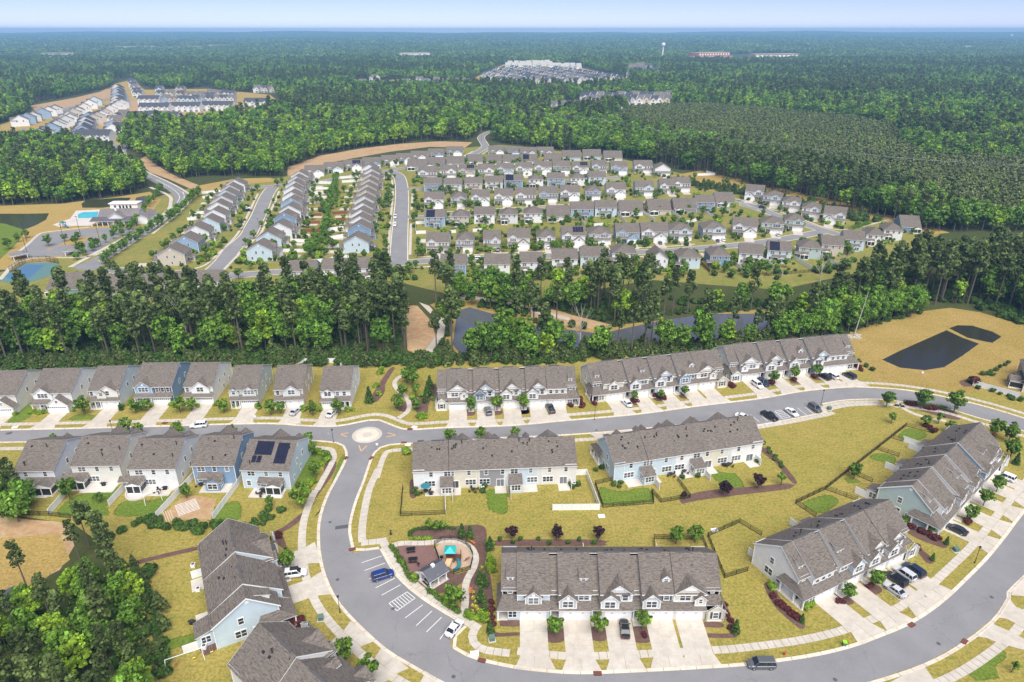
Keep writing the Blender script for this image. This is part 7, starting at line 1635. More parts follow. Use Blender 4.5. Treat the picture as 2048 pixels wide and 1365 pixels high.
bin_(G(1300,1241)+Vector((0,0,.08)), 'lime green bin on the fourth drive of the front row', 'lime', .3); bin_(G(1705,1163)+Vector((0,0,.08)), 'lime green bin on a drive of the lower right row', 'lime', .6); bin_(G(1706.5,1161)+Vector((-.9,.3,.08)), 'second lime green bin against the lower right garage', 'lime', .5); bin_(G(1688,1292), 'dark bin with a pale green lid on the bottom verge', 'green_box', -.2); bin_(G(510,972), 'lime green bin on the solar roofed house terrace', 'lime', .1)
T = thing('fire_hydrant', 'small red fire hydrant on the bottom verge', 'fire hydrant', G(1568,1310)); a, b = MB(), MB(); a.cyl(0,0,0,.6,.14,'red_paint',10); a.cyl(0,0,.6,.8,.15,'red_paint',10,.05); b.bar((-.26,0,.45),(.26,0,.45),.08,'red_paint',8); b.bar((0,-.24,.45),(0,0,.45),.09,'red_paint',8); obj('barrel', a, T); obj('outlets', b, T)
T = thing('pet_station', 'dark pet waste post on the lawn by the playground corner', 'post', G(782,1072)); a, b = MB(), MB(); a.cyl(0,0,0,1.7,.05,'green_box',6); b.box(-.2,.2,-.12,.12,.4,1.0,'dark'); b.box(-.18,.18,-.06,.06,1.25,1.65,'dark'); obj('post', a, T); obj('boxes', b, T)
def sign(p, h, label, mat='white'):
    T = thing('street_sign', label, 'sign', p, 0, 'small signs'); a, b = MB(), MB(); a.cyl(0,0,0,h,.04,'steel',6); b.box(-.3,.3,-.03,.03,h-.7,h,mat); obj('post', a, T); obj('plate', b, T)
sign(G(659,882), 2.6, 'sign seen from behind at the left junction corner', 'steel'); sign(G(755,901), 2.3, 'small white sign at the right junction corner'); sign(G(511,840), 1.5, 'small white sign on the upper left lawn'); sign(G(1844,751), 1.4, 'small white sign on the dry grass below the dark pond'); sign(G(201,530), 2.4, 'bright yellow sign beside the far left highway', 'yellow')
# ---------------------------------------------------------------- playground
pv = [G(839,1162), G(861,1180), G(894,1159)]; ux = (pv[2]-pv[1]); Lp = ux.length; ux /= Lp; uy = (pv[0]-pv[1]); Wp = uy.length; rz = math.atan2(ux.y, ux.x)
T = thing('pavilion', 'open white pavilion with a dark standing seam roof beside the playground', 'pavilion', pv[1], rz)
for x in (.1, Lp/2, Lp-.1):
    for y in (.1, Wp-.1): obj('post', CACHE.setdefault('pavpost', (lambda q: (q.box(-.13,.13,-.13,.13,0,2.7,'white'), q.box(-.2,.2,-.2,.2,0,.5,'white'), q.mesh('post'))[-1])(MB())), T, (x, y, 0))
r = MB(); zr = gable(r, 0, Lp, 0, Wp, 2.7, .62, 'x', .45, .45, edge='white'); r.mats[r.mats.index('shingle')] = 'metal_roof'; obj('roof', r, T)
s_ = MB(); n = int(Lp/.45)
for i in range(n+1):
    x = -.4+i*(Lp+.8)/n
    for yy, sg in ((-.4, 1), (Wp+.4, -1)): s_.bar((x,yy,2.7-.4*.62+.04), (x,Wp/2,2.7+Wp/2*.62+.04), .03, 'metal_roof', 4)
obj('roof_seam', s_, T, kind='stuff')
g = MB(); walls_gable(g, 0, Lp, 0, Wp, 2.45, 2.62, .62, 'x', 'white'); obj('gable_wall', g, T); c = MB(); c.box(Lp/2-.35, Lp/2+.35, Wp/2-.35, Wp/2+.35, zr-.2, zr+.35, 'white'); obj('cupola', c, T); f = MB(); f.box(-.3, Lp+.3, -.3, Wp+.3, 0, .09, 'patio'); f.box(.4, 2.6, Wp, Wp+2.6, 0, .085, 'concrete'); obj('floor', f, T)
def bench_table(p, rz, label):
    T = thing('picnic_table', label, 'picnic table', p, rz, 'black picnic tables'); t, s, l = MB(), MB(), MB(); t.box(-.95,.95,-.4,.4,.72,.78,'black_metal', bottom=True)
    obj('table_top', t, T)
    for y in (-.72, .72): q = MB(); q.box(-.95,.95,y-.14,y+.14,.43,.47,'black_metal', bottom=True); obj('seat', q, T)
    for x in (-.6, .6): q = MB(); q.bar((x,-.75,.43),(x,.75,.43),.04,'black_metal',5); q.bar((x,-.6,0),(x,-.2,.73),.04,'black_metal',5); q.bar((x,.6,0),(x,.2,.73),.04,'black_metal',5); obj('frame', q, T)
bench_table(G(822,1103), .2, 'upper black picnic table on the brown play surface'); bench_table(G(826,1123), .1, 'lower black picnic table on the brown play surface')
for t, dx in (('left', .2), ('middle', .5), ('right', .8)): bench_table(pv[1]+ux*(Lp*dx)+uy*.5, rz+math.pi/2, f'{t} black picnic table under the pavilion')
T = thing('grill', 'black pedestal grill on the brown play surface', 'grill', G(837,1134)); a, b = MB(), MB(); a.cyl(0,0,0,.8,.06,'black_metal',6); b.box(-.28,.28,-.2,.2,.8,1.02,'black_metal', bottom=True); obj('pedestal', a, T); obj('fire_box', b, T)
def bench(p, rz, label):
    T = thing('bench', label, 'bench', p, rz, 'orange slatted benches')
    for i in range(4): q = MB(); q.box(-.85,.85,-.28+i*.14,-.16+i*.14,.43,.47,'bench_wood', bottom=True); obj('seat_slat', q, T)
    for i in range(4): q = MB(); q.box(-.85,.85,.30+i*.03,.34+i*.03,.52+i*.12,.62+i*.12,'bench_wood', bottom=True); obj('back_slat', q, T)
    for x in (-.65,.65): q = MB(); q.bar((x,-.25,0),(x,-.2,.43),.04,'black_metal',5); q.bar((x,.25,0),(x,.38,.95),.04,'black_metal',5); q.bar((x,-.25,.43),(x,.28,.43),.035,'black_metal',5); obj('frame', q, T)
bench(G(944,1087), 2.4, 'orange slatted bench at the top corner of the playground path'); bench(G(941,1184), -1.5, 'orange slatted bench on the right of the playground path'); bench(G(1990,871), .3, 'orange slatted bench behind the right edge row')
pc = G(904,1121); T = thing('play_structure', 'climbing tower with a teal roof, slides and brown posts', 'play structure', pc)
for x, y in ((-1.1,-.8),(.5,-.8),(.5,.9),(-1.1,.9),(1.9,-.6),(1.9,.8)): q = MB(); q.cyl(x,y,0,3.3 if x < 1 else 2.2,.085,'brown_post',8); obj('post', q, T)
q = MB(); q.box(-1.15,.55,-.85,.95,1.25,1.35,'brown_post',bottom=True); q.box(.55,1.95,-.6,.85,.85,.95,'brown_post',bottom=True); obj('deck', q, T)
q = MB(); hip(q, -1.1, .5, -.8, .9, 3.25, .75, .45, .06); q.mats = ['teal' for _ in q.mats]; obj('canopy', q, T)
def slide(name, pts, w, mat):
    q = MB()
    for a, b in zip(pts, pts[1:]):
        a, b = Vector(a), Vector(b); d = (b-a); n = Vector((-d.y, d.x, 0)).normalized()*w/2; up = Vector((0,0,.25))
        q.poly([a-n, a+n, b+n, b-n], mat); q.poly([a-n, b-n, b-n+up, a-n+up], mat); q.poly([b+n, a+n, a+n+up, b+n+up], mat)
    obj(name, q, T)
slide('curved_slide', [(1.2,-.6,1.0),(1.6,-1.2,.95),(1.8,-1.9,.7),(1.6,-2.6,.42),(1.1,-3.1,.2),(.6,-3.3,.14)], .7, 'slide_teal'); slide('wide_slide', [(-.3,-.8,1.3),(-.45,-1.4,1.2),(-.8,-2.2,.55),(-1.0,-2.6,.2)], 1.3, 'tan_plastic')
q = MB(); [q.bar((x,1.0,0),(x,1.5,1.3),.04,'brown_post',5) for x in (-.9,-.1)]; [q.bar((-.9,1.0+.1*i,.22*i),(-.1,1.0+.1*i,.22*i),.03,'steel',5) for i in range(1,6)]; obj('ladder', q, T)
q = MB(); q.bar((2.4,-.3,0),(3.6,-.9,1.1),.05,'brown_post',5); q.bar((2.9,.5,0),(3.9,-.1,1.1),.05,'brown_post',5); [q.bar((2.4+.3*i,-.3-.15*i,.27*i),(2.9+.25*i,.5-.15*i,.27*i),.045,'brown_post',5) for i in range(1,5)]; obj('climber', q, T)
q = MB(); q.box(-2.6,-1.9,.1,.5,.5,.9,'black_metal',bottom=True); q.cyl(-2.25,.3,0,.5,.08,'black_metal',8); obj('spring_toy', q, T)
fence(smooth_line(Z(780,1050,8.03,(715,325),(760,285),(850,250),(960,240),(1080,252),(1180,290),(1260,360),(1310,440),(1330,500)), 2.0)[::1], 'metal', 'black metal fence curving over the top of the playground', 1.2, 2.2)
fence(smooth_line(Z(780,1050,8.03,(715,375),(765,500),(790,580)), 2.0), 'metal', 'black metal fence on the left of the climbing frame', 1.2, 2.2)
fence(Z(780,1050,8.03,(1330,560),(1290,725),(1160,760),(1020,795),(935,745)), 'metal', 'black metal fence below the climbing frame', 1.2, 2.2)
# ---------------------------------------------------------------- garden things
def swing(p, rz, label, w=4.2, h=2.3, mat='white', seats=2):
    T = thing('swing_set', label, 'swing set', p, rz, None); q = MB(); q.bar((-w/2,0,h),(w/2,0,h),.06,mat,6); obj('top_bar', q, T)
    for s in (-1, 1):
        for y in (-.9, .9): q = MB(); q.bar((s*w/2,0,h),(s*(w/2+.2),y,0),.055,mat,6); obj('leg', q, T)
    for i in range(seats):
        x = -w/4+i*w/2; q = MB(); q.bar((x-.2,0,h),(x-.2,0,.55),.015,'steel',4); q.bar((x+.2,0,h),(x+.2,0,.55),.015,'steel',4); q.box(x-.24,x+.24,-.12,.12,.5,.56,'yellow' if i else 'red_paint',bottom=True); obj('swing_seat', q, T)
swing(G(371,1326), .45, 'white swing set on the lower left lawn', 6.0, 2.2, 'white', 3); swing(G(307,1003), .6, 'white swing frame in the green lower left garden', 3.4, 2.6, 'white', 1)
def patio_set(p, rz, label, n=4, umb=None):
    T = thing('patio_table', label, 'table', p, rz, None); a, b = MB(), MB(); a.cyl(0,0,.7,.75,.6,'dark',12); b.cyl(0,0,0,.7,.06,'dark',6); obj('table_top', a, T); obj('leg', b, T)
    for i in range(n):
        t = 2*math.pi*i/n+.4; K = thing('patio_chair', label.replace('table', 'chair')+f', {ORD[i]} round it' if False else 'dark garden chair at the '+label.split(' table ')[-1].replace('on ', 'table on ', 1), 'chair', p+Vector((1.05*math.cos(t+rz), 1.05*math.sin(t+rz), 0)), t+rz, 'dark garden chairs')
        s, k, l = MB(), MB(), MB(); s.box(-.24,.24,-.24,.24,.4,.46,'dark',bottom=True); k.box(.2,.26,-.24,.24,.46,.95,'dark',bottom=True); [l.cyl(x,y,0,.4,.025,'dark',4) for x in (-.2,.2) for y in (-.2,.2)]
        obj('seat', s, K); obj('backrest', k, K); obj('legs', l, K)
    if umb:
        U = thing('parasol', umb[0], 'parasol', p, 0, None); q = MB(); q.cyl(0,0,0,2.5,.03,'steel',6); obj('pole', q, U); q = MB(); q.cyl(0,0,2.15,2.6,1.25,umb[1],10,.06); obj('canopy', q, U)
patio_set(G(1342,952), .2, 'dark round table on the blue unit patio'); patio_set(G(1368,946), .5, 'dark round table on the white unit patio'); patio_set(G(1458,932), .3, 'dark round table on the cream unit patio'); patio_set(G(947,983), .1, 'dark round table on the cream middle row patio'); patio_set(G(852,986), .2, 'dark round table on the leftmost middle row patio', 2, ('closed looking teal parasol over the leftmost patio', 'slide_teal')); patio_set(G(318,985), .2, 'dark round table on the curved white terrace'); patio_set(G(522,991), .4, 'dark round table on the solar roofed house terrace', 3); patio_set(G(402,973), .1, 'dark round table on the blue house terrace', 2)
def grill(p, rz, label):
    T = thing('barbecue', label, 'barbecue', p, rz, 'covered barbecues'); a, b, c = MB(), MB(), MB(); a.box(-.4,.4,-.28,.28,.1,.85,'dark'); b.bar((-.42,0,.88),(.42,0,.88),.27,'dark',10); c.box(-.75,-.42,-.25,.25,.8,.86,'dark'); c.box(.42,.75,-.25,.25,.8,.86,'dark'); obj('cart', a, T); obj('hood', b, T); obj('side_shelves', c, T)
for x, y, lab in ((57,986,'black covered barbecue on the lilac white house patio'), (208,972,'black covered barbecue behind the second lower house'), (331,980,'black covered barbecue on the curved terrace'), (526,984,'black covered barbecue behind the solar roofed house'), (862,990,'black covered barbecue beside the leftmost sun room'), (1448,933,'black covered barbecue on the cream unit patio edge'), (385,1249,'dark barbecue on the lower left patio')): grill(G(x, y), .1, lab)
def ac_unit(p, label):
    T = thing('condenser', label, 'air conditioner', p, .1, 'garden air conditioners'); a, b = MB(), MB(); a.box(-.42,.42,-.42,.42,.05,.8,'white'); b.cyl(0,0,.8,.84,.34,'dark_mat',12); obj('housing', a, T); obj('fan_grille', b, T)
for i, (x, y) in enumerate(Z(820,840,5.69,(75,790),(450,800),(825,780),(1865,745)) and [(834,979),(899,981),(965,977),(1148,971),(1232,963),(1301,955),(1517,917),(387,1134),(397,1182),(409,1297)]): ac_unit(G(x, y), f'pale air conditioner beside a garden wall, {ORD[i]} counted from the middle rows')
q = MB(); m_ = Matrix.Translation(G(375,1016)) @ Matrix.Rotation(.62, 4, 'Z')
T = thing('timber_frame', 'pale timber frame with white battens lying in the dirt garden plot', 'timber frame', G(375,1016), .62)
for i in range(9): q = MB(); q.box(-2.4,2.4,-2.2+i*.55,-2.1+i*.55,.12,.2,'white',bottom=True); obj('batten', q, T)
for x in (-2.2,-1.1,0,1.1,2.2): q = MB(); q.box(x-.06,x+.06,-2.4,2.5,.02,.12,'timber',bottom=True); obj('joist', q, T)
for i in range(4): q = MB(); q.box(-5.2+i*.5,-5.0+i*.5,-3.2,1.5,.02,.14,'timber',bottom=True); obj('plank', q, T)
q = MB(); c = smooth_line(Z(0,680,3.792,(985,1100),(955,1150),(950,1200),(985,1225),(1050,1218),(1110,1190),(1200,1160),(1300,1150),(1350,1130),(1360,1100)), .8)
P = c+[G(355,966), G(262,966)]
flat('terrace_paving', P, .1, 'patio')
for i in range(len(c)-1):
    a, b = c[i], c[i+1]; q.poly([(a.x,a.y,0),(b.x,b.y,0),(b.x,b.y,.35),(a.x,a.y,.35)][::-1], 'patio'); n = Vector((-(b-a).y,(b-a).x,0)).normalized()*.3; q.poly([(a.x,a.y,.35),(b.x,b.y,.35),(b.x+n.x,b.y+n.y,.35),(a.x+n.x,a.y+n.y,.35)], 'patio')
tag(obj('terrace_wall', q), 'low pale curved wall round the white house terrace', 'wall')
# ---------------------------------------------------------------- amenity centre at the far left
T = thing('clubhouse', 'grey roofed club house with a long porch beside the far pool', 'club house', G(188,452), R(6)); wl, rf, tr, wn = MB(), MB(), MB(), MB()
walls_gable(wl, 2, 24, 3, 15, 0, 4.2, .6, 'x', 'siding'); gable(rf, 2, 24, 3, 15, 4.2, .6, 'x', .5, .5); walls_gable(wl, 8.5, 17, .5, 8, 0, 4.6, .62, 'y', 'siding'); gable(rf, 8.5, 17, .5, 8, 4.6, .62, 'y', .5, .5, back=9)
walls_gable(wl, 24, 30, 1, 16, 0, 4.0, .5, 'y', 'siding'); gable(rf, 24, 30, 1, 16, 4.0, .5, 'y', .5, .5)
pr = MB(); shed(pr, -1, 24, -2.6, 3, 3.0, 4.4); [tr.box(x-.15,x+.15,-2.3,-2.0,0,3,'white') for x in range(0, 25, 3)]; tr.box(12.2,13.2,2.8,3.8,8,9.4,'white'); [window(None, x, 3, 1, 1.6, 1.7, 2, 'f', False, wn) for x in (4,7,18,21)]
obj('wall', wl, T, color=WH); obj('roof', rf, T, color=(0.16,0.15,0.15)); obj('porch_roof', pr, T, color=(0.09,0.09,0.105)); obj('trim', tr, T, kind='stuff'); obj('windows', wn, T, kind='stuff')
T = thing('pool_house', 'flat roofed white pool house with dark openings behind the club house', 'pool house', G(222,421), R(2)); a, b, c = MB(), MB(), MB(); a.box(0,17,0,6,0,4,'white'); b.box(-.5,17.5,-.8,6.5,4,4.5,'white'); [c.box(x,x+1.2,-.05,0,.2,3.1,'dark') for x in (2.5,5.5,7.6,9.7,12)]; obj('wall', a, T); obj('roof', b, T); obj('doorway', c, T, kind='stuff')
flat('pool_deck', GP((140,438),(152,422),(225,418),(232,428),(196,441),(183,452),(150,452),(120,455),(105,450)), ZL+.02, 'patio'); flat('swimming_pool', GP((156,429),(166,425),(197,424),(194,435),(180,436.5),(156,437)), ZL+.05, 'pool_water')
flat('tennis_court', GP((-10,560),(20,545),(50,527),(94,525),(122,530),(100,552),(40,572)), ZL+.03, 'court_green'); flat('tennis_court_field', GP((10,553),(54,530),(90,530),(60,556),(28,562)), ZL+.04, 'court_blue')
fence(GP((20,546),(52,526),(94,523.5),(118,528)), 'metal', 'tall dark wire fence behind the far tennis court', 3.0, 3.0, False)
for a, b, lab in (((28,523),(58,517),'grey roofed picnic shelter left of the tennis court'), ((130,513),(155,512),'small grey roofed shelter by the far car park')):
    p, q2 = G(*a), G(*b); L = (q2-p).length; T = thing('shelter', lab, 'shelter', p, math.atan2((q2-p).y,(q2-p).x)); r = MB(); hip(r, 0, L, 0, 6, 2.8, .35); obj('roof', r, T, color=(0.17,0.17,0.18)); [obj('post', (lambda k: (k.box(x-.15,x+.15,y-.15,y+.15,0,2.8,'white'),k)[1])(MB()), T) for x in (.3,L-.3) for y in (.3,5.7)]
T = thing('play_structure', 'small teal and brown play frame by the far pool', 'play structure', G(122,456)); q = MB(); [q.cyl(x,y,0,3,.12,'brown_post',6) for x in (0,2) for y in (0,2)]; obj('post', q, T, kind='stuff'); q = MB(); hip(q, 0, 2, 0, 2, 3, .7, .4, .06); q.mats = ['slide_teal' for _ in q.mats]; obj('canopy', q, T); q = MB(); q.bar((2,1,1.6),(4.5,-.5,.2),.4,'slide_teal',8); obj('slide', q, T)
mb = MB()
for pts in ([(118,492),(140,476),(180,474),(165,490)], [(88,499),(110,496),(100,501)], [(185,470),(205,469),(195,474)]): flat('planting_island', GP(*pts), ZR+.02, 'straw')
for x, y, h, lab in ((55,508,10,'leftmost'),(131,491,11,'third from left'),(202,492,11,'fourth'),(162,473,11,'rightmost'),(54,484,10,'second from left')):
    T = thing('car_park_lamp', f'{lab} tall dark lamp post of the far car park', 'lamp post', G(x, y), 0, 'car park lamp posts'); q = MB(); q.cyl(0,0,0,h,.12,'dark',6,.08); obj('pole', q, T); q = MB(); q.box(-.7,.7,-.2,.2,h,h+.15,'dark',bottom=True); obj('lamp_head', q, T)
# footbridge by the pond
p, q2 = G(1612,625), G(1648,640); L = (q2-p).length; T = thing('footbridge', 'pale timber footbridge at the right end of the long pond', 'footbridge', p+Vector((0,0,.6)), math.atan2((q2-p).y,(q2-p).x))
q = MB(); q.box(0,L,-1.2,1.2,0,.25,'timber',bottom=True); obj('deck', q, T)
for s in (-1.2,1.2):
    q = MB(); [q.bar((x,s,.2),(x,s,1.3),.06,'timber',4) for x in np.linspace(.2,L-.2,8)]; q.bar((0,s,1.3),(L,s,1.3),.06,'timber',4); obj('railing', q, T)
# ---------------------------------------------------------------- power line
def pylon(p, h, label, arm=3.2, mat='pole_wood'):
    T = thing('utility_pole', label, 'utility pole', p, .4, 'utility poles'); q = MB(); q.cyl(0,0,0,h,.26,mat,8,.16); obj('pole', q, T)
    if arm: q = MB(); q.box(-arm/2,arm/2,-.12,.12,h-1.2,h-.95,mat,bottom=True); [q.cyl(x,0,h-.95,h-.6,.08,'wire',6) for x in (-arm/2+.2,0,arm/2-.2)]; obj('crossarm', q, T)
def top_at(base, px, py):                # height over base that shows at pixel row py
    for h in np.arange(4, 60, .25):
        v = base+Vector((0,0,h))-Vector((0,0,CAM_H)); d = v.y*C_P-v.z*S_P; u = v.y*S_P+v.z*C_P
        if 682.5-F*u/d <= py: return h
    return 30
tops = []
for bx, by, ty, lab in ((1206,290,238,'tall dark pole in the cable run left of the plantation'), (1524,330,285,'tall pole in the cable run before the plantation')):
    b_ = G(bx, by); h = top_at(b_, bx, ty); pylon(b_, h, lab, 5.0); tops.append(b_+Vector((0,0,h-.6)))
for bx, by, ty, lab in ((1470,348,325,'short pole beside the cable clearing, left one'), (1657,383,363,'short pole with crossarm beside the cable clearing'), (1889,452,424,'pole with crossarm at the right corner of the estate'), (1212,306,283,'short pole behind the top estate houses'), (963,282,247,'pole beside the road into the far wood')): b_ = G(bx, by); pylon(b_, top_at(b_, bx, ty), lab, 2.6)
b_ = G(1708,672); T = thing('bare_trunk', 'bare leaning pale trunk standing above the stones near the dark pond', 'dead trunk', b_); q = MB(); q.bar((0,0,0),(2.2,1.0,17),.22,'dead_wood',7,.10); obj('trunk', q, T)
def wires(pts, label, sag=5.0, r=.045):
    q = MB()
    for a, b in zip(pts, pts[1:]):
        n = 14
        for i in range(n):
            t0, t1 = i/n, (i+1)/n; f = lambda t: a.lerp(b, t)-Vector((0,0,4*sag*t*(1-t))); q.bar(f(t0), f(t1), r, 'wire', 4)
    tag(obj('power_cable', q), label, 'cable', 'power cables over the plantation')
t0, t1 = tops; far_l = t0+(t0-t1)*1.15; nxt = t1+(t1-t0)*1.0
nr = G(2140,420); nr.z = 26
for k, off_ in ((0, -4.0), (2, 4.0)):
    o_ = Vector((off_*.9, off_*.45, 0 if k != 1 else 1.2)); wires([far_l+o_, t0+o_, t1+o_, Vector((nr.x+off_*2, nr.y-off_*2, nr.z))+Vector((0,0,0 if k != 1 else 1.2))], f'{("lower","middle","upper")[k]} power cable over the right plantation', 3.0)
# dead and pale trees
def dead_tree(p, h, label):
    T = thing('dead_tree', label, 'dead tree', p, random.uniform(0,6)); q = MB(); q.bar((0,0,0),(0,0,h*.5),.3,'dead_wood',7,.22)
    for i in range(7):
        a = i*.95; z = h*(.35+.1*i); e = Vector((math.cos(a)*h*.22, math.sin(a)*h*.22, z+h*.22)); q.bar((0,0,z*.75),tuple(e),.12,'dead_wood',5,.04)
        for s in (-.5,.5): q.bar(tuple(e*.8+Vector((0,0,z*.05))),tuple(e+Vector((math.cos(a+s)*1.8,math.sin(a+s)*1.8,1.6))),.05,'dead_wood',4,.02)
    q.bar((0,0,h*.5),(.5,.3,h),.22,'dead_wood',6,.05); obj('trunk', q, T)
dead_tree(G(378,690), 17, 'pale dead tree with forked branches in front of the left wood'); dead_tree(G(1678,560), 13, 'pale bare tree beside the black estate fence'); dead_tree(G(1640,562), 9, 'thin bare tree left of the white estate fence'); dead_tree(G(1160,690), 12, 'pale dead tree beside the long pond')
# ---------------------------------------------------------------- garden planting
def group_plant(kind, pts, label, cat, group, name, s=(.9,1.1)):
    for p in pts: plant(kind, p, label, cat, group, name, random.uniform(*s))
def each(kind, cat, name, group, rows, s=1.0):
    for x, y, lab, *k in rows: plant(kind, G(x, y), lab, cat, group, name, s*(k[0] if k else 1))
each('plum','tree','plum_tree','dark purple plum trees', [(1024,1079,'dark purple tree on the mulch strip, leftmost behind the front row'),(1113,1079,'dark purple tree on the mulch strip, middle one behind the front row'),(1197,1079,'dark purple tree on the mulch strip, rightmost behind the front row'),(1448,991,'round dark purple tree below the middle right row, left one',1.15),(1516,977,'round dark purple tree below the middle right row, right one',1.15),(1367,998,'small dark purple tree inside the black garden fence',.6)])
each('street','tree','street_tree','small leafy street trees', [
 (1110,1270,'leafy small tree between the first and second front drives',1.0),(1196,1267,'leafy small tree between the second and third front drives',.95),(1285,1258,'leafy small tree between the third and fourth front drives',.85),
 (942,823,'leafy small tree, leftmost before the upper left row',1.05),(994,822,'leafy small tree, middle one before the upper left row',1.05),(1047,820,'leafy small tree, rightmost before the upper left row',1.05),(1269,803,'thin small tree, leftmost before the long upper row',.7),(1320,800,'thin small tree, middle one before the long upper row',.7),(1368,793,'thin small tree, rightmost before the long upper row',.75),
 (1545,768,'leafy small tree, leftmost by the dark pond row',.95),(1588,760,'leafy small tree, middle one by the dark pond row',.95),(1632,754,'leafy small tree, rightmost by the dark pond row',.95),(1749,1174,'leafy small tree between two drives of the lower right row',1.0),(1694,1199,'smaller leafy tree before the lower right row',.8),
 (1938,1044,'flat topped small tree by the first right edge drive',.9),(1966,1012,'flat topped small tree by the second right edge drive',.95),(1992,985,'flat topped small tree by the third right edge drive',.95),(577,1141,'leafy tree behind the white estate car',1.05),(690,1325,'leafy tree on the lower left verge, upper one',1.05),(738,1358,'leafy tree at the bottom edge of the left verge',1.05),
 (1352,1089,'leafy tree inside the black fence, left one',.95),(1390,1086,'leafy tree inside the black fence, right one',.95),(1772,815,'round tree at the left end of the curved verge',1.1),(1841,818,'round tree in the middle of the curved verge',1.35),(1907,826,'round tree at the right end of the curved verge',1.4),
 (1987,875,'leafy tree behind the right edge row, left one',1.15),(2016,886,'leafy tree behind the right edge row, right one',1.2),(2019,918,'dark leafy tree beside the right edge row',1.2),(1707,958,'round dark tree in a right edge garden',.9),(1850,853,'leafy tree on the mulch beside the right edge fence',.75),(1897,866,'leafy tree behind the right edge roofs',.8),
 (169,830,'round tree before the pale blue upper house',1.15),(272,827,'leafy tree left of the deep blue house porch',.95),(293,823,'leafy tree before the deep blue house',.95),(361,826,'leafy tree left of the white upper house',1.1),(384,823,'leafy tree right of the white upper house',1.0),(448,827,'leafy tree before the grey green house',1.05),(542,831,'leafy tree left of the silver saloon',1.05),(563,828,'second leafy tree left of the silver saloon',.9),(626,832,'leafy tree between the two last upper houses',.95),(677,830,'leafy tree over the white saloon',1.0),
 (814,766,'leafy tree where the link path bends, left one',1.2),(826,775,'leafy tree where the link path bends, right one',1.35),(798,822,'dark leafy tree left of the link path',1.1),(806,795,'leafy tree beside the lower link path',.9),(832,822,'dark leafy tree right of the link path',.95),(832,792,'small leafy tree among the link path shrubs',.8),
 (140,998,'leafy tree beside the leftmost white fence',1.15),(374,997,'leafy tree in the dirt garden plot',.8),(254,871,'leafy tree behind the second lower house roof',1.1),(280,873,'leafy tree behind the third lower house roof',.9),(360,876,'leafy tree behind the blue house roof',1.0),(467,877,'leafy tree behind the solar roof',.8),(108,888,'small tree on the left verge',.7),(617,892,'leafy tree at the left junction corner',.95),
 (605,1017,'big leafy tree on the left street bank',1.35),(632,956,'leafy tree on the left street bank, middle one',1.05),(629,912,'leafy tree on the left street bank, upper one',.9),(650,922,'small leafy tree on the left street bank',.7),(540,1013,'small tree with a ring in the solar house garden',.6),(909,1216,'bright leafy tree beside the playground path',1.15),(200,1006,'round tree in the second lower garden',.6),(900,886,'leafy tree behind the middle row roofs, left one',.9),(962,884,'leafy tree behind the middle row roofs, middle one',.9),(1030,882,'leafy tree behind the middle row roofs, right one',.85)])
each('sapling','tree','sapling','staked saplings', [(855,1061,'bright sapling above the playground, left one'),(869,1066,'bright sapling above the playground, middle one'),(885,1063,'bright sapling above the playground, right one'),(1782,848,'sapling with a mulch ring on the dry lawn, left one',1.2),(1876,848,'sapling with a mulch ring by the curved path',1.2),(1562,970,'sapling on the bank right of the middle row',1.2),(2023,1345,'reddish sapling at the lower right corner',.8)])
each('conifer','tree','conifer','clipped conifers', [(924,1074,'conifer above the playground, left one'),(940,1078,'conifer above the playground, right one'),(980,1100,'conifer at the top of the right mulch bed'),(960,1168,'conifer in the right mulch bed, upper left'),(968,1173,'conifer in the right mulch bed, upper right'),(962,1205,'conifer in the right mulch bed, lower left',1.1),(970,1222,'conifer in the right mulch bed, lowest',.7),(981,1266,'slim conifer at the front row corner',.7),(1470,1266,'slim conifer at the right end of the front row',.75),(620,1262,'slim conifer on the lower left lawn',.65),(1603,1245,'slim conifer at the lower right row corner',.5),(1864,1121,'slim conifer right of the lower right row',.55),(1892,1089,'slim conifer before the right edge row',.6),(2031,929,'dark conifer beside the right edge walk',.8),(739,806,'lone conifer on the lawn by the end house',1.25),(856,793,'tall conifer by the upper left row, lower one',1.2),(860,778,'tall conifer by the upper left row, upper one',1.3),(850,806,'small conifer by the upper left row',.8),(32,826,'small conifer by the leftmost garage',.6),(243,821,'small conifer by the pale blue garage',.6),(519,818,'small conifer by the grey green garage',.6)])
BS = 'clipped round bushes'
group_plant('bush', Z(960,1000,3.739,(150,305),(245,325),(303,302),(438,302),(515,332),(660,330),(740,305),(850,333)), 'round clipped bush on the mulch strip behind the front row', 'bush', 'bushes behind the front row', 'bush')
group_plant('bush', Z(820,840,5.69,(465,790),(460,840),(840,770),(830,830),(90,860),(30,830),(60,800),(1820,750),(1905,750),(1860,780)), 'round bush at the garden foot of the middle left row', 'bush', 'bushes of the middle left row', 'bush', (1.0,1.5))
group_plant('bush', Z(1000,680,3.792,(860,1105),(915,1095),(1150,1085),(1165,1055),(1375,1050),(1500,1040),(1945,930),(720,995),(770,975),(905,1120)), 'round bush at the garden foot of the middle right row', 'bush', 'bushes of the middle right row', 'bush', (1.0,1.6))
group_plant('bush', Z(1500,680,3.737,(100,780),(138,820),(145,850),(188,875),(190,900),(232,925),(232,955)), 'round bush on the mulch band right of the middle row', 'bush', 'bushes on the mulch band', 'bush', (.9,1.2))
group_plant('bush', Z(1500,680,3.737,(720,125),(770,145),(815,170),(870,205),(915,232),(735,118)), 'round bush in the line beside the dark pond', 'bush', 'bushes beside the dark pond', 'bush', (1.4,1.9))
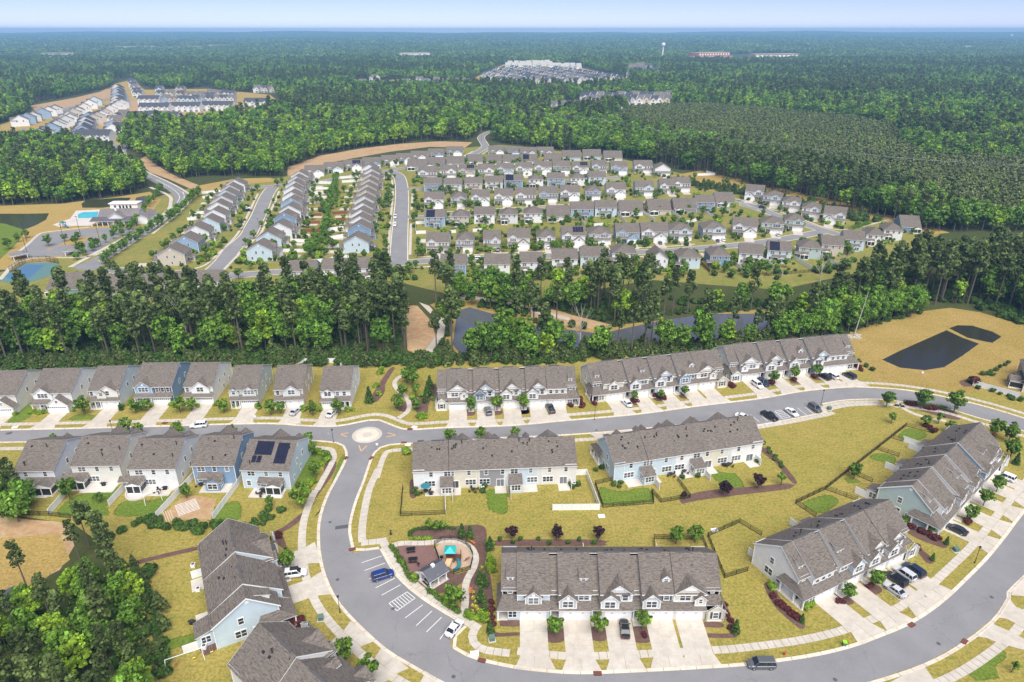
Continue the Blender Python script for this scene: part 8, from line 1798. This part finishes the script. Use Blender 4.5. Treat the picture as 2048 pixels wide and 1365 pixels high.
group_plant('bush', Z(1500,680,3.737,(1640,320),(1740,265),(1770,260),(1800,245),(1835,235),(1810,270),(1870,210),(1905,195),(1930,175),(1695,365),(1810,390),(1865,410),(1930,425),(1955,450),(2020,460)), 'round bush in the rows before the beige right edge house', 'bush', 'bushes before the beige house', 'bush', (1.2,1.7))
group_plant('redbush', Z(960,1000,3.739,(1790,890),(1832,803),(1852,860),(1872,915),(1880,975),(95,890),(90,830),(85,770),(100,930),(1235,1020)), 'dark red bush beside the front row walk', 'bush', 'dark red bushes of the front row', 'red_bush', (.9,1.2))
group_plant('redbush', Z(1480,1000,3.606,(285,755),(315,780),(345,805),(372,830),(240,700),(405,850),(930,625),(740,738),(715,740),(1275,350)), 'dark red bush before the lower right row', 'bush', 'dark red bushes of the lower right row', 'red_bush', (1.0,1.4))
group_plant('redbush', Z(1480,1000,3.606,(1300,235),(1330,248),(1360,262),(1390,278),(1420,292),(1640,165),(1230,205)), 'dark red bush before the right edge row', 'bush', 'dark red bushes of the right edge row', 'red_bush', (1.2,1.6))
group_plant('redbush', Z(500,1000,3.74,(185,285),(215,278),(270,925),(305,930),(340,925),(375,920),(240,935)), 'dark red bush before the lower left row', 'bush', 'dark red bushes of the lower left row', 'red_bush', (1.2,1.6))
group_plant('redbush', Z(1000,680,3.792,(605,460),(612,490),(620,510),(690,440),(705,465),(720,490),(1000,470),(1030,475),(1180,430),(1210,440),(1240,450),(1710,345),(1745,350),(1765,365),(520,500),(545,505)), 'dark red bush before the upper rows', 'bush', 'dark red bushes of the upper rows', 'red_bush', (1.2,1.7))
group_plant('redbush', Z(1500,680,3.737,(790,195),(810,212),(830,232),(480,285),(330,305),(160,330),(1180,485),(1210,495),(1330,520),(1380,525),(1310,650),(1340,665),(1375,690)), 'dark red bush by the dark pond row or curved verge', 'bush', 'dark red bushes to the right', 'red_bush', (1.2,1.7))
plant('redbush', G(1948,768), 'large red brown shrub at the end of the white right edge fence', 'bush', None, 'red_bush', 2.8)
group_plant('brightbush', Z(500,1000,3.74,(1790,440),(1800,480),(1795,520),(1810,545),(1795,350),(1640,880),(1700,900),(1745,890),(1230,590),(1470,780)), 'bright green shrub in the playground beds', 'shrub', 'bright shrubs round the playground', 'bright_shrub', (1.0,1.5))
group_plant('yellowbush', Z(500,1000,3.74,(1670,700),(1668,745),(1690,770),(1665,800),(1705,830),(1690,810),(1665,840),(1735,515)), 'yellow flowering shrub in the right playground bed', 'shrub', 'yellow shrubs by the playground', 'yellow_shrub', (1.0,1.3))
group_plant('brightbush', Z(1480,1000,3.606,(470,790),(500,770),(520,760),(220,630),(235,645),(1210,160),(1190,150),(1370,215),(1400,225)), 'green shrub against the lower right porches', 'shrub', 'shrubs by the lower right porches', 'green_shrub', (.8,1.2))
group_plant('brightbush', Z(0,680,3.792,(260,555),(290,565),(330,560),(560,545),(720,500),(920,515),(1060,530),(1150,510),(1300,500),(1330,510),(1500,510),(1640,500),(1780,510),(230,560),(120,570)), 'green shrub at the foot of an upper left house', 'shrub', 'shrubs by the upper left houses', 'green_shrub', (.7,1.2))
group_plant('brightbush', Z(500,680,3.792,(60,520),(400,520),(410,540),(530,540),(740,540),(780,540),(520,860),(560,880),(590,920),(560,950),(480,1090),(430,1160),(460,1110),(1280,590),(1320,590),(1300,600),(1390,460),(980,420),(960,360),(990,260),(1000,230),(1230,450),(1300,430),(1180,850),(1190,870)), 'green shrub beside the junction gardens', 'shrub', 'shrubs round the junction', 'green_shrub', (.9,1.5))
def hedge(line, w, h, label, mat='leaf_street'):
    P = smooth_line(line, .35); o = P[0]; cs = [np.array([p.x-o.x+rng.normal()*w*.15, p.y-o.y+rng.normal()*w*.15, h*.55]) for p in P]
    me = leaf_mesh('hedge', *clumps(cs, [w*.55]*len(cs), h/w, 46, .13, .15), mat); tag(obj('hedge', me, None, o), label, 'hedge')
hedge(GP((783,1093),(800,1122),(815,1147),(828,1165)), 1.1, .95, 'clipped green hedge along the upper bay pavement'); hedge(GP((856,1182),(875,1197),(897,1214),(918,1227)), 1.1, .95, 'clipped green hedge along the lower bay pavement'); hedge(GP((932,1228),(950,1237),(968,1245)), 1.3, .95, 'short green hedge left of the front row')
hedge(Z(500,1000,3.74,(1200,275),(1200,250),(1260,225),(1340,220),(1450,215),(1530,225)), .8, .8, 'low hedge curving above the playground', 'leaf_dark'); hedge(Z(500,1000,3.74,(1205,290),(1280,298),(1360,292)), .8, .7, 'low hedge beside the playground path', 'leaf_bright'); hedge(Z(1500,680,3.737,(1165,470),(1260,485),(1360,500),(1470,525)), 1.3, 1.0, 'low hedge along the curved verge')
hedge(GP((1700,460),(1720,455),(1738,449)), 2.5, 2.4, 'thick green hedge beside the last stepped house')
# planting of the older estate: a tree in front, shrubs against the walls
EG = 'small trees between the estate houses'
n_t = sum(1 for o in C.objects if o.name.startswith('street_tree'))
def free(p): return not any((p-t.location).length < 4.0 for t in DETACHED)
k_ = 0; n_s = 0; SHR = []
for T in sorted([t for t in DETACHED if t.location.y > 240], key=lambda t: t.location.length):
    a = T.rotation_euler.z; ux = Vector((math.cos(a), math.sin(a), 0)); uy = Vector((-math.sin(a), math.cos(a), 0))
    for d, s, kind in ((-6.5+random.uniform(-1,1), -5.5, 'street'), (random.uniform(-4,4), 21+random.uniform(0,3), 'street' if random.random() < .6 else None), (6.2, random.uniform(2,12), 'brightbush'), (-5.6, random.uniform(-1,10), 'brightbush'), (-3.0, -1.6, 'brightbush'), (random.uniform(-5,5), 18.5, 'brightbush')):
        if not kind: continue
        p = T.location+ux*d+uy*s
        if kind == 'street' and n_t+k_ < 296: k_ += 1; plant('street', p, 'small leafy tree beside the houses of the '+str(T.get('group')), 'tree', 'small trees of the '+str(T.get('group')), 'street_tree', random.uniform(.7,1.15))
        elif kind == 'brightbush' and n_s >= 290: SHR.append((p.x, p.y, 0.0, random.uniform(1.4,2.4)))
        elif kind == 'brightbush': n_s += 1; plant('bush' if random.random() < .6 else 'brightbush', p, 'green shrub against a wall of the older estate', 'shrub', 'shrubs of the older estate', 'garden_shrub', random.uniform(1.2,2.2))
ETR = []
for _ in range(2200):
    p = G(random.uniform(300,1780), random.uniform(310,560))
    if inside(p, ESTATE) and not any((p-t.location-Vector((0,8,0))).length < 8.5 for t in DETACHED) and not any(min((p-q).length for q in L_) < 6.5 for L_ in STREETS): (SHR if _ % 3 else ETR).append((p.x, p.y, 0.0, random.uniform(1.2,3.0) if _ % 3 else random.uniform(.7,1.25)))
scatter('garden_shrubs', SHR, source_collection('shrub_source', [w for _, _, w in LIB['bush']]+[LIB['brightbush'][0][2]]))
scatter('garden_trees', ETR, source_collection('garden_tree_source', [w for _, _, w in LIB['street']]))
def row_of(line, sp_, kind, label, group, name, s=(.9,1.2)):
    for p in smooth_line(GP(*line), sp_): plant(kind, p+Vector((random.uniform(-1,1), random.uniform(-1,1), 0)), label, 'tree', group, name, random.uniform(*s))
row_of([(205,530),(235,510),(290,472),(343,440),(372,415),(398,392)], 4.2, 'broad', 'dark bushy tree in the screen right of the highway', 'screen trees right of the highway', 'screen_tree', (.32,.48))
row_of([(158,520),(211,488),(264,462),(290,428),(322,383)], 7, 'broad', 'dark bushy tree in the screen left of the highway', 'screen trees left of the highway', 'screen_tree', (.28,.40))
row_of([(215,534),(260,546),(320,545)], 4.0, 'scrub_pine', 'low dark pine in the screen below the left estate column', 'pines below the left estate column', 'screen_pine', (.8,1.1))
row_of([(617,515),(640,486),(652,470),(655,440),(660,415),(664,398),(672,372),(674,356)], 4.5, 'broad', 'dark leafy tree between the two estate columns', 'trees between the estate columns', 'screen_tree', (.34,.5))
for i, (x, y) in enumerate(((54,477),(37,485),(18,500),(98,493),(131,484),(158,480),(152,492),(163,508),(190,497),(232,470),(245,462),(240,457),(270,452))): plant('street', G(x, y), f'{ORD[i]} small tree from left round the far car park' , 'tree', 'trees round the far car park', 'car_park_tree', random.uniform(.9,1.3))
# gravel heap of stones at the pond corner
q = MB()
for i in range(60):
    p = G(random.uniform(1692,1722), random.uniform(670,679)); r_ = random.uniform(.2,.5); M_ = Matrix.Translation(p) @ Matrix.Rotation(random.uniform(0,3), 4, 'Z'); q.box(-r_,r_,-r_*.7,r_*.7,0,r_*.8,'gravel',M_)
obj('stones', q, kind='stuff')
# ---------------------------------------------------------------- the air: pale blue haze over the far woods
hz = bpy.data.materials.new('haze'); hz.use_nodes = True; nt = hz.node_tree; nt.nodes.clear()
pv = nt.nodes.new('ShaderNodeVolumePrincipled'); pv.inputs['Color'].default_value = (0.36, 0.68, 1.0, 1); pv.inputs['Density'].default_value = 0.00015; pv.inputs['Anisotropy'].default_value = 0.0
om = nt.nodes.new('ShaderNodeOutputMaterial'); nt.links.new(pv.outputs[0], om.inputs['Volume'])
MAT['haze'] = hz
mb = MB(); mb.box(-16500, 16500, -400, 12900, -30, 125, 'haze', bottom=True); obj('haze', mb, kind='stuff')
